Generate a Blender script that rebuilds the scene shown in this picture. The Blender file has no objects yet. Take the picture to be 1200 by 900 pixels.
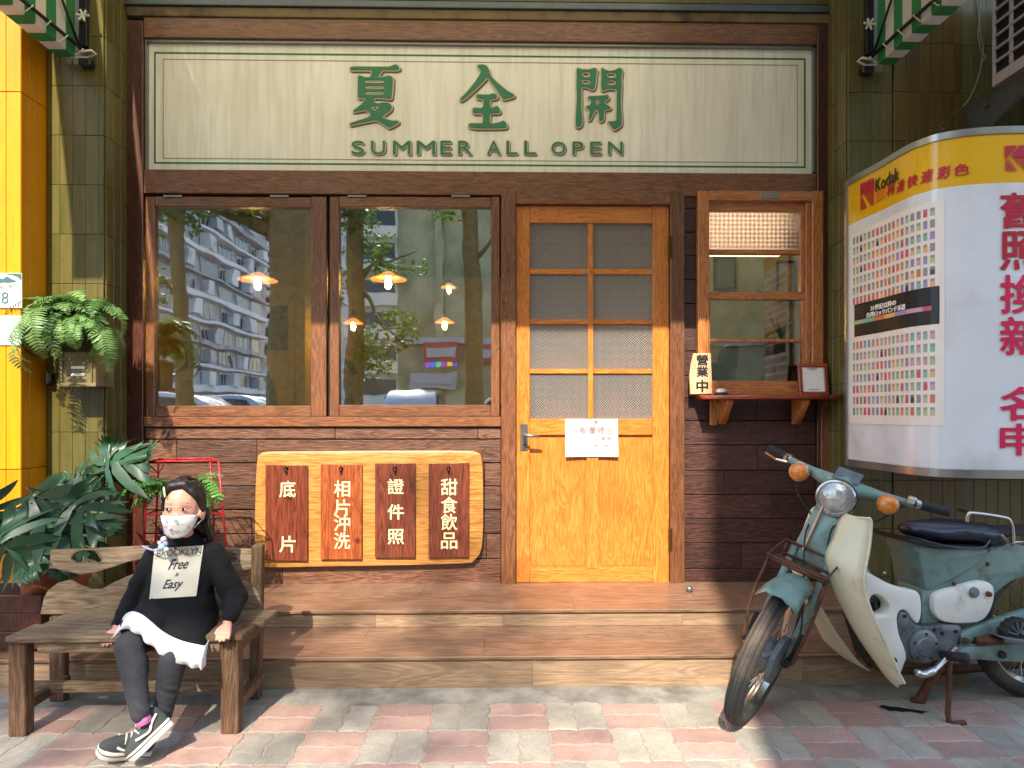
import bpy, bmesh, math, random
from mathutils import Vector, Matrix, noise
from math import sin, cos, tan, pi, radians as R, sqrt, atan2
random.seed(7)
C = bpy.context.scene.collection
scene = bpy.context.scene

# ------------------------------------------------------------------ camera, sky, sun
ZC = 1.133
F = 760.0
HZ = 482.0
YAW = R(1.03)
cam_d = bpy.data.cameras.new('camera')
cam = bpy.data.objects.new('camera', cam_d); C.objects.link(cam)
cam.location = (0, 0, ZC)
cam.rotation_euler = (R(90), 0, -YAW)
cam_d.sensor_width = 36; cam_d.lens = F / 1200 * 36
cam_d.shift_y = (HZ - 450) / 1200
cam_d.clip_start = 0.05; cam_d.clip_end = 900
scene.camera = cam

SUN = Vector((0.19, 1.0, -1.0)).normalized()      # direction the sunlight travels
elev = math.asin(-SUN.z)
w = bpy.data.worlds.new('World'); scene.world = w; w.use_nodes = True
nt = w.node_tree
sky = nt.nodes.new('ShaderNodeTexSky'); sky.sky_type = 'NISHITA'; sky.sun_disc = False
sky.sun_elevation = elev
sky.sun_rotation = atan2(-SUN.x, -SUN.y)
sky.air_density = 1.2; sky.dust_density = 1.5
nt.links.new(sky.outputs[0], nt.nodes['Background'].inputs[0])
nt.nodes['Background'].inputs[1].default_value = 0.15
sl = bpy.data.lights.new('sun', 'SUN'); sl.energy = 3.2; sl.angle = R(0.8); sl.color = (1, 0.90, 0.76)
so = bpy.data.objects.new('sun', sl); C.objects.link(so); so.location = (-4, -20, 22)
so.rotation_euler = SUN.to_track_quat('-Z', 'Y').to_euler()
vs = scene.view_settings
scene.display_settings.display_device = 'sRGB'
vs.view_transform = 'Standard'; vs.look = 'None'; vs.exposure = 1.68; vs.gamma = 1
scene.cycles.use_denoising = True
scene.cycles.max_bounces = 8; scene.cycles.diffuse_bounces = 4; scene.cycles.glossy_bounces = 4
scene.cycles.transparent_max_bounces = 12
scene.cycles.sample_clamp_indirect = 6
scene.cycles.caustics_reflective = False; scene.cycles.caustics_refractive = False

# ------------------------------------------------------------------ geometry helpers
def ray(px, py):
    u = (px - 600) / F; v = (HZ - py) / F
    return Vector((u * cos(YAW) + sin(YAW), cos(YAW) - u * sin(YAW), v))
def P(px, py, Y):
    d = ray(px, py); t = Y / d.y
    return Vector((d.x * t, Y, ZC + d.z * t))
def G(px, py, z=0.0):
    d = ray(px, py); t = (z - ZC) / d.z
    return Vector((d.x * t, d.y * t, z))
def XY(px, Y):
    return P(px, HZ, Y).x

def link(name, me, mat, parent=None, inv=True):
    o = bpy.data.objects.new(name, me); C.objects.link(o)
    if mat is not None and len(me.materials) == 0: me.materials.append(mat)
    if parent is not None:
        o.parent = parent
        if inv: o.matrix_parent_inverse = Matrix.Translation(-Vector(root_loc(parent)))
    return o
def root_loc(p):
    l = Vector((0, 0, 0))
    while p is not None:
        l = l + Vector(p.location) - (Vector((0,0,0)))
        if p.parent is not None: return Vector((0, 0, 0)) if p.type == 'MESH' else l
        p = p.parent
    return l
def obj(name, bm, mat, parent=None, smooth=False, inv=True):
    bmesh.ops.recalc_face_normals(bm, faces=bm.faces)
    me = bpy.data.meshes.new(name); bm.to_mesh(me); bm.free()
    if smooth:
        for p in me.polygons: p.use_smooth = True
        if smooth == 'auto':
            me.set_sharp_from_angle(angle=R(40))
    return link(name, me, mat, parent, inv)
def tag(o, label=None, cat=None, group=None, kind=None):
    if label: o['label'] = label
    if cat: o['category'] = cat
    if group: o['group'] = group
    if kind: o['kind'] = kind
    return o
def thing(name, label, cat, loc=(0, 0, 0), group=None, rz=0):
    o = bpy.data.objects.new(name, None); C.objects.link(o); o.location = loc
    o.rotation_euler = (0, 0, rz); o.empty_display_size = 0.1
    return tag(o, label, cat, group)

def box(bm, x0, x1, y0, y1, z0, z1, bev=0.0, M=None):
    r = bmesh.ops.create_cube(bm, size=1.0)
    for v in r['verts']:
        v.co = Vector((x0 + (v.co.x + .5) * (x1 - x0), y0 + (v.co.y + .5) * (y1 - y0), z0 + (v.co.z + .5) * (z1 - z0)))
    vs_ = r['verts']
    if bev > 0:
        es = list({e for v in vs_ for e in v.link_edges})
        rr = bmesh.ops.bevel(bm, geom=es, offset=bev, segments=1, affect='EDGES')
        vs_ = list({v for f in rr['faces'] for v in f.verts} | {v for v in vs_ if v.is_valid})
    if M is not None: bmesh.ops.transform(bm, matrix=M, verts=vs_)
    return bm
def nb(): return bmesh.new()
def bx(*a, **k): return box(nb(), *a, **k)
def pbox(px0, py0, px1, py1, Y, y0, y1, bev=0.0, bm=None):
    """box whose front outline is the rectangle seen at depth Y, spanning depths y0..y1"""
    xm = (px0 + px1) / 2
    return box(bm or nb(), XY(px0, Y), XY(px1, Y), y0, y1, P(xm, py1, Y).z, P(xm, py0, Y).z, bev)
def tube(bm, pts, r, seg=8, cap=True, closed=False):
    pts = [Vector(p) for p in pts]; n = len(pts); rings = []
    rr = r if isinstance(r, (list, tuple)) else [r] * n
    up = None
    for i, p in enumerate(pts):
        if closed: t = pts[(i + 1) % n] - pts[i - 1]
        else: t = pts[min(i + 1, n - 1)] - pts[max(i - 1, 0)]
        t.normalize()
        if up is None:
            up = Vector((0, 0, 1)) if abs(t.z) < .9 else Vector((1, 0, 0))
        s = t.cross(up)
        if s.length < 1e-5: s = t.cross(Vector((0, 1, 0)))
        s.normalize(); up = s.cross(t).normalized()
        rings.append([bm.verts.new(p + (s * cos(2 * pi * k / seg) + up * sin(2 * pi * k / seg)) * rr[i]) for k in range(seg)])
    m = n if closed else n - 1
    for i in range(m):
        a, b = rings[i], rings[(i + 1) % n]
        for k in range(seg): bm.faces.new((a[k], a[(k + 1) % seg], b[(k + 1) % seg], b[k]))
    if cap and not closed:
        bm.faces.new(rings[0]); bm.faces.new(rings[-1][::-1])
    return bm
def lathe(bm, prof, seg, M=None, close=False):
    """profile of (r, h) turned about z"""
    rings = []
    for r, h in prof:
        if r < 1e-6: rings.append([bm.verts.new((0, 0, h))])
        else: rings.append([bm.verts.new((r * cos(2 * pi * k / seg), r * sin(2 * pi * k / seg), h)) for k in range(seg)])
    pairs = list(zip(rings, rings[1:])) + ([(rings[-1], rings[0])] if close else [])
    for a, b in pairs:
        for k in range(seg):
            k2 = (k + 1) % seg
            if len(a) == 1 and len(b) == 1: continue
            if len(a) == 1: bm.faces.new((a[0], b[k], b[k2]))
            elif len(b) == 1: bm.faces.new((a[k], a[k2], b[0]))
            else: bm.faces.new((a[k], a[k2], b[k2], b[k]))
    if M is not None:
        bmesh.ops.transform(bm, matrix=M, verts=[v for r in rings for v in r])
    return bm
def spline(pts, n=4, closed=True):
    """Catmull-Rom through 2D/3D points"""
    pts = [Vector(p) for p in pts]; L = len(pts); out = []
    rng = L if closed else L - 1
    for i in range(rng):
        if closed: p0, p1, p2, p3 = pts[i - 1], pts[i], pts[(i + 1) % L], pts[(i + 2) % L]
        else: p0, p1, p2, p3 = pts[max(i - 1, 0)], pts[i], pts[i + 1], pts[min(i + 2, L - 1)]
        for k in range(n):
            t = k / n
            out.append(0.5 * ((2 * p1) + (p2 - p0) * t + (2 * p0 - 5 * p1 + 4 * p2 - p3) * t * t + (3 * p1 - p0 - 3 * p2 + p3) * t ** 3))
    if not closed: out.append(pts[-1])
    return out
def eval_mesh(tmp):
    C.objects.link(tmp)
    dg = bpy.context.evaluated_depsgraph_get()
    me = bpy.data.meshes.new_from_object(tmp.evaluated_get(dg), depsgraph=dg)
    C.objects.unlink(tmp)
    d = tmp.data
    bpy.data.objects.remove(tmp)
    if isinstance(d, bpy.types.Mesh): bpy.data.meshes.remove(d)
    else: bpy.data.curves.remove(d)
    return me
def shape(outlines, depth=0.0, bevel=0.0, offset=0.0):
    """outlines: list of closed 2D outlines (holes too) -> bmesh in XY, thickness 'depth' about z=0"""
    cu = bpy.data.curves.new('tmp', 'CURVE'); cu.dimensions = '2D'; cu.fill_mode = 'BOTH'
    for ol in outlines:
        s = cu.splines.new('POLY'); s.points.add(len(ol) - 1)
        for q, p in zip(s.points, ol): q.co = (p[0], p[1], 0, 1)
        s.use_cyclic_u = True
    cu.extrude = max(depth / 2 - bevel, 0); cu.bevel_depth = bevel; cu.bevel_resolution = 1; cu.offset = offset - bevel
    me = eval_mesh(bpy.data.objects.new('tmp', cu))
    bm = nb(); bm.from_mesh(me); bpy.data.meshes.remove(me)
    bmesh.ops.remove_doubles(bm, verts=bm.verts, dist=1e-5)
    return bm
def vmap(bm, fn):
    for v in bm.verts: v.co = Vector(fn(v.co))
    return bm
_gc = {}
def glyph(s, bold=0.0, spacing=1.0, shear=0.0, extrude=0.0):
    key = (s, bold, spacing, shear, extrude)
    if key not in _gc:
        cu = bpy.data.curves.new('tmp', 'FONT'); cu.body = s; cu.size = 1; cu.offset = bold
        cu.space_character = spacing; cu.shear = shear; cu.extrude = extrude; cu.resolution_u = 3
        _gc[key] = eval_mesh(bpy.data.objects.new('tmp', cu))
    bm = nb(); bm.from_mesh(_gc[key])
    return bm
def thicken(bm, rx, ry, dz=.00006, n=8):
    """bolder lettering: the same flat outline repeated round a small circle, each copy a hair lower"""
    if rx <= 0: return bm
    me = bpy.data.meshes.new('t'); bm.to_mesh(me)
    for k in range(n):
        a = 2 * pi * k / n; b2 = nb(); b2.from_mesh(me)
        for v in b2.verts: v.co = Vector((v.co.x + rx * cos(a), v.co.y + ry * sin(a), v.co.z - dz * (k + 1)))
        m2 = bpy.data.meshes.new('t'); b2.to_mesh(m2); b2.free(); bm.from_mesh(m2); bpy.data.meshes.remove(m2)
    bpy.data.meshes.remove(me)
    return bm
def fit(bm, x0, x1, y0, y1, keep=False):
    """scale a flat bmesh so that its bounds fill the rectangle"""
    xs = [v.co.x for v in bm.verts]; ys = [v.co.y for v in bm.verts]
    if not xs: return bm
    a, b, c, d = min(xs), max(xs), min(ys), max(ys)
    sx = (x1 - x0) / max(b - a, 1e-6); sy = (y1 - y0) / max(d - c, 1e-6)
    if keep: sx = sy = min(sx, sy); x0 = (x0 + x1) / 2 - sx * (b - a) / 2; y0 = (y0 + y1) / 2 - sy * (d - c) / 2
    for v in bm.verts: v.co.x = x0 + (v.co.x - a) * sx; v.co.y = y0 + (v.co.y - c) * sy
    return bm
def wall_text(name, s, px0, py0, px1, py1, Y, mat, parent, bold=0.0, spacing=1.0, shear=0.0, ext=0.0, keep=False):
    bm = glyph(s, 0, spacing, shear)
    xm = (px0 + px1) / 2; x0, x1, z0, z1 = XY(px0, Y), XY(px1, Y), P(xm, py1, Y).z, P(xm, py0, Y).z
    r_ = max(bold, 0) * (z1 - z0)
    fit(bm, x0 + r_, x1 - r_, z0 + r_, z1 - r_, keep); thicken(bm, r_, r_)
    vmap(bm, lambda c: (c.x, Y - c.z, c.y))
    return obj(name, bm, mat, parent)
def sph_pts(n=48):
    out = []
    for i in range(n):
        z = 1 - 2 * (i + .5) / n; r = sqrt(1 - z * z); a = i * 2.399963
        out.append(Vector((r * cos(a), r * sin(a), z)))
    return out
SP = sph_pts()
def hull(bm, pts):
    vs_ = [bm.verts.new(p) for p in pts]
    r = bmesh.ops.convex_hull(bm, input=vs_)
    bad = [e for e in r['geom_interior'] if isinstance(e, bmesh.types.BMVert)] + [e for e in r['geom_unused'] if isinstance(e, bmesh.types.BMVert)]
    if bad: bmesh.ops.delete(bm, geom=list(set(bad)), context='VERTS')
def blob(name, prims, voxel, mat, parent=None, smooth=6, inv=True, fn=None):
    """a continuous surface fused from tapered limbs and ellipsoids.
    ('c', p0, r0, p1, r1) limb   ('e', centre, (rx,ry,rz), euler) ellipsoid   ('h', [(p,r),...]) hull of balls"""
    bm = nb()
    for pr in prims:
        b2 = nb()
        if pr[0] == 'c':
            _, p0, r0, p1, r1 = pr
            hull(b2, [Vector(p0) + q * r0 for q in SP] + [Vector(p1) + q * r1 for q in SP])
        elif pr[0] == 'h':
            pts = []
            for p, r in pr[1]:
                pts += [Vector(p) + (Vector((q.x * r[0], q.y * r[1], q.z * r[2])) if isinstance(r, tuple) else q * r) for q in SP]
            hull(b2, pts)
        else:
            _, c, rad, eu = pr
            from mathutils import Euler
            m = Euler(eu).to_matrix()
            hull(b2, [Vector(c) + m @ Vector((q.x * rad[0], q.y * rad[1], q.z * rad[2])) for q in SP])
        me = bpy.data.meshes.new('t'); b2.to_mesh(me); b2.free(); bm.from_mesh(me); bpy.data.meshes.remove(me)
    bmesh.ops.recalc_face_normals(bm, faces=bm.faces)
    me = bpy.data.meshes.new('t'); bm.to_mesh(me); bm.free()
    o = bpy.data.objects.new('t', me)
    m = o.modifiers.new('r', 'REMESH'); m.mode = 'VOXEL'; m.voxel_size = voxel; m.use_smooth_shade = True
    if smooth:
        m = o.modifiers.new('s', 'SMOOTH'); m.iterations = smooth; m.factor = 0.5
    me = eval_mesh(o); me.name = name
    me.materials.clear()
    for p in me.polygons: p.use_smooth = True
    if fn:
        for v in me.vertices: v.co = fn(v.co)
    return link(name, me, mat, parent, inv)

# ------------------------------------------------------------------ materials
def rgb(h, k=1.0):
    if isinstance(h, str):
        v = [int(h[i:i + 2], 16) / 255 for i in (0, 2, 4)]
        v = [c / 12.92 if c <= .04045 else ((c + .055) / 1.055) ** 2.4 for c in v]
        return (v[0] * k, v[1] * k, v[2] * k, 1)
    return (h[0] * k, h[1] * k, h[2] * k, 1)
def newmat(name):
    m = bpy.data.materials.new(name); m.use_nodes = True
    return m, m.node_tree, m.node_tree.nodes['Principled BSDF']
def noise_node(nt_, vec, scale, detail=4, rough=.55, dist=0.0):
    n = nt_.nodes.new('ShaderNodeTexNoise'); n.inputs['Scale'].default_value = scale
    n.inputs['Detail'].default_value = detail; n.inputs['Roughness'].default_value = rough; n.inputs['Distortion'].default_value = dist
    if vec is not None: nt_.links.new(vec, n.inputs['Vector'])
    return n
def ramp(nt_, fac, stops):
    r = nt_.nodes.new('ShaderNodeValToRGB')
    while len(r.color_ramp.elements) < len(stops): r.color_ramp.elements.new(0.5)
    for e, (p, c) in zip(r.color_ramp.elements, stops): e.position = p; e.color = c
    nt_.links.new(fac, r.inputs[0])
    return r
def mix(nt_, fac, a, b, mode='MIX'):
    m = nt_.nodes.new('ShaderNodeMix'); m.data_type = 'RGBA'; m.blend_type = mode
    for sock, v in ((m.inputs[0], fac), (m.inputs[6], a), (m.inputs[7], b)):
        if isinstance(v, bpy.types.NodeSocket): nt_.links.new(v, sock)
        else: sock.default_value = v
    return m.outputs[2]
def bump(nt_, h, strength, dist=0.01):
    b = nt_.nodes.new('ShaderNodeBump'); b.inputs['Strength'].default_value = strength; b.inputs['Distance'].default_value = dist
    nt_.links.new(h, b.inputs['Height']); return b.outputs[0]
def tc(nt_, rnd=0.0, scale=None, rot=None):
    t = nt_.nodes.new('ShaderNodeTexCoord'); v = t.outputs['Object']
    if rnd:
        oi = nt_.nodes.new('ShaderNodeObjectInfo'); ml = nt_.nodes.new('ShaderNodeMath'); ml.operation = 'MULTIPLY'
        nt_.links.new(oi.outputs['Random'], ml.inputs[0]); ml.inputs[1].default_value = rnd
        ad = nt_.nodes.new('ShaderNodeVectorMath'); ad.operation = 'ADD'
        nt_.links.new(v, ad.inputs[0]); nt_.links.new(ml.outputs[0], ad.inputs[1]); v = ad.outputs[0]
    if scale or rot:
        mp = nt_.nodes.new('ShaderNodeMapping')
        if scale: mp.inputs['Scale'].default_value = scale
        if rot: mp.inputs['Rotation'].default_value = rot
        nt_.links.new(v, mp.inputs['Vector']); v = mp.outputs[0]
    return v
def randval(nt_, lo, hi):
    oi = nt_.nodes.new('ShaderNodeObjectInfo'); mr = nt_.nodes.new('ShaderNodeMapRange')
    nt_.links.new(oi.outputs['Random'], mr.inputs[0]); mr.inputs[3].default_value = lo; mr.inputs[4].default_value = hi
    return mr.outputs[0]
def plain(name, col, rough=.6, metal=0.0, var=0.12, scale=14, bmp=0.0, coat=0.0, spec=None, dirt=None, dirtscale=6, dirtlo=.5, dirthi=.7, emit=None, sss=None):
    m, n, b = newmat(name)
    c = rgb(col); v = tc(n, 3.0)
    nz = noise_node(n, v, scale, 5)
    dark = tuple(x * (1 - var) for x in c[:3]) + (1,); lite = tuple(min(1, x * (1 + var)) for x in c[:3]) + (1,)
    out = ramp(n, nz.outputs[0], [(.3, dark), (.7, lite)]).outputs[0]
    if dirt is not None:
        d = noise_node(n, v, dirtscale, 8, .65)
        f = ramp(n, d.outputs[0], [(dirtlo, (0, 0, 0, 1)), (dirthi, (1, 1, 1, 1))])
        out = mix(n, f.outputs[0], out, rgb(dirt))
    n.links.new(out, b.inputs['Base Color'])
    b.inputs['Roughness'].default_value = rough; b.inputs['Metallic'].default_value = metal
    if coat: b.inputs['Coat Weight'].default_value = coat; b.inputs['Coat Roughness'].default_value = .12
    if spec is not None: b.inputs['Specular IOR Level'].default_value = spec
    if bmp: n.links.new(bump(n, nz.outputs[0], bmp), b.inputs['Normal'])
    if emit: b.inputs['Emission Color'].default_value = rgb(emit[0]); b.inputs['Emission Strength'].default_value = emit[1]
    if sss: b.inputs['Subsurface Weight'].default_value = sss; b.inputs['Subsurface Radius'].default_value = (.012, .004, .002)
    return m
def wood(name, dark, mid, lite, axis='x', rough=.45, var=.25, grain=1.0, coat=0.0, bmp=.25, knots=False, freq=17.0, stain=None, stain_amt=.6):
    m, n, b = newmat(name)
    s = {'x': (freq * .09, freq, freq), 'z': (freq, freq, freq * .09), 'y': (freq, freq * .09, freq)}[axis]
    v = tc(n, 17.0, s)
    big = noise_node(n, v, 1.3, 3, .5, 1.2)
    fine = noise_node(n, tc(n, 9.0, tuple(q * 5 for q in s)), 2.0 * grain, 8, .7, .4)
    wv = n.nodes.new('ShaderNodeMath'); wv.operation = 'MULTIPLY'; n.links.new(big.outputs[0], wv.inputs[0]); wv.inputs[1].default_value = 9.0
    fr = n.nodes.new('ShaderNodeMath'); fr.operation = 'PINGPONG'; n.links.new(wv.outputs[0], fr.inputs[0]); fr.inputs[1].default_value = .5
    ad = n.nodes.new('ShaderNodeMath'); ad.operation = 'MULTIPLY_ADD'; n.links.new(fr.outputs[0], ad.inputs[0]); ad.inputs[1].default_value = .55
    n.links.new(fine.outputs[0], ad.inputs[2])
    out = ramp(n, ad.outputs[0], [(.42, rgb(dark)), (.62, rgb(mid)), (.85, rgb(lite))]).outputs[0]
    if knots:
        vo = n.nodes.new('ShaderNodeTexVoronoi'); vo.inputs['Scale'].default_value = 5.0
        n.links.new(tc(n, 23.0), vo.inputs['Vector'])
        kf = ramp(n, vo.outputs['Distance'], [(.03, (1, 1, 1, 1)), (.13, (0, 0, 0, 1))])
        out = mix(n, kf.outputs[0], out, rgb(dark, .35))
    if stain:
        d = noise_node(n, tc(n, 5.0), 5.0, 6, .6)
        f = ramp(n, d.outputs[0], [(.48, (0, 0, 0, 1)), (.68, (stain_amt,) * 3 + (1,))])
        out = mix(n, f.outputs[0], out, rgb(stain))
    hv = n.nodes.new('ShaderNodeHueSaturation'); n.links.new(out, hv.inputs['Color']); n.links.new(randval(n, 1 - var, 1 + var), hv.inputs['Value'])
    n.links.new(hv.outputs[0], b.inputs['Base Color'])
    b.inputs['Roughness'].default_value = rough
    if coat: b.inputs['Coat Weight'].default_value = coat; b.inputs['Coat Roughness'].default_value = .18
    n.links.new(bump(n, ad.outputs[0], bmp, .004), b.inputs['Normal'])
    return m
def glass(name, refl=.3, tint=(1, 1, 1), wob=.0, rough=0.0):
    m, n, b = newmat(name); n.nodes.remove(b)
    tr = n.nodes.new('ShaderNodeBsdfTransparent'); tr.inputs[0].default_value = (*tint, 1)
    gl = n.nodes.new('ShaderNodeBsdfGlossy'); gl.inputs['Roughness'].default_value = rough
    fr = n.nodes.new('ShaderNodeFresnel'); fr.inputs[0].default_value = 1.5
    ad = n.nodes.new('ShaderNodeMath'); ad.operation = 'ADD'; ad.use_clamp = True; n.links.new(fr.outputs[0], ad.inputs[0]); ad.inputs[1].default_value = refl
    mx = n.nodes.new('ShaderNodeMixShader'); n.links.new(ad.outputs[0], mx.inputs[0]); n.links.new(tr.outputs[0], mx.inputs[1]); n.links.new(gl.outputs[0], mx.inputs[2])
    if wob:
        nz = noise_node(n, tc(n), 5.0, 1)
        n.links.new(bump(n, nz.outputs[0], wob, .02), gl.inputs['Normal'])
    n.links.new(mx.outputs[0], n.nodes['Material Output'].inputs[0])
    return m
def emitter(name, col, s):
    m, n, b = newmat(name); b.inputs['Base Color'].default_value = rgb(col)
    b.inputs['Emission Color'].default_value = rgb(col); b.inputs['Emission Strength'].default_value = s
    return m

W_frame = wood('frame_wood', '54321c', '74482c', '8a5c3c', 'x', .38, .14, coat=.35)
W_framev = wood('frame_wood_upright', '50301a', '6e442a', '845636', 'z', .38, .14, coat=.35)
W_framed = wood('dark_frame_wood', '25100a', '452016', '5e3022', 'z', .4, .12, coat=.25)
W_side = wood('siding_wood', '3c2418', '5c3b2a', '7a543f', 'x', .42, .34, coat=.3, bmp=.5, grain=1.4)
W_sided = wood('shaded_siding_wood', '1e0f0b', '3c1f18', '5a3429', 'x', .5, .25, coat=.15, bmp=.5, grain=1.4)  # siding copy with the shade right of the door put into its colour
W_door = wood('door_wood_upright', 'b0601e', 'ca782e', 'da8e44', 'z', .33, .06, coat=.5, bmp=.08, stain='a85c20', stain_amt=.45)
W_doorx = wood('door_wood_rail', 'b0601e', 'ca782e', 'da8e44', 'x', .33, .06, coat=.5, bmp=.08, stain='a85c20', stain_amt=.4)
W_win = wood('sash_wood', '8e4e24', 'ae6a36', 'c48450', 'z', .4, .08, coat=.3, bmp=.1)
W_winx = wood('sash_wood_rail', '8e4e24', 'ae6a36', 'c48450', 'x', .4, .08, coat=.3, bmp=.1)
W_oak = wood('oak_board', '8c5a28', 'b47c3c', 'c89450', 'x', .4, .05, coat=.4, bmp=.1, freq=11)
W_plaq2 = wood('orange_plaque_wood', '6a2e14', '944820', 'ac6030', 'z', .4, .05, coat=.3, knots=True, freq=12)
W_plaq = wood('plaque_wood', '40180e', '642c1a', '7c3c22', 'z', .4, .15, coat=.3, knots=True, freq=12)
W_bench = wood('weathered_wood', '56442f', '76634c', '907e68', 'x', .8, .12, bmp=.5, freq=13, stain='4a3624', stain_amt=.5)
W_benchv = wood('weathered_wood_upright', '402c1c', '5c432f', '765a42', 'z', .8, .12, bmp=.5, freq=13, stain='3a2618', stain_amt=.6)
W_step = wood('step_wood', '5e4535', '7c5e4a', '93735c', 'x', .34, .05, bmp=.08, freq=11, stain='4e382a', stain_amt=.3)
W_riser = wood('riser_wood', '786450', '8c745c', '9e866c', 'x', .45, .12, bmp=.12, freq=9)
W_pale = wood('pale_wood', 'a8845c', 'c8a67c', 'dcc09a', 'z', .6, .05, bmp=.2)
W_red = wood('red_brown_wood', '6a2410', '8e3a1c', 'aa502c', 'x', .35, .1, coat=.4, bmp=.1)
M_metal = plain('brushed_metal', '8d8f8c', .35, .9, .1)
M_dark = plain('dark_gap', '0c0b0a', .8)
M_black = plain('black_paint', '15161a', .45)
M_white = plain('white_paint', 'd8d4cc', .5)
M_paper = plain('white_paper', 'e9e6e0', .7, var=.02)
M_greentext = plain('green_paint', '2c7854', .5, var=.10, scale=30)
M_cream = plain('cream_trim', 'dcd2b4', .5, var=.04)
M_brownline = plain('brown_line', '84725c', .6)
M_letter = plain('cream_letter_paint', 'e8d9a4', .5, var=.04)
M_glass = glass('window_glass', .38, (.93, .95, .9), .022, .012)
M_tan = plain('weathered_tan', '6f5c40', .7, dirt='3c2f20')
M_greymetal = plain('grey_metal', '5c6468', .4, .7)

def signface_mat():
    m, n, b = newmat('sign_cloth')
    v = tc(n, 0, (1.2, 1, .5), (0, R(25), 0)); nz = noise_node(n, v, 3.2, 4, .5, .6)
    v2 = tc(n, 0, (14, 1, 1.0)); n2 = noise_node(n, v2, 3.0, 3, .5, .3)
    base = ramp(n, nz.outputs[0], [(.3, rgb('e6e2d4')), (.55, rgb('f0ecdf')), (.75, rgb('f6f3ea'))]).outputs[0]
    f = ramp(n, n2.outputs[0], [(.42, (0, 0, 0, 1)), (.65, (.5, .5, .5, 1))]).outputs[0]  # vertical streaks paint fold shade and reflections into the cloth colour
    n.links.new(mix(n, f, base, rgb('d2ccb8')), b.inputs['Base Color'])
    b.inputs['Roughness'].default_value = .4; b.inputs['Coat Weight'].default_value = .7; b.inputs['Coat Roughness'].default_value = .03
    n.links.new(bump(n, nz.outputs[0], .25, .03), b.inputs['Normal'])
    return m
def tile_mat(name, c0, c1, rough=.22, streak='2e2c14'):
    m, n, b = newmat(name)
    v = tc(n, 11.0, (22, 22, 1.3)); nz = noise_node(n, v, 2.4, 5, .6)
    v2 = tc(n, 4.0); n2 = noise_node(n, v2, 26, 4)
    base = ramp(n, nz.outputs[0], [(.3, rgb(c0)), (.7, rgb(c1))]).outputs[0]
    f = ramp(n, n2.outputs[0], [(.58, (0, 0, 0, 1)), (.75, (.5, .5, .5, 1))]).outputs[0]
    out = mix(n, f, base, rgb(streak))
    hv = n.nodes.new('ShaderNodeHueSaturation'); n.links.new(out, hv.inputs['Color']); n.links.new(randval(n, .86, 1.12), hv.inputs['Value'])
    n.links.new(hv.outputs[0], b.inputs['Base Color'])
    b.inputs['Roughness'].default_value = rough
    n.links.new(bump(n, nz.outputs[0], .3, .004), b.inputs['Normal'])
    return m
M_tile = tile_mat('olive_tile', '544e26', '645d34', .22, '46421e')
M_tile_y = tile_mat('mustard_tile', '54441c', '625024', streak='50381a')
M_yellow = tile_mat('yellow_panel', 'c88000', 'd89000', .35, 'b47000')
M_grout = plain('grout', '4a4524', .85)
def embossed(name, base, gloss, scale, lo=.62, hi=1.15, emit=None, rough=.22, diag=True, trans=False):
    m, n, b = newmat(name)
    t = n.nodes.new('ShaderNodeTexCoord'); mp = n.nodes.new('ShaderNodeMapping'); mp.inputs['Rotation'].default_value = (0, R(45) if diag else 0, 0)
    n.links.new(t.outputs['Object'], mp.inputs['Vector'])
    hs = []
    sp = n.nodes.new('ShaderNodeSeparateXYZ'); n.links.new(mp.outputs[0], sp.inputs[0])
    def math_(op, a, bb=None):
        q = n.nodes.new('ShaderNodeMath'); q.operation = op
        for i, s in enumerate((a, bb)):
            if s is None: continue
            if isinstance(s, (int, float)): q.inputs[i].default_value = s
            else: n.links.new(s, q.inputs[i])
        return q.outputs[0]
    X = math_('MULTIPLY', sp.outputs[0], scale); Z = math_('MULTIPLY', sp.outputs[2], scale)
    cx = math_('FLOOR', X); cz = math_('FLOOR', Z)
    par = math_('MODULO', math_('ABSOLUTE', math_('ADD', cx, cz)), 2.0)
    r1 = math_('ABSOLUTE', math_('SINE', math_('MULTIPLY', X, pi * 3))); r2 = math_('ABSOLUTE', math_('SINE', math_('MULTIPLY', Z, pi * 3)))
    hgt = math_('ADD', math_('MULTIPLY', r1, par), math_('MULTIPLY', r2, math_('SUBTRACT', 1.0, par)))
    col = ramp(n, hgt, [(.1, rgb(base, lo)), (.9, rgb(base, hi))]).outputs[0]  # lighter ridges and darker grooves paint the glint into the glass colour
    n.links.new(col, b.inputs['Base Color'])
    b.inputs['Roughness'].default_value = rough; b.inputs['Metallic'].default_value = gloss
    if trans: b.inputs['Transmission Weight'].default_value = .85; b.inputs['IOR'].default_value = 1.3
    n.links.new(bump(n, hgt, 1.0, .009), b.inputs['Normal'])
    return m
M_emb = embossed('embossed_glass', 'bcbcb6', .6, 34, rough=.16, lo=.28, hi=1.2)
M_embw = embossed('embossed_warm_glass', 'f0e0c8', .0, 60, lo=.8, hi=1.05, trans=True, diag=True)
M_embw.node_tree.nodes['Principled BSDF'].inputs['Roughness'].default_value = .3
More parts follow.
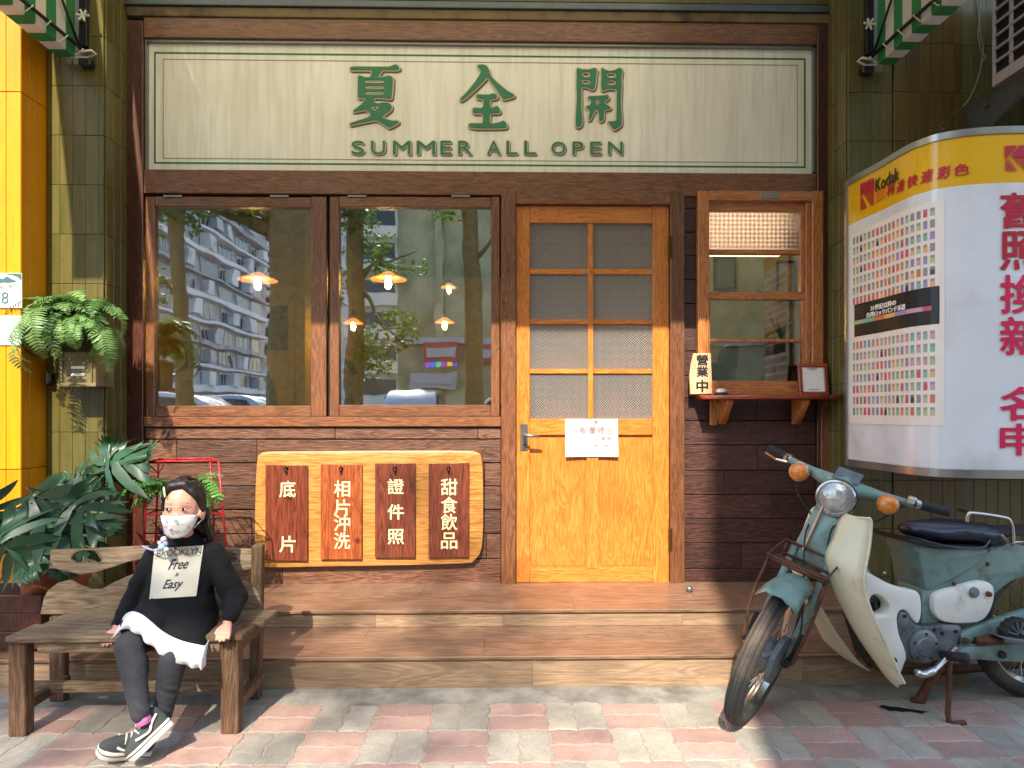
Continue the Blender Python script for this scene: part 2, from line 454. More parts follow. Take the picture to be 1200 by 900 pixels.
# ------------------------------------------------------------------ SETTING: ground, pavement, steps
def ground_mat():
    m, n, b = newmat('ground_paving')
    br = n.nodes.new('ShaderNodeTexChecker'); br.inputs['Scale'].default_value = 1 / .2135
    br.inputs['Color1'].default_value = rgb('806358'); br.inputs['Color2'].default_value = rgb('6f6c66')
    v = tc(n); n.links.new(v, br.inputs['Vector'])
    nz = noise_node(n, v, 3, 6)
    n.links.new(mix(n, .5, br.outputs[0], ramp(n, nz.outputs[0], [(.3, rgb('4d4a46')), (.7, rgb('85817a'))]).outputs[0]), b.inputs['Base Color'])
    b.inputs['Roughness'].default_value = .85
    return m
g = bx(-200, 200, -200, 60, -.3, -.012); tag(obj('ground', g, ground_mat()), kind='structure')
M_asphalt = plain('asphalt', '4c4c4e', .9, var=.2, scale=40)
tag(obj('road', bx(-200, 200, -30, -3.2, -.05, -.006), M_asphalt), kind='structure')
def paver_mat(name, a, b_, c):
    m, n, b = newmat(name)
    v = tc(n, 7.0); nz = noise_node(n, v, 9, 8, .7); fn = noise_node(n, v, 160, 3, .7)
    base = ramp(n, nz.outputs[0], [(.3, rgb(a)), (.52, rgb(b_)), (.72, rgb(c))]).outputs[0]
    out = mix(n, .35, base, ramp(n, fn.outputs[0], [(.3, rgb(a, .7)), (.7, rgb(c, 1.1))]).outputs[0])
    hv = n.nodes.new('ShaderNodeHueSaturation'); n.links.new(out, hv.inputs['Color']); n.links.new(randval(n, .82, 1.15), hv.inputs['Value'])
    n.links.new(hv.outputs[0], b.inputs['Base Color']); b.inputs['Roughness'].default_value = .8
    n.links.new(bump(n, fn.outputs[0], .35, .003), b.inputs['Normal'])
    return m
M_pr = paver_mat('red_paver', '8c7067', 'a4867a', 'b39a8f')
M_pg = paver_mat('grey_paver', '7a766c', '969084', 'aca496')
M_sand = plain('joint_sand', '948a7e', .95, var=.25, scale=60)
PS = .2135
pav = bpy.data.objects.new('pavement', None); C.objects.link(pav); pav['kind'] = 'structure'
def warp(x, y):
    k = 2 * pi / PS
    return (x + .0042 * sin(k * 2 * y + .6) + .0016 * sin(k * 5 * y), y + .0038 * sin(k * 2 * x + 1.1) + .0016 * sin(k * 5 * x + 2))
def paver(x0, x1, y0, y1, mt):
    e = .0015; n_ = 7; ol = []
    w_, h_ = x1 - x0, y1 - y0
    nx, ny = max(6, int(w_ / .009)), max(6, int(h_ / .009))
    for i in range(nx): ol.append((x0 + w_ * i / nx, y0))
    for i in range(ny): ol.append((x1, y0 + h_ * i / ny))
    for i in range(nx): ol.append((x1 - w_ * i / nx, y1))
    for i in range(ny): ol.append((x0, y1 - h_ * i / ny))
    cx, cy = (x0 + x1) / 2, (y0 + y1) / 2
    bm = nb(); rings = []
    tz = random.uniform(-.0015, .0015); tx = random.uniform(-.012, .012)
    for ins, z in ((e, -.012), (e, -.004), (e + .004, 0)):
        r = []
        for x, y in ol:
            xx = x + (ins if x < cx else -ins) * (1 if abs(x - x0) < 1e-6 or abs(x - x1) < 1e-6 else 0)
            yy = y + (ins if y < cy else -ins) * (1 if abs(y - y0) < 1e-6 or abs(y - y1) < 1e-6 else 0)
            wx, wy = warp(xx, yy)
            r.append(bm.verts.new((wx, wy, z + tz + (wx - cx) * tx)))
        rings.append(r)
    for a, b in zip(rings, rings[1:]):
        for k in range(len(a)): bm.faces.new((a[k], a[(k + 1) % len(a)], b[(k + 1) % len(a)], b[k]))
    bm.faces.new(rings[-1])
    obj('paver', bm, mt, pav)
Y0p = 2.52
ox = G(643, 852).x
for j in range(4):
    for i in range(-11, 12):
        x0 = ox + (i - 1) * PS; y1 = Y0p - j * PS; y0 = y1 - PS
        if (i + j) % 2 == 0:
            paver(x0, x0 + PS, y0, y0 + PS / 2, M_pr); paver(x0, x0 + PS, y0 + PS / 2, y1, M_pr)
        else:
            paver(x0, x0 + PS / 2, y0, y1, M_pg); paver(x0 + PS / 2, x0 + PS, y0, y1, M_pg)
link_ = obj('joint_bed', bx(-2.9, 2.9, Y0p - 4 * PS, Y0p, -.02, -.0028), M_sand, pav)
M_conc = plain('concrete', '868279', .85, var=.22, scale=18, bmp=.3, dirt='5c5850', dirtscale=5)
bm = nb()
xs = [-2.9 + .06 * i for i in range(98)]
lo = [bm.verts.new((x, Y0p - .012 + .008 * noise.noise(Vector((x * 5, 0, 0))), -.001)) for x in xs]
hi = [bm.verts.new((x, 2.67, .001)) for x in xs]
for k in range(len(xs) - 1): bm.faces.new((lo[k], lo[k + 1], hi[k + 1], hi[k]))
tag(obj('concrete_strip', bm, M_conc), kind='structure')

stp = bpy.data.objects.new('porch_steps', None); C.objects.link(stp); stp['kind'] = 'structure'
SX0, SX1 = -2.42, P(1137, 790, 2.66).x
FY = 3.47
T1, T2 = .211, .132
R1, R2 = 3.02, 2.66
obj('step_core', bx(SX0 + .01, SX1 - .01, R2 + .014, R1 + .02, -.01, T2 - .014), M_dark, stp)
obj('step_core', bx(SX0 + .01, SX1 - .01, R1 + .014, FY + .05, -.01, T1 - .014), M_dark, stp)
def boards(name, mat, xs_, y0, y1, z0, z1, bev=.0008, gap=.0003):
    for a, b in zip(xs_, xs_[1:]):
        obj(name, bx(a + gap, b - gap, y0, y1, z0, z1, bev), mat, stp)
j1 = XY(590, 2.8)
boards('tread_board', W_step, [SX0, -1.15, XY(567, 2.7), SX1], R2 - .012, 2.66 + .20, T2 - .013, T2)
boards('tread_board', W_step, [SX0, -.6, .75, SX1], 2.66 + .201, R1, T2 - .013, T2 - .0003)
boards('tread_board', W_step, [SX0, -1.3, .35, SX1], R1 - .012, 3.24, T1 - .013, T1)
boards('tread_board', W_step, [SX0, -.4, 1.2, SX1], 3.241, FY + .03, T1 - .013, T1 - .0003)
boards('riser_board', W_riser, [SX0, XY(440, R1), j1, XY(800, R1), SX1], R1, R1 + .013, T2, T1 - .0135)
boards('riser_board', W_riser, [SX0, -1.2, XY(624, R2), XY(940, R2), SX1], R2, R2 + .013, 0.0, T2 - .0135)
for (yy, zz) in ((R1 - .0135, T1), (R2 - .0135, T2)):
    obj('edge_highlight_strip', bx(SX0, SX1, yy, yy + .003, zz - .003, zz + .0012), plain('edge_highlight', 'b8a68c', .3, .6), stp)  # pale strips stand in for the sunlit edges of the treads

# ------------------------------------------------------------------ tiled walls
TW, TH = .0628, .247
_tm = {}
def tile_mesh(w_, h_, mat, facing):
    key = (round(w_, 3), round(h_, 3), mat.name, facing)
    if key not in _tm:
        bm = nb()
        g_ = .0008
        if facing == 'front': box(bm, g_, w_ - g_, -.006, .004, g_, h_ - g_, .0012)
        elif facing == 'right': box(bm, -.004, .006, g_, w_ - g_, g_, h_ - g_, .0012)
        else: box(bm, -.006, .004, g_, w_ - g_, g_, h_ - g_, .0012)
        bmesh.ops.recalc_face_normals(bm, faces=bm.faces)
        me = bpy.data.meshes.new('tile'); bm.to_mesh(me); bm.free(); me.materials.append(mat); _tm[key] = me
    return _tm[key]
def tiles(parent, mat, a0, a1, fixed, z0, z1, facing, zoff=0.0, tw=TW, th=TH):
    rows = []; z = z0 - zoff
    while z < z1 - 1e-4:
        rows.append((max(z, z0), min(z + th, z1))); z += th
    cols = []; a = a0
    while a < a1 - .004:
        cols.append((a, min(a + tw, a1))); a += tw
    for r0, r1 in rows:
        if r1 - r0 < .01: continue
        for c0, c1 in cols:
            me = tile_mesh(c1 - c0, r1 - r0, mat, facing)
            o = bpy.data.objects.new('tile', me); C.objects.link(o); o.parent = parent
            o.matrix_parent_inverse = Matrix.Translation(-Vector(parent.location))
            jx = random.uniform(-.0006, .0006)
            o.location = (c0, fixed + jx, r0) if facing == 'front' else (fixed + jx, c0, r0)
YG = 3.28
XL0, XL1 = XY(56, YG), XY(122, YG)
zj = P(100, 159, YG).z
zoff = (-(zj % TH)) % TH
def zo(z0): return (z0 - (zj - 60 * TH)) % TH
ZT = 3.75
wl = thing('tiled_wall', 'olive green tiled wall strip between the yellow pillar and the shop front', 'wall', (XL0, YG, 0))
obj('backing', bx(XL0, XL1 - .003, YG + .003, YG + .45, 0, ZT), M_grout, wl)
tiles(wl, M_tile, XL0, XL1, YG, T1, ZT, 'front', zo(T1))
XLr = XL1
tiles(wl, M_tile, YG + .007, FY + .03, XLr, T1, ZT, 'right', zo(T1))
XR0 = XY(993, YG); XRa, XRb = XY(1045, YG), XY(1126, YG)
wr = thing('tiled_wall', 'dark olive tiled wall behind the curved light box and the moped', 'wall', (XR0, YG, 0))
obj('backing', bx(XR0 + .003, 3.6, YG + .003, YG + .45, 0, ZT), M_grout, wr)
tiles(wr, M_tile, XR0, XRa, YG, 0, ZT, 'front', zo(0))
tiles(wr, M_tile_y, XRa + .001, XRb - .001, YG - .012, 0, ZT, 'front', zo(0))
obj('backing', bx(XRa + .002, XRb - .002, YG - .01, YG + .02, 0, ZT), M_grout, wr)
tiles(wr, M_tile, XRb, XRb + TW * 9, YG, 0, ZT, 'front', zo(0))
obj('render_coat', bx(XRb + TW * 9, 3.6, YG - .004, YG + .01, 0, ZT), M_tile, wr)
tiles(wr, M_tile, YG + .007, FY + .03, XR0, 0, ZT, 'left', zo(0))
# upper olive wall over the shop front
up = tag(obj('upper_wall', bx(XLr, XR0, FY - .02, FY + .3, P(600, 4, FY).z, 5.6), M_tile), 'olive painted wall strip running above the shop front', 'wall')

# yellow pillar
XY0 = XY(25, 3.11)
yp = thing('yellow_pillar', 'bright yellow panel clad pillar at the left edge beside the fern', 'pillar', (XY0 - .3, 3.11, 0))
obj('core', bx(XY0 - .9, XY0 - .004, 3.115, YG + .3, 0, ZT + .5), plain('pillar_seam', '5a3a04', .8), yp)
zs = [0, P(10, 550, 3.11).z, P(10, 108, 3.11).z, ZT + .5]
pw = XY(25, 3.11) - XY(8, 3.11)
for z0, z1 in zip(zs, zs[1:]):
    for k in range(12):
        x1 = XY0 - k * pw
        obj('panel', bx(x1 - pw + .0012, x1 - .0012, 3.105, 3.117, z0 + .002, z1 - .002, .001), M_yellow, yp)
    ym = 3.11 + .05
    obj('panel', bx(XY0 - .006, XY0 + .001, 3.107, ym - .001, z0 + .002, z1 - .002, .001), M_yellow, yp)
    obj('panel', bx(XY0 - .006, XY0 + .001, ym + .001, YG + .01, z0 + .002, z1 - .002, .001), M_yellow, yp)
# number plate
yq = 3.098
npl = thing('number_plate', 'white house number plate with a figure 8 on the yellow pillar', 'number plate', P(12, 362, yq))
obj('plate', pbox(-28, 320, 25.5, 361, yq, yq, yq + .006, .001), M_white, npl)
M_teal = plain('plate_teal', '3c6268', .5)
bmt = nb()
a = P(-28, 320.5, yq); b = P(25, 329, yq); rr = []
for k in range(13):
    t = k / 12; x = a.x + (b.x - a.x) * t
    rr.append((x, b.z + (a.z - b.z) * .95 * (1 - (2 * t - 1) ** 2) ** .5 if 0 < k < 12 else b.z))
ol = [(a.x, a.z), (b.x, a.z)] + [(x, z) for x, z in reversed(rr)]
bm = shape([ol], 0.0004); vmap(bm, lambda c: (c.x, yq - .001 + c.z, c.y)); obj('emblem', bm, M_teal, npl)
bm = shape([spline([(P(px, py, yq).x, P(px, py, yq).z) for px, py in ((-6, 330), (-2, 325), (3, 327), (8, 324), (14, 327), (19, 329), (16, 331), (8, 330), (14, 332), (4, 331), (-2, 332))], 3)], .0004)
vmap(bm, lambda c: (c.x, yq - .0015 + c.z, c.y)); obj('emblem', bm, M_teal, npl)
wall_text('digit', '8', 1.5, 342, 10, 356, yq - .0012, M_teal, npl, .01)
wall_text('character', '巷', -2, 334, 3, 339, yq - .0012, M_brownline, npl)
wall_text('character', '弄', 9.5, 334, 15.5, 339, yq - .0012, M_brownline, npl)
nn = thing('notice_plate', 'small white notice with pale blue characters under the number plate', 'notice', P(12, 405, yq))
obj('plate', pbox(-28, 370, 24.5, 404.5, yq, yq, yq + .004, .001), M_paper, nn)
M_blue = plain('pale_blue_print', '90a8b8', .6); M_redp = plain('red_print', 'c03848', .5)
for i, s in enumerate('請勿'): wall_text('character', s, 0 + 11 * i, 376, 9.5 + 11 * i, 386, yq - .001, M_blue, nn, .01)
for i, s in enumerate('吸煙'): wall_text('character', s, 0 + 11 * i, 390, 9.5 + 11 * i, 400, yq - .001, M_blue, nn, .01)

# ------------------------------------------------------------------ SHOP FRONT
sf = thing('storefront', 'wooden shop front with large sign panel, two windows and orange door', 'shop front', (0, FY, T1))
def beam(px0, py0, px1, py1, y0=None, y1=None, mat=None, name='beam', bev=.003, par=None):
    y0 = FY if y0 is None else y0
    return obj(name, pbox(px0, py0, px1, py1, FY, y0, (y0 + .09) if y1 is None else y1, bev), mat or W_frame, par or sf)
beam(147, 5.5, 974, 13.3, FY - .03, FY + .06, M_greymetal, 'metal_trim')
beam(150, 13.5, 971, 24.3, FY - .015, FY + .06, M_tan, 'weathered_board')
beam(168.5, 24.5, 957, 48, FY - .004, mat=W_frame)
beam(148, 24, 168, 690, FY - .006, mat=W_framed, name='post')
beam(957.5, 26, 974, 690, FY - .006, mat=W_framed, name='post')
beam(168.5, 201, 957, 228.5, FY - .002)
beam(150, 12, 972, 700, FY + .13, FY + .14, M_dark, 'backing') if False else None
# sign panel
sp_ = obj('sign_panel', pbox(168.5, 48.2, 957, 200.8, FY, FY + .035, FY + .045), signface_mat(), sf)
for (x0, y0, x1, y1) in ((168.5, 48.2, 957, 50.8), (168.5, 47, 170.5, 200), (954.5, 52, 957, 200)):
    obj('metal_edge', pbox(x0, y0, x1, y1, FY, FY + .012, FY + .034), M_metal, sp_)
YS = FY + .034
def pline(name, x0, y0, x1, y1, wd, mat, yy, par):
    c = (x0 + x1) / 2; Z0, Z1 = P(c, y1, FY).z, P(c, y0, FY).z; X0, X1 = XY(x0, FY), XY(x1, FY); w_ = wd / F * FY
    for q in ((X0, X1, Z1 - w_, Z1), (X0, X1, Z0, Z0 + w_), (X0, X0 + w_, Z0 + w_, Z1 - w_), (X1 - w_, X1, Z0 + w_, Z1 - w_)):
        obj(name, bx(q[0], q[1], yy - .0008, yy + .0005, q[2], q[3]), mat, par)
pline('border_line', 176.5, 60.5, 947.5, 191.5, 2.0, M_greentext, YS, sp_)
pline('border_line', 187, 68.5, 938, 185.5, .8, plain('faint_line', '948a72', .6), YS, sp_)
kai = {
 'xia': ((400, 60), [[(85,150),(130,140),(300,142),(420,142),(500,140),(560,118),(590,128),(605,155),(590,168),(540,172),(425,172),(405,200),(375,245),(440,248),(490,236),(530,250),(535,290),(530,380),(520,465),(500,478),(450,472),(345,466),(333,495),(345,522),(380,530),(440,520),(490,525),(520,550),(515,590),(470,630),(425,665),(450,690),(520,712),(592,716),(580,740),(500,782),(470,770),(400,725),(350,705),(270,718),(180,735),(92,755),(83,742),(160,715),(240,690),(300,660),(285,625),(245,595),(180,605),(118,614),(130,595),(200,540),(245,480),(250,464),(190,468),(165,462),(164,400),(166,300),(168,240),(190,235),(240,250),(290,250),(310,215),(315,180),(250,172),(130,172),(88,168)],
   [(240,296),(262,281),(430,283),(450,296),(430,311),(262,311)], [(240,357),(262,341),(425,344),(442,360),(425,375),(262,372)], [(243,418),(262,402),(425,404),(443,418),(425,435),(262,433)],
   [(303,560),(345,557),(392,561),(372,588),(348,606),(322,588)]]),
 'quan': ((530, 60), [[(265,125),(300,118),(350,125),(380,160),(400,220),(430,265),(500,330),(580,395),(650,435),(645,455),(600,470),(545,480),(520,460),(460,370),(400,290),(367,252),(330,290),(250,370),(160,450),(100,492),(80,488),(90,470),(160,400),(240,300),(290,220),(300,180),(280,155)],
   [(255,440),(275,435),(380,438),(430,425),(465,440),(472,465),(450,478),(408,482),(395,520),(400,560),(412,576),(440,570),(475,560),(500,590),(505,620),(480,630),(420,630),(400,645),(395,700),(405,740),(440,742),(500,730),(535,715),(565,735),(575,770),(565,785),(480,790),(350,792),(220,788),(175,770),(175,748),(210,742),(300,742),(320,730),(322,650),(305,632),(240,632),(215,615),(215,585),(240,578),(305,580),(325,560),(328,500),(315,478),(270,475),(255,460)]]),
 'kai': ((665, 65), [[(105,115),(150,120),(230,125),(290,110),(318,130),(310,180),(305,260),(295,310),(270,335),(240,320),(200,306),(162,310),(150,330),(152,450),(150,550),(160,620),(160,690),(140,725),(100,730),(92,700),(95,600),(100,500),(105,400),(100,300),(102,200)],
   [(158,178),(175,150),(230,150),(248,178),(232,206),(176,206)], [(158,254),(174,230),(230,230),(245,254),(230,280),(174,280)],
   [(365,110),(400,125),(440,140),(500,135),(545,112),(585,125),(582,180),(575,230),(578,300),(572,400),(570,500),(578,600),(578,700),(550,730),(505,758),(490,750),(445,690),(442,676),(515,670),(525,600),(528,450),(525,340),(500,325),(430,325),(400,340),(370,335),(362,280),(365,200)],
   [(425,183),(440,156),(500,156),(520,183),(503,212),(440,212)], [(425,262),(440,238),(500,238),(518,262),(502,288),(440,288)],
   [(230,410),(300,408),(400,400),(435,398),(440,430),(412,450),(400,480),(420,500),(462,525),(450,540),(412,547),(395,570),(390,640),(370,668),(345,660),(340,600),(330,560),(312,545),(295,560),(270,610),(245,655),(230,650),(235,600),(238,560),(205,527),(205,515),(240,505),(255,470),(250,440),(228,428)],
   [(322,436),(344,468),(322,505),(303,470)]])}
for key, ((ox_, oy_), outs) in kai.items():
    def conv(o):
        return [(P(ox_ + x / 9, oy_ + y / 9, FY).x, P(ox_ + x / 9, oy_ + y / 9, FY).z) for x, y in [(q.x, q.y) for q in spline(o, 3)]]
    o2 = [conv(o) for o in outs]
    bm = shape(o2, .004, 0, 0); vmap(bm, lambda c: (c.x, YS - .012 + c.z, c.y)); obj('character', bm, M_greentext, sp_)
    bm = thicken(shape(o2, .005, 0, 0), .0068, .0068, .00008, 12); vmap(bm, lambda c: (c.x, YS - .0062 - c.z, c.y)); obj('character_rim', bm, M_cream, sp_)
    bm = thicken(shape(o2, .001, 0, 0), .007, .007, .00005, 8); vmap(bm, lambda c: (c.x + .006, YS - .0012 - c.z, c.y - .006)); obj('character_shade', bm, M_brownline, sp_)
xx = [(410, 441), (444, 473), (475, 503), (504, 533), (537, 555), (530, 530)]
def letters(s, spans, py0, py1):
    for ch, (a, b) in zip(s, spans):
        A = P(a, py1, FY); B = P(b, P(0, 0, 1) and py0, FY); zt_, zb_ = P((a + b) / 2, py0, FY).z, P((a + b) / 2, py1, FY).z
        def put(nm, rr, dx, dz, yy, mt):
            bm = fit(glyph(ch), A.x + .003, B.x - .003, zb_ + .003, zt_ - .003); thicken(bm, rr, rr)
            vmap(bm, lambda c: (c.x + dx, yy - c.z, c.y + dz)); obj(nm, bm, mt, sp_)
        put('letter', .0006, 0, 0, YS - .009, M_greentext)
        put('letter_rim', .0046, .0008, -.0008, YS - .005, M_cream)
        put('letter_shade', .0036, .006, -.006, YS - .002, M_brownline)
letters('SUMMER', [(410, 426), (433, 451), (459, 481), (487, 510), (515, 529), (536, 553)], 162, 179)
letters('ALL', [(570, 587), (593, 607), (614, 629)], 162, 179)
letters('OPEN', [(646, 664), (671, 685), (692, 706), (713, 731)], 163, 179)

# windows
def window(px0, px1, gx0, gx1, gy0, gy1, ytop, ybot):
    wf = obj('window', pbox(px0, ytop, gx0, ybot, FY, FY + .004, FY + .05, .003), W_framev, sf)
    obj('stile', pbox(gx1, ytop, px1, ybot, FY, FY + .004, FY + .05, .003), W_framev, wf)
    obj('top_rail', pbox(gx0 + .2, ytop, gx1 - .2, gy0, FY, FY + .006, FY + .05, .003), W_frame, wf)
    obj('bottom_rail', pbox(gx0 + .2, gy1, gx1 - .2, ybot, FY, FY + .006, FY + .05, .003), W_frame, wf)
    obj('pane', pbox(gx0 - 1, gy0 - 1, gx1 + 1, gy1 + 1, FY, FY + .028, FY + .032), M_glass, wf)
    for t in (.12, .8):
        hx = gx0 + (gx1 - gx0) * t
        obj('hinge', pbox(hx - 11, ytop - 1.5, hx + 11, ytop + 1, FY, FY - .002, FY + .01, .001), M_metal, wf)
window(170, 382, 180, 364, 242, 475.5, 230, 488)
window(386, 585.5, 397, 575.5, 242, 474.5, 230, 488)
beam(168.5, 228, 587, 488, FY + .12, FY + .14, M_dark, 'gap_backing') if False else None
obj('shadow_gap', pbox(168.5, 224, 587, 236, FY, FY + .052, FY + .06), M_dark, sf)  # dark strip added to block lamp light leaking above the sashes
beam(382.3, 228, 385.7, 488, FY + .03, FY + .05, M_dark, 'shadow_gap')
beam(168.5, 488.3, 587, 500, FY - .004, FY + .06, W_frame, 'sill')
# siding left
rows = [(500.5, 514.5)] + [(a, b) for a, b in zip([515, 543, 570, 598, 626, 656], [542.6, 569.6, 597.6, 625.6, 655.6, 685.8])]
random.seed(3)
obj('siding_backing', pbox(166, 500, 588, 690, FY, FY + .045, FY + .06), M_dark, sf)
for k, (a, b) in enumerate(rows):
    cuts = [168.5] + sorted({(392, 300, 455, 520, 250, 410, 330)[k % 7], (560, 205, 568, 350, 480, 570, 240)[k % 7]}) + [587]
    for c0, c1 in zip(cuts, cuts[1:]):
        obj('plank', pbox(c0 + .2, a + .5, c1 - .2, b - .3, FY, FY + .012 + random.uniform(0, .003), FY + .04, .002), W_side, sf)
# posts and header round the door
beam(587.3, 224, 604.5, 686, FY - .008, FY + .1, W_framev, 'post')
beam(785.5, 224, 802, 686, FY - .008, FY + .1, W_framev, 'post')
beam(604.8, 224, 785.2, 239.5, FY - .007, FY + .1, W_frame, 'header')
# siding right
obj('siding_backing', pbox(802, 228, 958, 470, FY, FY + .2, FY + .21), M_dark, sf) if False else None
rrow = [228, 243, 271, 299, 327, 355, 383, 411, 440, 466, 493, 521.5, 551.5, 580, 608, 637, 667, 690]
for k, (a, b) in enumerate(zip(rrow, rrow[1:])):
    if b <= 466:
        segs = [(802.3, 816.5)]
    else:
        c = (920, 888, 935, 889, 850, 905, 930, 870)[k % 8]
        segs = [(802.3, c), (c + .4, 957.2)]
    for c0, c1 in segs:
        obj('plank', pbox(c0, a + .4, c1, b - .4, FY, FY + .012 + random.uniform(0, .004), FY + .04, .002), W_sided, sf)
obj('siding_backing', pbox(802, 463, 958, 690, FY, FY + .045, FY + .06), M_dark, sf)
obj('siding_backing', pbox(802, 228, 817, 463, FY, FY + .045, FY + .06), M_dark, sf)
beam(961, 470, 971, 585, FY - .012, FY - .006, W_framev, 'trim_strip')

# door (child of shop front), all pieces sub-parts
DYF = FY + .02
dr = obj('door', pbox(605, 240, 621, 683.5, FY, DYF, DYF + .04, .002), W_door, sf)
obj('stile', pbox(766, 240, 785, 683.5, FY, DYF, DYF + .04, .002), W_door, dr)
obj('top_rail', pbox(621.2, 240, 765.8, 260, FY, DYF, DYF + .04, .002), W_doorx, dr)
obj('lock_rail', pbox(621.2, 491, 765.8, 510, FY, DYF, DYF + .04, .002), W_doorx, dr)
obj('bottom_rail', pbox(621.2, 668, 765.8, 683.5, FY, DYF, DYF + .04, .002), W_doorx, dr)
obj('mid_stile', pbox(688, 510.3, 702, 667.7, FY, DYF + .001, DYF + .04, .002), W_door, dr)
obj('muntin', pbox(690, 260.2, 696, 490.8, FY, DYF + .004, DYF + .036, .002), W_door, dr)
rws = [(260, 314), (320, 373.5), (379, 432), (437.5, 491)]
for k, (a, b) in enumerate(rws):
    if k < 3:
        for (x0, x1) in ((621.2, 689.8), (696.2, 765.8)):
            obj('muntin', pbox(x0, b, x1, rws[k + 1][0], FY, DYF + .006, DYF + .034, .002), W_doorx, dr)
    for (x0, x1) in ((621, 690), (696, 766)):
        obj('pane', pbox(x0 - .5, a - .5, x1 + .5, b + .5, FY, DYF + .017, DYF + .022), M_emb, dr)
for (x0, x1) in ((621, 688), (702, 766)):
    obj('panel', pbox(x0 - .5, 509.5, x1 + .5, 668.5, FY, DYF + .016, DYF + .025), W_door, dr)
    obj('bead', pbox(x0 + 1.8, 513, x1 - 1.8, 665, FY, DYF + .0135, DYF + .017, .002), W_door, dr)
hb = nb(); box(hb, *[q for q in (P(610, 0, FY).x, P(618.5, 0, FY).x)], DYF - .006, DYF + .001, P(0, 529, FY).z, P(0, 497, FY).z, .002)
handle = obj('handle', hb, M_metal, dr)
lv = nb(); a = P(614, 510, FY); tube(lv, [a + Vector((0, -.005, 0)), a + Vector((0, -.045, 0)), a + Vector((.03, -.05, -.002)), P(632, 511, FY) + Vector((0, -.05, 0))], [.008, .008, .009, .007], 8)
obj('lever', lv, M_metal, dr, True)
lv = nb(); a = P(614, 521, FY); tube(lv, [a + Vector((0, -.004, 0)), a + Vector((0, -.009, 0))], .006, 8); obj('key_cylinder', lv, M_dark, dr, True)
for py in (290, 632): obj('hinge', pbox(784, py - 13, 787.5, py + 13, FY, FY - .011, DYF, .001), plain('old_brass', '5c4020', .45, .8), dr)
# door closer spot at floor right of the door
o = obj('door_stop', lathe(nb(), [(0, .0), (.016, 0), (.016, .018), (.009, .028), (0, .03)], 12, Matrix.Translation(Vector((XY(808, 3.3), 3.3, T1)))), M_metal, None, True)
tag(o, 'small metal door stop on the top step right of the door', 'door stop')

# notice on the door
nt_l = thing('paper_notice', 'white handwritten paper notice taped to the orange door', 'notice', P(693, 536, FY))
bm = nb(); a = P(662.5, 535.5, FY); b = P(724.5, 491, FY)
gx, gz = 8, 6; vs2 = {}
for i in range(gx + 1):
    for j in range(gz + 1):
        s, t = i / gx, j / gz
        vs2[i, j] = bm.verts.new((a.x + (b.x - a.x) * s + .002 * (1 - t), FY + .016 - .006 * (1 - t) ** 2 * (abs(s - .5) * 2) ** 2 - .002, a.z + (b.z - a.z) * t))
for i in range(gx):
    for j in range(gz): bm.faces.new((vs2[i, j], vs2[i + 1, j], vs2[i + 1, j + 1], vs2[i, j + 1]))
obj('sheet', bm, M_paper, nt_l, True)
M_ink = plain('marker_ink', '5a5a66', .7); M_inkr = plain('marker_ink_red', '8c4a50', .7)
wall_text('writing', '入內請先', 683, 492.5, 706, 498, FY + .0125, M_ink, nt_l, -.005)
wall_text('writing', '消毒 量體溫', 668, 500, 718, 508.5, FY + .0125, M_inkr, nt_l, -.005)
wall_text('writing', '謝謝', 705, 511, 717, 517, FY + .0115, M_ink, nt_l, -.008)
wall_text('writing', '~ ^_^', 685, 521, 713, 527, FY + .009, M_ink, nt_l, -.008)

# serving window
sw = obj('serving_window', pbox(817, 225, 830, 463, FY, FY - .02, FY + .06, .003), W_win, sf)
obj('casing', pbox(830.2, 225, 949.8, 236.5, FY, FY - .02, FY + .06, .003), W_winx, sw)
obj('casing', pbox(950, 225, 963, 463, FY, FY - .02, FY + .06, .003), W_win, sw)
obj('casing', pbox(830.2, 456, 949.8, 463, FY, FY - .015, FY + .06, .003), W_winx, sw)
obj('jamb', pbox(944, 236.7, 949.8, 455.8, FY, FY - .004, FY + .06, .002), W_win, sw)
Yu = FY + .012
for (x0, y0, x1, y1, mt, yy) in (
        (830.2, 237, 943.8, 247, W_winx, Yu), (830.2, 247.2, 832, 342, W_win, Yu), (939.5, 247.2, 943.8, 342, W_win, Yu), (832.2, 291.5, 939.3, 297, W_winx, Yu + .003),
        (830.2, 342.2, 946, 351, W_winx, Yu - .012), (830.2, 351.2, 832.6, 446, W_win, Yu - .008), (941, 351.2, 946, 446, W_win, Yu - .008),
        (832.8, 397, 940.8, 400.5, W_winx, Yu - .004), (830.2, 446.2, 946, 455.8, W_winx, Yu - .008)):
    obj('sash_rail', pbox(x0, y0, x1, y1, FY, yy, yy + .03, .0015), mt, sw)
obj('pane', pbox(831.5, 246.5, 940, 292, FY, Yu + .012, Yu + .016), M_embw, sw)
M_glass2 = glass('serving_glass', .10, (.9, .93, .86), .01)
obj('pane', pbox(831.5, 296.5, 940, 343, FY, Yu + .012, Yu + .015), M_glass2, sw)
obj('pane', pbox(832, 350, 941.5, 397.5, FY, Yu + .006, Yu + .009), M_glass2, sw)
obj('pane', pbox(832, 400, 941.5, 447, FY, Yu + .006, Yu + .009), M_glass2, sw)
obj('label_plate', pbox(889, 228, 911, 234.5, FY, FY - .024, FY - .0195, .001), M_metal, sw)
bmq = nb(); a = P(891, 344, FY); tube(bmq, [Vector((a.x, Yu - .014, a.z + .012)), Vector((a.x, Yu - .03, a.z)), Vector((a.x, Yu - .03, a.z - .045))], .003, 6)
obj('latch', bmq, M_metal, sw)
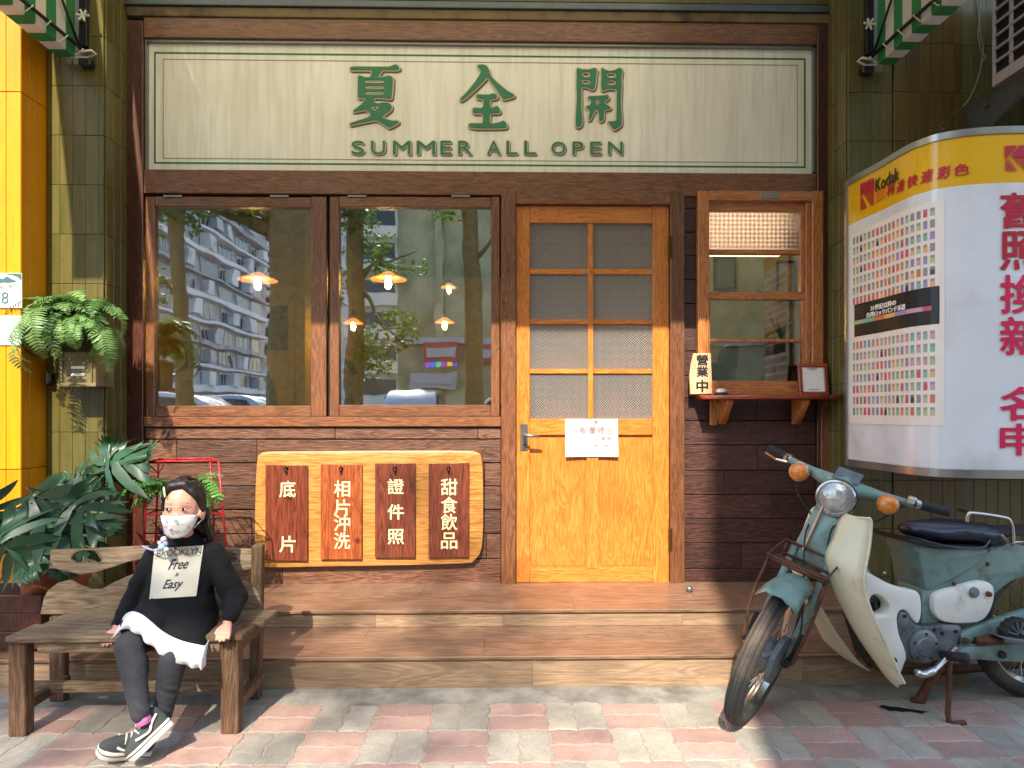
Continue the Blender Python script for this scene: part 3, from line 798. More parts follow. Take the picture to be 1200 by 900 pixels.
# shelf
sh = thing('wall_shelf', 'narrow brown wooden shelf on two brackets below the serving window', 'shelf', P(890, 470, FY - .1))
zsh = P(890, 463, FY - .08).z
xa, xb = P(817, 470, FY).x - .02, XY(987, FY - .17)
bm = shape([[(xa, FY - .02), (xa + .02, FY - .17), (xb, FY - .17), (xb, FY - .02)]], .022, .003); vmap(bm, lambda c: (c.x, c.y, zsh - .012 + c.z))
obj('top', bm, W_red, sh)
for (p0, p1) in ((833, 855), (921, 940)):
    X0, X1 = XY(p0, FY - .03), XY(p1, FY - .03)
    xm = (X0 + X1) / 2
    for s in ((X0, xm - .012),) if p0 == 833 else ():
        obj('backplate', bx(s[0], s[1], FY - .022, FY - .006, zsh - .16, zsh - .0235, .002), W_win, sh)
    br = shape([[(FY - .008, zsh - .0235), (FY - .15, zsh - .0235), (FY - .15, zsh - .04), (FY - .045, zsh - .155), (FY - .008, zsh - .155)]], .034, .003)
    vmap(br, lambda c: (xm + .012 + c.z, c.x, c.y)); obj('bracket', br, W_win, sh)
obj('hinge', bx(XY(839, FY), XY(844, FY), FY - .026, FY - .0225, zsh - .13, zsh - .04, .001), plain('brass', 'b08a3c', .35, .8), sh)
# open sign (wood slab)
Yo = FY - .07
osn = thing('wooden_slab_sign', 'pale wooden slab with black characters on the left end of the shelf', 'sign', P(822, 462, Yo))
pts = [(814, 414), (834, 413.5), (835, 440), (835.5, 461.5), (809.5, 462), (809, 440), (811, 425)]
bm = shape([[(P(x, y, Yo).x, P(x, y, Yo).z) for x, y in pts]], .018, .003)
vmap(bm, lambda c: (c.x, Yo + c.z + .02, c.y + (zsh - P(0, 462, Yo).z) * 0)); obj('slab', bm, W_pale, osn)
for k, s in enumerate('營業中'):
    y0 = (415.5, 429, 445)[k]; wall_text('character', s, 816, y0, 830, y0 + (13, 13, 15)[k], Yo + .010, M_black, osn, .03)
# small bell / box
bo = thing('desk_bell', 'small black and white bell beside the wooden slab on the shelf', 'bell', P(845, 463, Yo))
M2 = Matrix.Translation(Vector((XY(845, Yo), Yo, zsh)))
obj('base', lathe(nb(), [(0, 0), (.035, 0), (.036, .008), (.03, .014), (0, .014)], 20, M2), M_black, bo, 'auto')
obj('dome', lathe(nb(), [(.027, .0145), (.026, .024), (.018, .033), (0, .036)], 20, M2), M_white, bo, True)
# framed card
fr = thing('photo_frame', 'brown wooden frame holding a white printed card on the shelf', 'frame', P(955, 461, Yo))
Mfr = Matrix.Translation(Vector((XY(955, Yo), Yo, zsh))) @ Matrix.Rotation(R(-8), 4, 'X')
def fb(x0, x1, y0, y1, z0, z1, bev=0): return box(nb(), x0, x1, y0, y1, z0, z1, bev, Mfr)
fw, fh = .078, .172
obj('rail', fb(-fw, fw, 0, .02, 0.001, .02, .003), W_red, fr); obj('rail', fb(-fw, fw, 0, .02, fh - .02, fh, .003), W_red, fr)
obj('rail', fb(-fw, -fw + .02, .0005, .02, .0205, fh - .0205, .003), W_red, fr); obj('rail', fb(fw - .02, fw, .0005, .02, .0205, fh - .0205, .003), W_red, fr)
obj('card', fb(-fw + .019, fw - .019, .008, .012, .019, fh - .019), M_paper, fr)
M_grey_print = plain('grey_print', '8a8a8e', .7)
for (x0, x1, z) in ((-.03, .03, .145), (-.02, .02, .137), (-.025, .025, .03)):
    obj('printed_line', fb(x0, x1, .0072, .0085, z, z + .004), M_grey_print, fr)

# ------------------------------------------------------------------ hanging plaques board
YB = FY - .03
mb = tag(obj('menu_board', vmap(shape([[(P(q.x, q.y, YB).x, P(q.x, q.y, YB).z) for q in spline([(300, 545), (304, 532), (318, 529.5), (380, 529), (450, 528.5), (540, 528.5), (558, 530), (565, 540), (566.5, 590), (565, 640), (556, 657), (540, 661), (450, 663.5), (380, 664.5), (320, 665.5), (304, 662), (299, 650), (298, 600)], 4)]], .036, .008),
     lambda c: (c.x, YB + c.z + .022, c.y)), W_oak, None, 'auto'), 'wide rounded oak board with wavy grain carrying four dark plaques below the windows', 'board')
M_plate2 = plain('dark_metal', '3a3632', .35, .8)
for (x0, x1, y0, y1, s, ys, desc, tilt) in (
    (312, 361, 544.5, 656, '底片', (563.5, 628), 'leftmost dark plaque on the oak board, lettered 底片', -.004),
    (376.5, 424.5, 544, 655, '相片沖洗', (563, 585, 603, 624), 'bright orange brown plaque on the oak board, lettered 相片沖洗', .0),
    (440, 487, 543, 653, '證件照', (561, 591, 620), 'plaque with black stains on the oak board, lettered 證件照', .0),
    (502.5, 549.5, 543, 653, '甜食飲品', (561, 582, 602, 624), 'rightmost plaque on the oak board, lettered 甜食飲品', .003)):
    a = P(x0, y1, YB); b = P(x1, y0, YB)
    pq = thing('hanging_plaque', desc, 'plaque', ((a.x + b.x) / 2, YB - .01, a.z), 'wooden plaques hung on the oak board')
    hx = (a.x + b.x) / 2; hz = P(0, 550.5, YB).z
    hole = [(hx + .011 * cos(k * pi / 6), hz + .014 * sin(k * pi / 6)) for k in range(12)]
    bm = shape([[(a.x, a.z), (b.x, a.z + tilt), (b.x + tilt * .3, b.z + tilt), (a.x, b.z)], hole], .014, .0015)
    vmap(bm, lambda c: (c.x, YB - .006 + c.z, c.y)); obj('slat', bm, W_plaq2 if len(s) == 4 and s[0] == '相' else W_plaq, pq)
    pg = nb(); tube(pg, [Vector((hx, YB + .01, hz + .006)), Vector((hx, YB - .02, hz + .006)), Vector((hx, YB - .024, hz - .004)), Vector((hx, YB - .024, hz - .016))], .0055, 8); obj('hook', pg, M_plate2, pq, True)
    for ch, yy in zip(s, ys):
        cw = 19 if len(s) > 2 or True else 20
        cx = (x0 + x1) / 2 + 0.3
        wall_text('character', ch, cx - 9.6, yy, cx + 9.6, yy + (19.5 if len(s) != 3 else 18), YB - .0145, M_letter, pq, .012)

# ------------------------------------------------------------------ AWNING (side wings are what shows; the canopy shades the front)
def cloth(name, col):
    m, n, b = newmat(name); b.inputs['Base Color'].default_value = rgb(col); b.inputs['Roughness'].default_value = .85
    tl = n.nodes.new('ShaderNodeBsdfTranslucent'); tl.inputs[0].default_value = rgb(col); mx = n.nodes.new('ShaderNodeMixShader'); mx.inputs[0].default_value = .45
    n.links.new(b.outputs[0], mx.inputs[1]); n.links.new(tl.outputs[0], mx.inputs[2]); n.links.new(mx.outputs[0], n.nodes['Material Output'].inputs[0])
    return m
M_ag = cloth('awning_green', '4a9a62'); M_aw = cloth('awning_white', 'e2dcd0')
M_cang = cloth('canopy_pale_green', 'c4caac'); M_canw = cloth('canopy_warm_white', 'e8dcc4')  # unseen canopy cloth, paled so it tints the light on the sign less
ZA = P(105, 68, YG - .03).z
XAl, XAr = P(86, 60, YG - .05).x, P(1030, 60, YG - .05).x
YF = FY - (ZA - 1.60) / 1.0
aw = thing('striped_awning', 'green and white striped awning above the shop front, its side wings laced to white arms', 'awning', (0, YG, ZA))
st = .068
ys_ = []
yy = YG - .04; k = 0
while yy > YF:
    y2 = max(yy - st, YF); ys_.append((y2, yy, k)); yy = y2; k += 1
zc0, zc1 = 3.95, ZA + .22
for sgn, XA in ((-1, XAl), (1, XAr)):
    def ztop(y): return zc1 + (zc0 - zc1) * (y - YF) / (YG - YF)
    for (a, b, k) in ys_:
        mt = (M_ag, M_aw)[k % 2]; bm = nb(); vs_ = []
        for x in (XA - .0015, XA + .0015):
            vs_.append([bm.verts.new((x, a, ZA + .004)), bm.verts.new((x, b, ZA + .004)), bm.verts.new((x, b, ztop(b))), bm.verts.new((x, a, ztop(a)))])
        bm.faces.new(vs_[0]); bm.faces.new(vs_[1][::-1])
        for q in range(4): bm.faces.new((vs_[0][q], vs_[0][(q + 1) % 4], vs_[1][(q + 1) % 4], vs_[1][q]))
        obj('wing_stripe', bm, mt, aw)
        x0, x1 = (XA - .082, XA) if sgn < 0 else (XA, XA + .082)
        obj('hem_stripe', bx(x0, x1, a, b, ZA - .001, ZA + .003), mt, aw)
    # arm, lacing, bracket
    bm = nb(); xa_ = XA - sgn * .022
    tube(bm, [(xa_, YG, ZA + .05), (xa_, YF, ZA + .02)], .009, 8); obj('arm', bm, M_black, aw, True)
    bm = nb(); tube(bm, [(xa_, YG - .02, ZA + .03), (XA - sgn * .015, YG - .5, ZA + .62)], .007, 6); obj('brace', bm, M_black, aw, True)
    for q in range(9):
        y = YG - .05 - q * .115
        bm = nb(); tube(bm, [(XA + sgn * .03, y, ZA + .006), (XA - sgn * .01, y + .01, ZA + .012), (XA - sgn * .035, y + .02, ZA + .045), (XA - sgn * .01, y + .03, ZA + .055)], .0032, 5)
        obj('lacing_cord', bm, M_white, aw, True)
    bm = nb(); tube(bm, [(XA + sgn * .02, YG - .04, ZA), (XA - sgn * .05, YG - .02, ZA + .005), (XA - sgn * .10, YG - .035, ZA + .02), (XA - sgn * .085, YG - .045, ZA + .03), (XA - sgn * .03, YG - .05, ZA + .02)], .006, 6); obj('cord_knot', bm, M_white, aw, True)
    obj('wall_bracket', bx(XA - sgn * .05 - .03, XA - sgn * .05 + .03, YG - .05, YG - .003, ZA - .045, ZA - .008, .006), M_black, aw)
    obj('shadow_strip', bx(min(XA - sgn * .012, XA - sgn * .05), max(XA - sgn * .012, XA - sgn * .05), YG - .03, YG - .003, ZA + .06, 3.9, .002), M_black, aw)  # black strip stands in for the shaded gap at the wall
    bm = nb(); 
    for a_ in range(6): tube(bm, [(XA - sgn * .045, YG - .045, ZA + .20), (XA - sgn * .045 + .03 * cos(a_), YG - .05, ZA + .20 + .03 * sin(a_))], .006, 5)
    obj('cord_end', bm, M_white, aw)
canw = (XAr - XAl - .025) / 31
obj('shade_canopy', bx(XAl - .44, XAl + .004, YF, YG, zc1 + .02, zc1 + .026) if False else vmap(bx(0, 1, 0, 1, 0, 1), lambda c: (XAl - .24 + .244 * c.x, YF + (YG - YF) * c.y, zc1 + (zc0 - zc1) * c.y + .004 * c.z)), M_aw, aw)  # unseen strip added to shade the olive wall, slit left for a sun streak
obj('shade_valance', bx(XAl - .24, XAl - .09, YF - .003, YF, ZA, zc1), M_ag, aw)  # front drop of the added shading strip
for k in range(31):
    x0 = XAl + .025 + k * canw; x1 = x0 + canw; bm = nb()
    row = [(bm.verts.new((x0, y, z)), bm.verts.new((x1, y, z))) for y, z in ((YG, zc0), (YF, zc1), (YF, ZA))]
    for p_, q_ in zip(row, row[1:]): bm.faces.new((p_[0], p_[1], q_[1], q_[0]))
    obj('canopy_stripe', bm, (M_cang, M_canw)[k % 2], aw)
bm = nb(); tube(bm, [(XAl, YF, ZA + .02), (XAr, YF, ZA + .02)], .012, 8); obj('front_bar', bm, M_white, aw, True)

# ------------------------------------------------------------------ LIGHT BOX
HT = 1.135
tab = [(993, 213), (1010, 202.5), (1033, 190), (1050, 179.5), (1067, 170), (1083, 163.5), (1100, 158), (1133, 152.7), (1167, 150), (1200, 149)]
curve = []
for px, py in tab:
    t = HT * F / (HZ - py); d = ray(px, HZ); curve.append(Vector((d.x * t, d.y * t, 0)))
cs = spline(curve, 6, False)
last = cs[-1]
ext = [Vector((last.x + .10 * k, last.y + .002 * k * k, 0)) for k in range(1, 8)]
ext += [Vector((last.x + .78, last.y + .15, 0)), Vector((last.x + .83, last.y + .3, 0)), Vector((last.x + .84, YG - .02, 0))]
cs2 = [Vector((XY(993.5, YG - .005) + .004, YG - .005, 0))] + cs + ext
ZB0, ZB1 = ZC - 63 / 270 * HT, ZC + HT
SSUB = cs2
def lb(px, off=0.0):
    """point and outward normal on the light box curve under image column px"""
    d = ray(px, HZ)
    for a, b in zip(SSUB, SSUB[1:]):
        ca = a.x * d.y - a.y * d.x; cb = b.x * d.y - b.y * d.x
        if ca <= 0 <= cb and a is not SSUB[0]:
            f = -ca / (cb - ca); p = a.lerp(b, f); tn = (b - a).normalized(); n_ = Vector((tn.y, -tn.x, 0))
            return p + n_ * off
    return SSUB[1] + Vector((-off, 0, 0))
def lz(px, py):
    p = lb(px); d = ray(px, HZ); t = p.y / d.y
    return ZC + (HZ - py) / F * t
M_lbw = plain('light_box_white', 'dfe0e2', .22, var=.04, scale=5, coat=.6, dirt='b4a4a0', dirtscale=2.2, dirtlo=.5, dirthi=.8)
M_lby = plain('light_box_yellow', 'e2ac08', .25, var=.03, coat=.6)
M_lbr = plain('light_box_red', 'b81434', .4, var=.05); M_lbp = plain('light_box_pink_red', 'd41850', .4, var=.05)
M_alu = plain('aluminium_edge', 'a8a6a2', .3, .8, .08)
lbx = thing('light_box_sign', 'large curved white light box sign with yellow top band on the olive wall', 'sign', (cs[0].x, YG, ZB0))
def strip(z0, z1, off, name, mt, pts=cs2, smooth='auto', th=0.0):
    bm = nb(); lo_, hi_ = [], []
    for i, p in enumerate(pts):
        tn = (pts[min(i + 1, len(pts) - 1)] - pts[max(i - 1, 0)]).normalized(); n_ = Vector((tn.y, -tn.x, 0))
        q = p + n_ * off
        lo_.append(bm.verts.new((q.x, q.y, z0))); hi_.append(bm.verts.new((q.x, q.y, z1)))
    for i in range(len(pts) - 1): bm.faces.new((lo_[i], lo_[i + 1], hi_[i + 1], hi_[i]))
    return obj(name, bm, mt, lbx, smooth)
ZY = lz(1000, 299 - 34) ; ZY = ZC + (HZ - 214) / F * (lb(1190).y / ray(1190, HZ).y)
strip(ZB0, ZY, 0, 'face', M_lbw); strip(ZY, ZB1, 0, 'top_band', M_lby)
def ring(z, name, mt):
    bm = nb(); bm.faces.new([bm.verts.new((p.x, p.y, z)) for p in cs2]); return obj(name, bm, mt, lbx)
ring(ZB0 - .0, 'underside', M_alu); ring(ZB1, 'lid', M_alu)
strip(ZB1 - .024, ZB1 + .004, .006, 'edge_trim', M_alu); strip(ZB0 - .004, ZB0 + .03, .006, 'edge_trim', M_alu)
bm = nb(); p = lb(993.5, .004); box(bm, p.x - .006, p.x + .01, p.y - .006, p.y + .014, ZB0, ZB1); obj('corner_trim', bm, M_alu, lbx)
def on_sign(name, bm, px0, px1, ztf, zbf, mt, par, off, slices=0):
    """lay a flat bmesh (fitted to 0..1, 0..1) on the curved sign; ztf/zbf give top and bottom height by image column"""
    for s in range(1, slices):
        bmesh.ops.bisect_plane(bm, geom=bm.verts[:] + bm.edges[:] + bm.faces[:], plane_co=(s / slices, 0, 0), plane_no=(1, 0, 0))
    def f(c):
        px = px0 + (px1 - px0) * c.x; p = lb(px, off + c.z); z0 = zbf(px); z1 = ztf(px)
        return (p.x, p.y, z0 + (z1 - z0) * c.y)
    vmap(bm, f); return obj(name, bm, mt, par)
def quads(rects):
    bm = nb()
    for (x0, y0, x1, y1) in rects:
        bm.faces.new([bm.verts.new(p) for p in ((x0, y0, 0), (x1, y0, 0), (x1, y1, 0), (x0, y1, 0))])
    return bm
def sign_text(s, px0, px1, zt, zb, mt, par, off=.003, bold=.03, name='character', shear=0):
    bm = fit(glyph(s, 0, 1, shear), .02, .98, .02, .98); W_ = max(lb(px1).x - lb(px0).x, (lb(px1) - lb(px0)).length); thicken(bm, bold * .05 / W_ * 1.6, bold * .05 / .13 * 1.1 if bold > .03 else bold * .5)
    zf = zt if callable(zt) else (lambda px: zt); zg = zb if callable(zb) else (lambda px: zb)
    return on_sign(name, bm, px0, px1, zf, zg, mt, par, off + .002, 10)
for s, y0, y1 in (('舊', 226, 268), ('照', 271, 317), ('換', 322, 368), ('新', 371, 417), ('名', 453, 493), ('申', 496, 534)):
    t = lb(1190).y / ray(1190, HZ).y
    sign_text(s, 1171, 1222 if s != '申' else 1216, ZC + (HZ - y0) / F * t, ZC + (HZ - y1) / F * t, M_lbp if y0 > 280 else M_lbr, lbx, .003, .045)
# K emblem
def k_logo(px0, px1, py0, py1, mt):
    zt = lz((px0 + px1) / 2, py0); zb = lz((px0 + px1) / 2, py1)
    polys = [[(0, .5), (0, 1), (.42, 1)], [(.12, .53), (.95, .95), (.95, .53)]]
    bm = nb()
    bm.faces.new([bm.verts.new((x, y, 0)) for x, y in ((0, 1), (.0, .55), (.1, .55), (.48, 1))])
    bm.faces.new([bm.verts.new((x, y, 0)) for x, y in ((.18, .55), (1, 1), (.55, 1))][::-1])
    bm.faces.new([bm.verts.new((x, y, 0)) for x, y in ((.2, .54), (1, .54), (1, .97))])
    for k in range(7):
        y1_ = .5 - k * .072; y0_ = y1_ - .045
        bm.faces.new([bm.verts.new((x, y, 0)) for x, y in ((.0, y0_), (.14 + (.5 - y0_) * .75, y0_), (.14 + (.5 - y1_) * .75, y1_), (.0, y1_))])
        bm.faces.new([bm.verts.new((x, y, 0)) for x, y in ((.3 + (.5 - y0_) * 1.0, y0_), (1, y0_), (1, y1_), (.3 + (.5 - y1_) * 1.0, y1_))]) if .3 + (.5 - y0_) < 1 else None
    on_sign('emblem', bm, px0, px1, lambda p: zt, lambda p: zb, mt, lbx, .005, 8)
k_logo(1009, 1025, 212, 244, M_lbr); k_logo(1177, 1207, 171, 201, M_lbr)
M_lbo = plain('light_box_orange', 'd87818', .4)
sign_text('Kodak', 1026.5, 1055, lz(1040, 203), lz(1040, 219), M_black, lbx, .003, .02, 'wordmark')
on_sign('colour_patch', quads([(0, 0, .3, 1), (.35, .05, .65, 1), (.7, .1, 1, 1)]), 1027, 1038, lambda p: lz(1032, 219), lambda p: lz(1032, 236), M_lbo, lbx, .003)
for ch, a, b, y0, y1 in (('柯', 1040, 1050, 215, 229), ('達', 1051, 1061, 211, 225), ('快', 1064, 1076, 205, 219), ('速', 1079, 1094, 199, 214), ('彩', 1098, 1114, 195, 210), ('色', 1118, 1135, 192, 206)):
    sign_text(ch, a, b, lz((a + b) / 2, y0), lz((a + b) / 2, y1), M_lbr, lbx, .003, .025, 'character', .15)
# poster on the light box
po = thing('gig_poster', 'cream poster with rows of coloured cards and a black band, stuck on the light box', 'poster', (lb(1050).x, lb(1050).y, ZC))
zpt = lz(1104, 234); zpb = lz(1104, 499)
M_post = plain('poster_paper', 'ece0d6', .45, var=.03)
on_sign('sheet', quads([(0, 0, 1, 1)]), 997, 1107, lambda p: zpt, lambda p: zpb, M_post, po, .0025, 14)
pal = ['d0526a', 'e08a68', 'e6b070', 'a8b894', '8fb0a4', '9c8cc0', '8c8c94', '3c4048', '76b89c', 'c8a0a8', 'b8c090', 'd8744c']
pm = [plain('print_colour_%s' % n_, c, .5, var=.02) for n_, c in zip(('rose', 'salmon', 'sand', 'sage', 'teal', 'violet', 'grey', 'charcoal', 'mint', 'mauve', 'lime', 'orange'), pal)]
cols = {k: [] for k in range(len(pm))}; tops = []
rng = random.Random(5)
# columns are equally wide on the poster itself
NCOL = 18
def col_u(c): return c
arc = [lb(997 + 110 * k / 60) for k in range(61)]
cum = [0]
for a, b in zip(arc, arc[1:]): cum.append(cum[-1] + (b - a).length)
def pxs(f):
    target = f * cum[-1]
    for i in range(60):
        if cum[i + 1] >= target - 1e-9: return (i + (target - cum[i]) / (cum[i + 1] - cum[i])) / 60
    return 1.0
for r in range(7):
    for c in range(NCOL):
        kk = rng.choices(range(len(pm)), [1, 6 if 3 < c < 12 and r > 1 else 1, 2, 4 if c < 12 and r < 3 else 1, 2 if c < 5 else 1, 4 if c > 11 else .3, 4 if r == 0 or c > 14 else 1, 1, 1, 1, 1, 3 if 4 < c < 12 else .5])[0]
        if r > 4 and c < 5: kk = rng.choice([0, 0, 3, 11])
        u0 = .045 + .915 * c / NCOL; u1 = u0 + .031; v1 = .972 - r * .0525; v0 = v1 - .036
        cols[kk].append((pxs(u0), v0, pxs(u1), v1)); tops.append((pxs(u0 + .003), v1 - .013, pxs(u1 - .003), v1 - .002))
for r in range(7):
    for c in range(NCOL):
        kk = rng.choices(range(len(pm)), [4 if r > 2 else 1, 2, 1, 3, 3, 2, 1, .5, 3 if c > 12 else 1, 4, 3, 1])[0]
        u0 = .045 + .915 * c / NCOL; u1 = u0 + .031; v1 = .425 - r * .0570; v0 = v1 - .038
        cols[kk].append((pxs(u0), v0, pxs(u1), v1)); tops.append((pxs(u0 + .003), v1 - .013, pxs(u0 + .013), v1 - .002)); tops.append((pxs(u1 - .013), v1 - .013, pxs(u1 - .003), v1 - .002))
for k, rs in cols.items():
    if rs: on_sign('printed_cards', quads(rs), 997, 1107, lambda p: zpt, lambda p: zpb, pm[k], po, .0034)['kind'] = 'stuff'
on_sign('printed_cards', quads(tops), 997, 1107, lambda p: zpt, lambda p: zpb, pm[6], po, .0036)['kind'] = 'stuff'
on_sign('black_band', quads([(.045, .452, .945, .62)]), 997, 1107, lambda p: zpt, lambda p: zpb, M_black, po, .0036, 14)
strip_r = {}
for c in range(26):
    u0 = .06 + .86 * c / 26; strip_r.setdefault((3, 8, 11, 2, 5, 9, 0)[min(c // 4, 6)], []).append((pxs(u0), .515, pxs(u0 + .034), .535))
for k, rs in strip_r.items(): on_sign('printed_cards', quads(rs), 997, 1107, lambda p: zpt, lambda p: zpb, pm[k], po, .0042)['kind'] = 'stuff'
zz = lambda v: (lambda p: zpb + (zpt - zpb) * v)
sign_text('21世紀以降の', 1021, 1052, zz(.595), zz(.567), M_paper, po, .0044, .03, 'lettering')
sign_text('台湾ロックバンド系譜', 1016, 1063, zz(.564), zz(.537), M_paper, po, .0044, .03, 'lettering')
bm = nb()
# ------------------------------------------------------------------ AIR CONDITIONER
M_ac = plain('ac_plastic', 'b8a8a0', .5, var=.05)
YA = 3.08; xA = XY(1163, YA); zA = P(1163, 103, YA).z
ac = thing('air_conditioner', 'beige air conditioner outdoor unit with slatted grille high on the right wall', 'air conditioner', (xA + .3, YA - .2, zA))
y1a, y0a = YA, YA - .62
obj('casing', bx(xA + .012, xA + .75, y0a, y1a, zA, zA + .62, .008), M_ac, ac)
obj('coil', bx(xA + .006, xA + .0115, y0a + .02, y1a - .01, zA + .04, zA + .6), M_dark, ac)
obj('frame_edge', bx(xA - .004, xA + .0115, y1a - .018, y1a, zA, zA + .62, .003), M_ac, ac)
obj('frame_edge', bx(xA - .004, xA + .0115, y0a, y1a - .0185, zA, zA + .055, .003), M_ac, ac)
for k in range(2): obj('mullion', bx(xA - .004, xA + .0055, y1a - .125 - k * .14, y1a - .105 - k * .14, zA + .056, zA + .62, .002), M_ac, ac)
for k in range(9):
    z = zA + .105 + k * .062
    obj('slat', bx(xA - .006, xA + .0058, y0a, y1a - .019, z, z + .014, .003), M_ac, ac)
M_brk = plain('bracket_steel', '6c6a68', .45, .6, dirt='4a3c30')
br_ = thing('ac_bracket', 'grey slotted steel bracket carrying the air conditioner on the wall', 'bracket', (xA + .1, YG, zA - .1))
for xo in (.02, .55):
    bm = shape([[(YG - .004, zA - .006), (YG - .62, zA - .006), (YG - .62, zA - .03), (YG - .08, zA - .2), (YG - .004, zA - .2)],
        [(YG - .12 - .03 * cos(a) - .02, zA - .07 + .013 * sin(a)) for a in [k * pi / 5 for k in range(10)]]], .01, .001)
    vmap(bm, lambda c: (xA + xo + c.z, c.x, c.y)); obj('arm', bm, M_brk, br_)
obj('wall_plate', bx(xA + .002, xA + .68, YG - .0135, YG - .013 + .009, zA - .2, zA - .14, .001), M_brk, br_)
M_wire = plain('pale_wire', '8a8c70', .6)
wr_ = []
for pts in ([(1145, -10), (1147, 20), (1150, 45), (1152, 58), (1148, 85), (1138, 112), (1125, 128), (1112, 136)], [(1149, -10), (1148, 22), (1146, 40), (1150, 60), (1155, 66), (1149, 75)],
            [(1090, 153), (1100, 153), (1108, 150), (1113, 145), (1108, 143), (1100, 147), (1105, 151)]):
    bm = nb(); tube(bm, spline([P(x, y, YG - .015) for x, y in pts], 5, False), .0028, 5)
    o = obj('wire', bm, M_wire, None, True); wr_.append(o)
for o, l in zip(wr_, ('long pale wire hanging down the dark olive wall left of the air conditioner', 'short thin wire twisted round the long one on the dark wall', 'small loop of wire lying on top of the light box')):
    tag(o, l, 'wire')
# bolts on wall
for (px, py) in ((1036, 671), (1049, 671)):
    o = obj('wall_plug', lathe(nb(), [(0, 0), (.006, 0), (.006, .008), (0, .01)], 8, Matrix.Translation(P(px, py, YG - .013)) @ Matrix.Rotation(R(90), 4, 'X')), M_white, None)
    tag(o, 'tiny white wall plug on the %s tiles behind the moped' % ('olive' if px < 1040 else 'mustard'), 'wall plug')

# ------------------------------------------------------------------ INTERIOR seen through the glass
M_ochre = plain('ochre_plaster', 'a89a50', .8, var=.08, scale=4)
M_intd = plain('dark_interior', '2a2418', .8)
RX0, RX1, RY1, RZ1 = -2.9, 2.6, 9.8, 3.15
tag(obj('interior_floor', bx(RX0, RX1, FY + .14, RY1, .15, .2), plain('interior_floor', '3a2c20', .5)), kind='structure')
tag(obj('interior_ceiling', bx(RX0, RX1, FY + .14, RY1, RZ1, RZ1 + .1), M_intd), kind='structure')
tag(obj('interior_wall', bx(RX0, RX1, RY1, RY1 + .1, .2, RZ1), M_ochre), kind='structure')
tag(obj('interior_wall', bx(RX0 - .1, RX0, FY + .14, RY1, .2, RZ1), M_ochre), kind='structure')
tag(obj('interior_wall', bx(RX1, RX1 + .1, FY + .14, RY1, .2, RZ1), M_ochre), kind='structure')
tag(obj('partition_wall', bx(XY(345, 6.2), XY(345, 6.2) + .1, 6.2, RY1, .2, RZ1), M_ochre), kind='structure')
tag(obj('partition_wall', bx(1.25, RX1, 4.75, 4.85, .2, RZ1), plain('serving_room_wall', '7a7048', .8)), kind='structure')
# lining behind the front so that no light leaks in
lin = tag(obj('interior_lining', pbox(166, 0, 972, 202, FY, FY + .09, FY + .12), M_intd), kind='structure')
tag(obj('interior_lining', pbox(166, 487, 972, 690, FY, FY + .09, FY + .12), M_intd), kind='structure')
tag(obj('interior_lining', bx(RX0, P(170, 0, FY).x, FY + .1, FY + .14, 0, 3.6), M_intd), kind='structure')
tag(obj('interior_lining', bx(P(965, 0, FY).x, RX1, FY + .1, FY + .14, 0, 3.6), M_intd), kind='structure')
M_shade = plain('lamp_shade', 'c87848', .5, emit=('ff9a50', .9)); M_bulb = emitter('lamp_bulb', 'ffb850', 190)
M_shade_in = M_shade
def pendant(px, py, Y, rad, lab, en=6):
    p = P(px, py, Y)
    t = thing('pendant_lamp', lab, 'pendant lamp', p, 'pendant lamps hanging in the cafe')
    M_ = Matrix.Translation(p)
    obj('shade', lathe(nb(), [(.03, .05), (.05, .035), (rad, 0), (rad + .002, -.004), (.05, .026), (.028, .04)], 28, M_), M_shade, t, True)
    obj('bulb', lathe(nb(), [(.012, .03), (.020, 0), (.024, -.03), (.022, -.055), (.012, -.07), (0, -.074)], 14, M_), M_bulb, t, True)
    obj('socket', lathe(nb(), [(0, .13), (.018, .125), (.025, .05), (0, .045)], 12, M_), M_black, t, True)
    bm = nb(); tube(bm, [p + Vector((0, 0, .12)), Vector((p.x, p.y, RZ1))], .004, 5); obj('cord', bm, M_black, t)
pendant(302, 328, 4.7, .135, 'only lit pendant lamp seen through the left window, with a wide orange shade')
pendant(455, 327, 4.7, .13, 'largest lit pendant lamp seen through the window beside the door')
pendant(414, 379, 6.6, .10, 'small lit pendant lamp hanging lower left in the window beside the door')
pendant(521, 378, 6.6, .10, 'small lit pendant lamp hanging at right in the window beside the door', 8)
pendant(526, 337, 8.2, .10, 'dim far pendant lamp above another one in the window beside the door', 8)
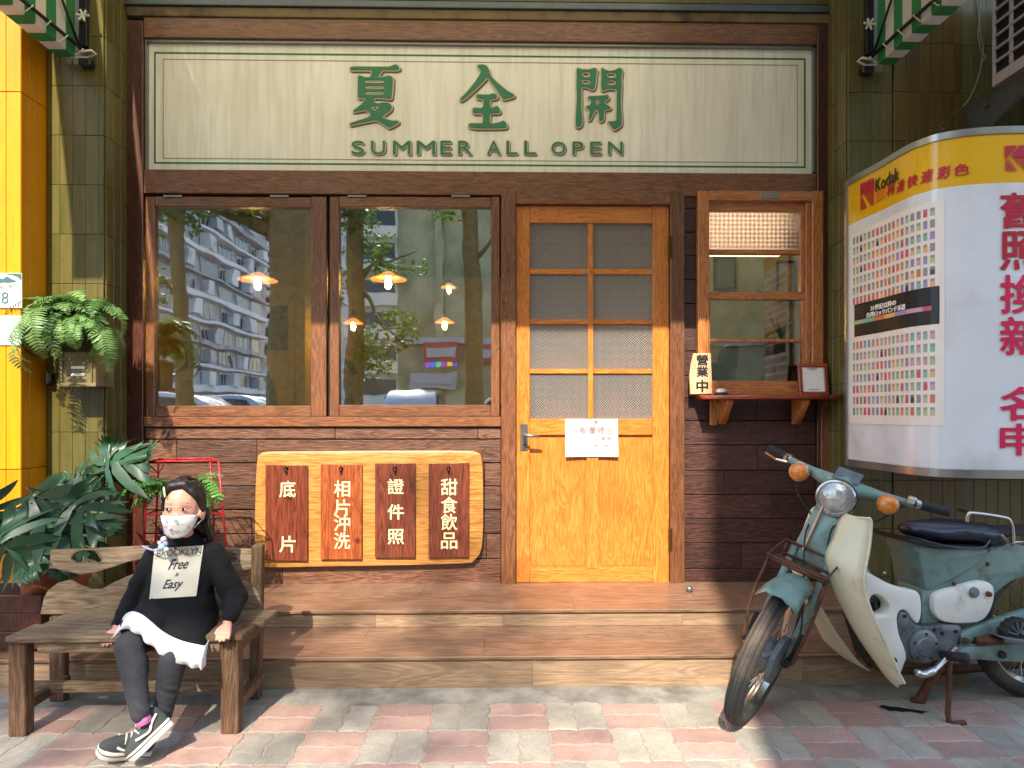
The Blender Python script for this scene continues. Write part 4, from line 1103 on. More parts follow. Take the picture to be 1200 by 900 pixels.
# serving room lamp
sl_ = thing('box_lamp', 'warm paper box lamp glowing behind the patterned pane of the serving window', 'lamp', (1.35, FY + .4, 2.05))
obj('housing', bx(1.04, 1.72, FY + .34, FY + .5, 2.40, 2.42, .004), M_white, sl_)
obj('paper_shade', bx(1.05, 1.71, FY + .36, FY + .48, 2.078, 2.399, .01), emitter('warm_paper', 'ffe0c8', .9), sl_)
cl = thing('fill_light', 'added square fill light inside the serving room above the serving window', 'lamp', (1.3, 4.2, 2.95))  # light panel added out of view to brighten the serving room
obj('diffuser', bx(1.0, 1.6, 3.9, 4.5, 3.05, 3.10, .004), emitter('fill_diffuser', 'fff0dc', 5), cl); obj('rim', bx(.98, 1.62, 3.88, 4.52, 3.101, 3.149, .004), M_white, cl)
def wall_frame(px0, py0, px1, py1, Y, lab, cm):
    t = thing('picture_frame', lab, 'picture', P(px0, py1, Y))
    obj('rail', pbox(px0, py0, px1, py0 + 3, Y, Y - .02, Y - .001), M_black, t); obj('rail', pbox(px0, py1 - 3, px1, py1, Y, Y - .02, Y - .001), M_black, t)
    obj('rail', pbox(px0, py0 + 3, px0 + 2.5, py1 - 3, Y, Y - .02, Y - .001), M_black, t); obj('rail', pbox(px1 - 2.5, py0 + 3, px1, py1 - 3, Y, Y - .02, Y - .001), M_black, t)
    obj('picture', pbox(px0 + 2, py0 + 2, px1 - 2, py1 - 2, Y, Y - .012, Y - .001), cm, t)
tag(obj('interior_wall', pbox(296, 235, 346, 492, 6.2, 6.2, 6.3), M_ochre), kind='structure')
wall_frame(314, 359, 338, 410, 6.19, 'dark framed picture on the ochre wall inside the left window', plain('dark_picture', '1c1612', .5))
wall_frame(214, 250, 233, 382, 7.5, 'tall narrow dark frame inside the left window', plain('dark_picture_grey', '2c2e2c', .5))
wall_frame(909, 306, 932, 352, 4.74, 'brown framed picture on the wall inside the serving window', plain('sepia_picture', '8a7858', .6))
wall_frame(836, 300, 862, 340, 4.74, 'dark sketchy picture at left inside the serving window', plain('sketch_picture', '4c4430', .6))
o = obj('hanging_paper', vmap(pbox(862, 405, 902, 446, FY + .2, FY + .2, FY + .203), lambda c: (c.x + (c.z - 1.3) * .12, c.y, c.z)), plain('grey_sheet', 'a8aab0', .7), None)
tag(o, 'pale grey sheet leaning inside the lowest pane of the serving window', 'paper')
o = blob('round_chair', [('e', P(857, 425, 4.0), (.10, .03, .13), (0, 0, 0)), ('e', P(830, 440, 4.0), (.14, .03, .1), (0, 0, 0))], .012, M_black)
tag(o, 'black rounded chair back inside the serving window', 'chair')
ct = thing('dark_cabinet', 'dark cabinet standing inside the serving window behind the sheet', 'cabinet', P(925, 445, 4.3))
obj('body', pbox(904, 402, 936, 500, 4.3, 4.3, 4.6, .01), plain('dark_cabinet', '2e221c', .4), ct); obj('top', pbox(902, 397, 938, 402, 4.3, 4.28, 4.62, .004), M_intd, ct)
vs_p = thing('potted_plant', 'small dark plant on the cabinet inside the serving window', 'plant', P(915, 396, 4.4))
bm = nb()
for k in range(10):
    a0 = P(915, 397, 4.4); a1 = a0 + Vector((random.uniform(-.1, .1), random.uniform(-.03, .03), random.uniform(.05, .16))); tube(bm, [a0, (a0 + a1) / 2 + Vector((0, 0, .02)), a1], [.004, .01, .002], 5)
obj('leaf', bm, plain('dark_leaf', '2c3c24', .5), vs_p)
# people inside
M_skin = plain('skin', 'd8a48c', .55, var=.03, sss=.08); M_hair = plain('black_hair', '0e0b0a', .55, var=.3, scale=60)
M_beige = plain('beige_cloth', 'd8ccb4', .8)
def sitter(px, Y, zh, lab, cloth, hair_long, turn=0, name='person'):
    x = XY(px, Y); t = thing('person', lab, 'person', (x, Y, .2))
    h = Vector((x, Y, zh))
    blob('body', [('e', h, (.072, .088, .108), (0, 0, 0)), ('e', h + Vector((0, -.086, -.012)), (.011, .016, .018), (0, 0, 0)), ('c', h + Vector((0, .01, -.08)), .045, h + Vector((0, .03, -.17)), .05),
        ('e', h + Vector((-.075, .01, -.01)), (.012, .02, .03), (0, 0, 0)), ('e', h + Vector((.075, .01, -.01)), (.012, .02, .03), (0, 0, 0)),
        ('h', [(h + Vector((-.15, .05, -.24)), .05), (h + Vector((.15, .05, -.24)), .05), (h + Vector((0, .06, -.6)), .13)])], .009, M_skin, t)
    sp = h + Vector((0, .04, 0))
    blob('blouse', [('h', [(sp + Vector((-.16, .01, -.24)), .062), (sp + Vector((.16, .01, -.24)), .062), (sp + Vector((0, .02, -.62)), (.19, .15, .1))]),
        ('c', sp + Vector((-.18, 0, -.25)), .055, sp + Vector((-.24, -.05, -.5)), .045), ('c', sp + Vector((.18, 0, -.25)), .055, sp + Vector((.24, -.05, -.5)), .045),
        ('c', sp + Vector((-.24, -.05, -.5)), .045, sp + Vector((-.08, -.26, -.55)), .035), ('c', sp + Vector((.24, -.05, -.5)), .045, sp + Vector((.08, -.26, -.55)), .035),
        ('c', sp + Vector((0, 0, -.15)), .062, sp + Vector((0, 0, -.22)), .08)], .012, cloth, t)
    hp = [('e', h + Vector((0, .025, .03)), (.088, .095, .105), (0, 0, 0))]
    if hair_long: hp += [('h', [(h + Vector((s * .075, .03, .0)), .03), (h + Vector((s * .10, .01, -.26)), .035), (h + Vector((s * .08, .08, -.2)), .04)]) for s in (-1, 1)] + [('h', [(h + Vector((0, .07, .0)), .07), (h + Vector((0, .09, -.25)), .08)])]
    blob('hair', hp, .009, M_hair, t)
    bm = nb()
    for s in (-1, 1): lathe(bm, [(0, .003), (.009, 0), (0, -.003)], 10, Matrix.Translation(h + Vector((s * .03, -.083, .012))) @ Matrix.Rotation(R(90), 4, 'X'))
    obj('eyes', bm, M_black, t)
    bm = nb(); lathe(bm, [(0, .004), (.016, 0), (0, -.004)], 10, Matrix.Translation(h + Vector((0, -.082, -.055))) @ Matrix.Rotation(R(90), 4, 'X') @ Matrix.Diagonal((1, .3, 1, 1)))
    obj('mouth', bm, plain('lips', 'a05048', .5), t)
    return t
sitter(298, 3.80, P(298, 447, 3.80).z, 'woman with long dark hair and a beige blouse sitting behind the left window', M_beige, True)
sitter(402, 4.3, P(402, 440, 4.3).z, 'dark haired person in black at the lower left of the window beside the door', M_black, False)
tb = thing('cafe_table', 'dark table just inside the left window in front of the woman', 'table', (-1.1, 4.0, .2))
obj('top', bx(-1.7, -.7, 3.62, 4.1, .86, .89, .004), M_intd, tb)
for xx_ in (-1.62, -.78):
    for yy_ in (3.68, 4.05): obj('leg', bx(xx_ - .02, xx_ + .02, yy_ - .02, yy_ + .02, .2, .8595), M_intd, tb)
o = obj('leaning_menu', bx(-.035, .035, 0, .012, 0, .26, .003, Matrix.Translation(P(249, 474, 3.7)) @ Matrix.Rotation(R(-14), 4, 'Y') @ Matrix.Translation(Vector((0, 0, -.02)))), M_black)
tag(o, 'black menu stand leaning behind the bottom of the left window', 'menu')
o = obj('blue_box', pbox(434, 461, 464, 474, 4.2, 4.2, 4.4, .004), plain('blue_card', '3c6478', .5)); tag(o, 'blue grey box on the sill line of the window beside the door', 'box')
ct2 = thing('cafe_counter', 'dark counter inside the window beside the door', 'counter', (-.4, 4.3, .2))
obj('body', bx(-1.0, .0, 4.15, 4.5, .2, P(0, 474, 4.2).z - .03), M_intd, ct2); obj('top', bx(-1.02, .02, 4.12, 4.52, P(0, 474, 4.2).z - .0295, P(0, 474, 4.2).z - .001, .004), W_sided, ct2)

# ------------------------------------------------------------------ STREET BEHIND THE CAMERA (mirrored in the panes, shades the front)
YM = FY + .028
def V(px, py, T):      # point whose mirror image appears at depth T under pixel (px, py)
    p = P(px, py, T); return Vector((p.x, 2 * YM - T, p.z))
M_f1 = plain('grey_render', 'b4b6ba', .85, var=.1, scale=.4, dirt='5e6268', dirtscale=.5); M_f2 = plain('white_render', 'd4d8dc', .85, var=.06, scale=.4, dirt='8a8e92', dirtscale=.6)
M_win1 = plain('dark_window', '2c3a48', .15); M_bal = plain('balcony_white', 'e0e4e8', .8); M_f3 = plain('tan_render', 'c4bc94', .9, var=.1, scale=.5, dirt='7c7658', dirtscale=.35, dirtlo=.4)
M_steel = plain('window_grille', 'a0a8b0', .5)
def block_mesh(parts):
    bm = nb()
    for p in parts: box(bm, *p)
    return bm
ap = thing('apartment_building', 'grey ten storey apartment block with many balconies mirrored in the left window', 'building', (-44, -70, 0))
obj('wall', bx(-60, -42, -110, -52, 0, 44), M_f1, ap)
rng = random.Random(2)
for fl in range(13):
    z = 1.2 + fl * 3.2
    obj('balcony_band', bx(-42, -41.0, -109, -53, z - .35, z + .35 if fl % 2 else z + .0), M_bal if fl % 3 else M_f1, ap)
    for k in range(9):
        y = -107 + k * 6.1
        wd = obj('window', bx(-42, -41.9, y, y + 4.4, z + .5, z + 2.5), M_win1, ap)
        if rng.random() < .75:
            obj('sash', block_mesh([(-41.9, -41.85, y + q, y + q + .12, z + .5, z + 2.5) for q in (0, 1.4, 2.9, 4.3)]), M_bal, wd)
        if rng.random() < .5:
            c0 = y + rng.choice((0, 2.2)); obj('grille', bx(-41.9, -40.7, c0, c0 + 2.0, z + .3, z + 2.3), rng.choice((M_f2, M_steel, M_bal)), wd)
tw = thing('apartment_tower', 'pale tower with white curved balcony bands far behind the apartment block', 'building', (-49, -125, 0))
obj('wall', bx(-56, -41, -140, -126, 0, 60), M_f1, tw)
for fl in range(17):
    z = 2 + fl * 3.3
    bm = shape([spline([(-56, -126), (-53, -124.6), (-50, -126), (-47, -124.6), (-44, -126), (-41, -125), (-41, -127), (-56, -127)], 4)], 1.1); vmap(bm, lambda c: (c.x, c.y, z + c.z)); obj('balcony_band', bm, M_bal, tw)
    obj('window', bx(-55.5, -41.5, -126, -125.9, z + .8, z + 2.6), M_win1, tw)
tn = thing('tan_building', 'plain tan walled building with shop signs mirrored in the window beside the door', 'building', (10, -33, 0))
xt0 = V(466, 300, 40).x; yt = V(466, 300, 40).y
obj('wall', bx(xt0, xt0 + 44, yt - 12, yt, 0, 26), M_f3, tn)
xp = V(510, 300, 39.9).x
obj('pilaster', bx(xp, xp + .5, yt, yt + .25, 0, 26), M_f3, tn); obj('string_course', bx(xt0, xt0 + 44, yt, yt + .3, 5.2, 5.6), M_f1, tn)
def vbox(px0, py0, px1, py1, T, d, name, mt, par=None):
    a = V(px0, py1, T); b = V(px1, py0, T)
    return obj(name, bx(a.x, b.x, a.y, a.y + d, a.z, b.z), mt, par)
M_redsign = plain('red_sign', 'b04848', .5); M_signw = plain('white_sign', 'b8b4b0', .5)
for i, (a, b, c, d, mt) in enumerate(((498, 403, 537, 424, M_redsign), (552, 405, 590, 424, M_redsign), (482, 437, 534, 456, M_signw))):
    t = thing('shop_signboard', ('red shop signboard on the tan building, mirrored left of the slim trunk', 'red shop signboard on the tan building, mirrored right of the slim trunk', 'pale signboard low on the tan building')[i], 'sign', V(a, d, 39.5))
    vbox(a, b, c, d, 39.5, .3, 'panel', mt, t); vbox(a + 3, b + 5, c - 3, d - 6, 39.15, .05, 'white_lettering_band', M_signw if mt is M_redsign else M_f1, t)
t = thing('led_signboard', 'purple and green lit strip sign below the red signboard', 'sign', V(500, 430, 39))
for k, c in enumerate(('8040c0', '3060c0', '40b080', '9030a0', 'c0a030', '4040c0')): vbox(500 + k * 6, 425, 505 + k * 6, 430, 39, .2, 'letter_tile', emitter('led_%d' % k, c, .6), t)
pb = thing('balcony_building', 'white balconied apartment house mirrored between the trees', 'building', V(450, 300, 60))
a = V(436, 470, 60); b = V(470, 200, 60)
obj('wall', bx(a.x - 3, b.x + .5, a.y - 8, a.y, 0, 40), M_f2, pb)
for fl in range(12):
    z = 1.5 + fl * 3.1; obj('balcony', bx(a.x - 2.5, b.x, a.y, a.y + .9, z, z + 1.1), M_bal, pb); obj('window', bx(a.x - 2, b.x - .5, a.y, a.y + .05, z + 1.3, z + 2.6), M_win1, pb)
M_bark = plain('grey_bark', '85744c', .9, var=.3, scale=10, bmp=.8)
def leafmat(name, a, b_):
    m, n, bs = newmat(name); nz = noise_node(n, tc(n), 1.2, 3)
    n.links.new(ramp(n, nz.outputs[0], [(.35, rgb(a)), (.65, rgb(b_))]).outputs[0], bs.inputs['Base Color'])
    bs.inputs['Roughness'].default_value = .5
    tl = n.nodes.new('ShaderNodeBsdfTranslucent'); tl.inputs[0].default_value = rgb(b_, 1.6)
    mx = n.nodes.new('ShaderNodeMixShader'); mx.inputs[0].default_value = .35
    n.links.new(bs.outputs[0], mx.inputs[1]); n.links.new(tl.outputs[0], mx.inputs[2]); n.links.new(mx.outputs[0], n.nodes['Material Output'].inputs[0])
    return m
M_leaf = leafmat('street_leaf', '2c4a18', '5e7c2c')
def street_tree(base, lean, r0, H, crowns, lab, nleaf=2600, seed=1):
    rg = random.Random(seed)
    t = thing('street_tree', lab, 'tree', base, 'street trees across the pavement')
    top = Vector((base[0] + lean[0], base[1] + lean[1], H))
    b = Vector(base)
    bm = nb(); tube(bm, spline([b, b.lerp(top, .33) + Vector((.05, 0, 0)), b.lerp(top, .66) + Vector((-.08, .05, 0)), top], 4, False), [r0 * (1.25 - .55 * k / 12) for k in range(13)], 12)
    obj('trunk', bm, M_bark, t, True)
    bm = nb(); lf = nb()
    for (cx, cy, cz, rx, ry, rz) in crowns:
        c = Vector((cx, cy, cz)); s = b.lerp(top, min(.95, max(.45, (cz - rz) / H)))
        mid = s.lerp(c, .5) + Vector((0, 0, .2)); tube(bm, [s, mid, c], [r0 * .4, r0 * .25, r0 * .08], 7)
        for q in range(7):
            d = Vector((rg.gauss(0, 1), rg.gauss(0, 1), rg.gauss(0, .8))).normalized()
            e = c + Vector((d.x * rx, d.y * ry, d.z * rz)) * .85; tube(bm, [mid.lerp(c, rg.random()), e], [r0 * .1, .01], 5)
        n_ = int(nleaf * 3.2 * rx * ry * rz)
        for q in range(n_):
            d = Vector((rg.gauss(0, 1), rg.gauss(0, 1), rg.gauss(0, 1))).normalized() * (rg.random() ** .4)
            p = c + Vector((d.x * rx, d.y * ry, d.z * rz))
            if noise.noise(p * 1.1 + Vector((seed, 0, 0))) < -.02: continue
            a1 = Vector((rg.gauss(0, 1), rg.gauss(0, 1), rg.gauss(0, .5))).normalized(); a2 = a1.cross(Vector((rg.gauss(0, 1), rg.gauss(0, 1), rg.gauss(0, 1)))).normalized()
            L = rg.uniform(.05, .095); W_ = L * .42
            lf.faces.new([lf.verts.new(p - a1 * L), lf.verts.new(p + a2 * W_), lf.verts.new(p + a1 * L), lf.verts.new(p - a2 * W_)])
    obj('limbs', bm, M_bark, t, True)
    me = bpy.data.meshes.new('crown'); lf.to_mesh(me); lf.free(); o = link('crown', me, M_leaf, t); o['kind'] = 'stuff'
p = V(338, 480, 12)
street_tree((p.x, p.y, 0), (.15, -.1), .42, 8.5, [(p.x - 1.6, p.y - .6, 6.4, 1.5, 1.4, .9), (p.x + 1.5, p.y - .4, 8.2, 1.4, 1.3, .9), (p.x - 2.6, p.y + .2, 5.0, .9, .9, .7), (p.x - 1.0, p.y + .3, 4.75, .8, .7, .35), (p.x + .7, p.y - .2, 3.6, .35, .4, 1.2)], 'thick leaning street tree trunk mirrored at the right of the left window', 420, 3)
p = V(212, 480, 10.5)
street_tree((p.x, p.y, 0), (.05, 0), .12, 6, [(p.x - .3, p.y, 4.35, .75, .6, .5), (p.x - .45, p.y, 1.9, .35, .4, .45), (p.x - .5, p.y, 3.2, .4, .4, .4)], 'slim street tree mirrored at the left of the left window', 700, 5)
p = V(410, 480, 15)
street_tree((p.x, p.y, 0), (.3, 0), .2, 9, [(p.x + .9, p.y, 4.6, .95, .9, .6), (p.x + .8, p.y + .1, 3.0, .9, .8, .55), (p.x - .2, p.y, 5.8, 1.0, 1.0, .8), (p.x + .3, p.y, 2.2, .8, .8, .4)], 'leafy street tree mirrored at the left of the window beside the door', 700, 8)
p = V(553, 480, 15)
street_tree((p.x, p.y, 0), (.0, 0), .2, 9.5, [(p.x + .9, p.y, 5.2, .8, .8, .7), (p.x - .6, p.y, 6.1, .7, .8, .6), (p.x + 1.6, p.y + .4, 6.6, 1.0, 1.1, .7)], 'slim trunked street tree mirrored at the right of the window beside the door', 600, 11)
# unseen pillar added behind the viewer to throw shade over the moped
ar = thing('shade_pillar', 'added broad grey pillar behind the viewer to the right, casting shade on the moped', 'pillar', (1.2, -1.7, 0))
PX = .17
obj('shaft', bx(PX, PX + 2.3, -2.3, -1.55, 0, 13, .02), M_conc, ar); obj('plinth', bx(PX - .02, PX + 2.32, -2.32, -1.53, 0, .15, .01), M_conc, ar)
# parked cars mirrored
M_car = plain('silver_car_paint', 'a8b4bc', .25, .5, coat=1); M_carw = plain('white_car_paint', 'd8d8d8', .25, coat=1); M_cglass = plain('car_glass', '16202a', .08); M_tyre = plain('tyre_rubber', '1c1c1c', .8)
def parked_car(x, y, rz, mt, lab, h=1.5):
    t = thing('parked_car', lab, 'car', (x, y, 0), 'cars parked along the road', rz)
    prof = [(-2.1, .35), (-2.15, .7), (-1.95, .88), (-1.3, .95), (-.7, h - .06), (.2, h), (1.1, h - .08), (1.75, .98), (2.1, .9), (2.15, .4)]
    bm = shape([[(q.x, q.y) for q in spline(prof, 3)]], 1.7, .08); vmap(bm, lambda c: (c.x, c.z * (1 - .12 * max(0, (c.y - .9) / .6)), c.y)); obj('body', bm, mt, t, 'auto', False)
    for s in (-1, 1):
        obj('side_window', vmap(shape([[(-1.15, .98), (-.68, h - .14), (.15, h - .09), (1.0, h - .16), (1.4, 1.0)]], .02), lambda c: (c.x, s * (.835 - .10 * (c.y - .98)) + c.z, c.y)), M_cglass, t, False, False)
        for xw in (-1.35, 1.35): obj('wheel', lathe(nb(), [(.2, -.1), (.31, -.1), (.33, 0), (.31, .1), (.2, .1), (0, .06)], 18, Matrix.Translation(Vector((xw, s * .76, .33))) @ Matrix.Rotation(R(-90 * s), 4, 'X')), M_tyre, t, True, False)
    obj('windscreen', vmap(bx(-1.33, -.7, -.68, .68, 0, .02), lambda c: (c.x, c.y, .97 + (c.x + 1.33) * (h - 1.06) / .63 + c.z)), M_cglass, t, False, False)
for x, y, mt, lab, h in ((V(488, 470, 20).x, V(0, 0, 20).y, M_car, 'silver car mirrored at the foot of the window beside the door', 1.75),
                         (V(196, 470, 17).x, V(0, 0, 17).y, M_carw, 'white car mirrored at the lower left of the left window', 1.6), (V(262, 470, 19).x, V(0, 0, 19).y, M_car, 'grey car mirrored in the middle of the left window', 1.6),
                         (V(560, 470, 17).x + 1, V(0, 0, 17).y, M_carw, 'white car mirrored at the lower right of the window beside the door', 1.55)):
    parked_car(x, y, R(3) if 'middle' in lab else (R(90) if x > -4 and 'silver' in lab else 0), mt, lab, h)

# ------------------------------------------------------------------ PLANTS
def leaf_green(name, a, b_, rough=.38, tr=.25):
    m, n, bs = newmat(name); nz = noise_node(n, tc(n, 5.0), 9, 4)
    base = ramp(n, nz.outputs[0], [(.3, rgb(a)), (.7, rgb(b_))]).outputs[0]
    hv = n.nodes.new('ShaderNodeHueSaturation'); n.links.new(base, hv.inputs['Color']); n.links.new(randval(n, .7, 1.3), hv.inputs['Value'])
    n.links.new(hv.outputs[0], bs.inputs['Base Color']); bs.inputs['Roughness'].default_value = rough
    tl = n.nodes.new('ShaderNodeBsdfTranslucent'); n.links.new(hv.outputs[0], tl.inputs[0])
    mx = n.nodes.new('ShaderNodeMixShader'); mx.inputs[0].default_value = tr
    n.links.new(bs.outputs[0], mx.inputs[1]); n.links.new(tl.outputs[0], mx.inputs[2]); n.links.new(mx.outputs[0], n.nodes['Material Output'].inputs[0])
    return m
M_fern = leaf_green('fern_green', '466e34', '7ca058', .5); M_fern2 = leaf_green('young_fern_green', '3c7a2c', '6aa850')
M_phil = leaf_green('dark_leaf_green', '1c3a26', '33563c', .42, .12); M_stem = plain('stem_green', '3c4c20', .5)
def frond_mesh(L, droop, width, npin, curl=0.0, name='frond', seed=0):
    """arching fern frond along +x, drooping towards -z, with toothed leaflets"""
    rg = random.Random(seed); bm = nb(); sp = []
    pos = Vector((0, 0, 0)); ang = R(58); n_ = 22
    for i in range(n_ + 1):
        sp.append(pos.copy()); t = i / n_; ang -= R(droop) / n_ * (1 + .8 * t)
        pos = pos + Vector((cos(ang), curl * t * .5, sin(ang))) * L / n_
    tube(bm, sp, [.0022 * (1 - .8 * i / n_) for i in range(n_ + 1)], 4, False)
    def at(t):
        f = t * n_; i = min(int(f), n_ - 1); return sp[i].lerp(sp[i + 1], f - i), (sp[min(i + 1, n_)] - sp[i]).normalized()
    for k in range(npin):
        t = .10 + .89 * k / npin; p, tn = at(t)
        prof = min(1, (t - .03) * 4) * (1 - ((t - .3) / .72) ** 2 if t > .3 else 1) ** .9 if t < 1 else 0
        w_ = width * max(prof, .06)
        side = tn.cross(Vector((0, 0, 1))); side = Vector((0, 1, 0)) if side.length < .1 else side.normalized()
        nrm = side.cross(tn).normalized()
        for s in (-1, 1):
            d = (side * s * .95 + tn * .32 - nrm * .12 * s * 0 - nrm * rg.uniform(-.1, .25)).normalized()
            hw = L / npin * .36
            a = p; m1 = p + d * w_ * .35 + tn * hw; m2 = p + d * w_ * .35 - tn * hw; q1 = p + d * w_ * .72 + tn * hw * .75 - nrm * w_ * .06; q2 = p + d * w_ * .72 - tn * hw * .75 - nrm * w_ * .06; e = p + d * w_ - nrm * w_ * .16
            V_ = [bm.verts.new(q) for q in (a + tn * hw * .6, a - tn * hw * .6, m1, m2, q1, q2, e)]
            bm.faces.new((V_[0], V_[2], V_[3], V_[1])); bm.faces.new((V_[2], V_[4], V_[5], V_[3])); bm.faces.new((V_[4], V_[6], V_[5]))
    me = bpy.data.meshes.new(name); bm.to_mesh(me); bm.free()
    return me
def place(name, me, parent, loc, rot, sc=1.0):
    from mathutils import Euler
    o = bpy.data.objects.new(name, me); C.objects.link(o); o.parent = parent
    o.matrix_parent_inverse = Matrix.Translation(-Vector(parent.location))
    o.location = loc; o.rotation_euler = rot; o.scale = (sc, sc, sc); return o
YP = YG - .10
fc = P(91, 408, YP)
fern = thing('hanging_fern', 'bushy green fern spilling from a wall planter beside the yellow pillar', 'fern', (fc.x, YG - .02, P(90, 455, YP).z))
fm = [frond_mesh(.30, 120, .052, 26, .1, seed=1), frond_mesh(.44, 150, .055, 34, -.2, seed=2), frond_mesh(.36, 172, .05, 30, .2, seed=3), frond_mesh(.22, 90, .045, 20, -.1, seed=4)]
for m in fm: m.materials.append(M_fern)
rg = random.Random(12)
base = Vector((fc.x, YG - .10, P(91, 392, YP).z))
for k in range(84):
    az = R(-90) + rg.uniform(-1, 1) * R(110) if k % 5 else rg.uniform(-pi, pi)
    tilt = rg.uniform(-.65, .45)
    sc = rg.uniform(.6, 1.2)
    q = base + Vector((rg.uniform(-.07, .07), rg.uniform(-.03, .03), rg.uniform(-.01, .05)))
    m = fm[k % 4]
    if sin(az) > .1: sc *= .45
    place('frond', m, fern, q, (rg.uniform(-.6, .6), tilt, az), sc)
for k in range(30):
    place('frond', fm[(0, 3)[k % 2]], fern, base + Vector((rg.uniform(-.1, .1), 0, .03)), (rg.uniform(-.4, .4), rg.uniform(-.8, -.3), R(-90) + rg.uniform(-1.6, 1.6)), rg.uniform(.8, 1.15))
M_tin = plain('weathered_tin', '7c7048', .55, .25, .25, 8, dirt='40381f')
pl = thing('wall_planter', 'weathered square tin planter on the olive wall under the fern', 'planter', (fc.x, YG, P(90, 455, YP).z))
bm = nb(); a = P(69, 453, YG - .15); b = P(112, 412, YG - .15)
obj('box', bx(a.x, b.x, YG - .15, YG - .004, a.z, b.z, .004), M_tin, pl)
obj('rim', bx(a.x - .006, b.x + .006, YG - .156, YG - .152, a.z, a.z + .02, .003), M_tin, pl)
for (x0, x1) in ((a.x + .012, a.x + .02), (b.x - .02, b.x - .012)): obj('rib', bx(x0, x1, YG - .157, YG - .151, a.z + .022, b.z, .002), M_tin, pl)
for dz in (.05, .085): obj('pale_label', bx(a.x + .06, b.x - .05, YG - .1535, YG - .151, a.z + dz, a.z + dz + .012), M_paper, pl)
o = obj('meter_box', bx(XY(60, YG), XY(66, YG), YG - .05, YG - .005, P(0, 452, YG).z, P(0, 436, YG).z, .01), M_black); tag(o, 'small black round fitting left of the tin planter', 'fitting')
o = obj('raised_plate', pbox(77, 460, 98, 484, YG, YG - .009, YG - .007, .001), M_tile); tag(o, 'square olive plate set on the tiled wall under the fern planter', 'wall plate')
pl.location = pl.location

# split-leaf plant
def split_leaf(size, nl, seed):
    """broad leaf in the xy plane cut into long fingers; petiole end at origin, tip along +x"""
    rg = random.Random(seed); bm = nb()
    def droop(x, y): return Vector((x, y, -.55 * (x * x + y * y) / size * .6 - abs(y) * .18 + .04 * sin(x * 30)))
    mid = [Vector((size * t, 0)) for t in [i / 10 for i in range(11)]]
    lobes = []
    for s in (-1, 1):
        for k in range(nl):
            t = k / (nl - 1); root = size * (-.05 + .80 * t)
            ang = R(150 - 122 * t) * s; Ln = size * (.62 + .34 * sin(pi * min(1, t * 1.15 + .12))) * (1 - .35 * max(0, t - .6) / .4) * rg.uniform(.92, 1.06)
            lobes.append((root, ang, Ln, s))
    lobes.append((size * .72, 0, size * .42, 0))
    for root, ang, Ln, s in lobes:
        n_ = 7; L_, R_ = [], []
        for i in range(n_ + 1):
            t = i / n_; bend = ang - .28 * t * (s if s else 0) 
            cx = root + Ln * t * cos(bend); cy = Ln * t * sin(bend)
            wd = size * .043 * (.75 + 1.15 * sin(pi * (t ** 1.1)) ** .9) * (1 - t ** 5) * (1.0 + .12 * sin(t * 14 + root * 50))
            nx, ny = -sin(bend), cos(bend)
            L_.append(bm.verts.new(droop(cx + nx * wd, cy + ny * wd))); R_.append(bm.verts.new(droop(cx - nx * wd, cy - ny * wd)))
        c_ = [bm.verts.new(droop(root + Ln * i / n_ * cos(ang - .28 * i / n_ * s), Ln * i / n_ * sin(ang - .28 * i / n_ * s)) + Vector((0, 0, -.004))) for i in range(n_ + 1)]
        for i in range(n_):
            bm.faces.new((L_[i], L_[i + 1], c_[i + 1], c_[i])); bm.faces.new((c_[i], c_[i + 1], R_[i + 1], R_[i]))
    # centre blade
    pts = [(-.10, .0), (-.12, .05), (-.05, .085), (.2, .085), (.5, .065), (.78, .04), (.86, 0), (.78, -.04), (.5, -.065), (.2, -.085), (-.05, -.085), (-.12, -.05)]
    c = bm.verts.new(droop(size * .25, 0) + Vector((0, 0, -.006)))
    vs_ = [bm.verts.new(droop(x * size, y * size) + Vector((0, 0, .001))) for x, y in pts]
    for i in range(len(vs_)): bm.faces.new((c, vs_[i], vs_[(i + 1) % len(vs_)]))
    bmesh.ops.recalc_face_normals(bm, faces=bm.faces)
    me = bpy.data.meshes.new('leaf'); bm.to_mesh(me); bm.free(); me.materials.append(M_phil)
    for p in me.polygons: p.use_smooth = True
    return me
lm = [split_leaf(.24, 9, 1), split_leaf(.21, 8, 2), split_leaf(.26, 10, 3)]
pb_ = Vector((-2.1, 2.98, T1 * 0 + .13))
ph = thing('split_leaf_plant', 'large dark split leaved plant spreading over the left end of the bench', 'plant', pb_)
def leaf_at(px, py, Y, me, toward, tilt, sc=1.0, roll=0):
    """leaf whose base sits at the pixel; 'toward' is the direction angle in the xz view plane, tilt brings the blade to face the viewer"""
    p = P(px, py, Y)
    ex = Vector((cos(toward), -.25, sin(toward))).normalized(); view = Vector((.15 * roll, -1, tilt)).normalized()
    ey = view.cross(ex).normalized(); ez = ex.cross(ey).normalized()
    m = Matrix((ex, ey, ez)).transposed().to_4x4()
    o = bpy.data.objects.new('leaf', me); C.objects.link(o); o.parent = ph; o.matrix_parent_inverse = Matrix.Translation(-ph.location)
    o.matrix_local = o.matrix_parent_inverse.inverted() @ Matrix.Identity(4) if False else Matrix.Identity(4)
    o.matrix_basis = Matrix.Translation(p) @ m @ Matrix.Scale(sc, 4)
    bm = nb(); s = pb_ + Vector((random.uniform(-.05, .05), 0, .05)); tube(bm, spline([s, s.lerp(p, .5) + Vector((0, .02, .10)), p], 5, False), .006, 6); obj('stalk', bm, M_stem, ph, True)
leaf_at(124, 553, 2.98, lm[0], R(35), 1.0, .95)
leaf_at(128, 560, 3.0, lm[1], R(95), .6, .8)
leaf_at(62, 588, 2.72, lm[2], R(190), 1.1, 1.15)
leaf_at(66, 602, 2.70, lm[2], R(-80), .9, .95, 1)
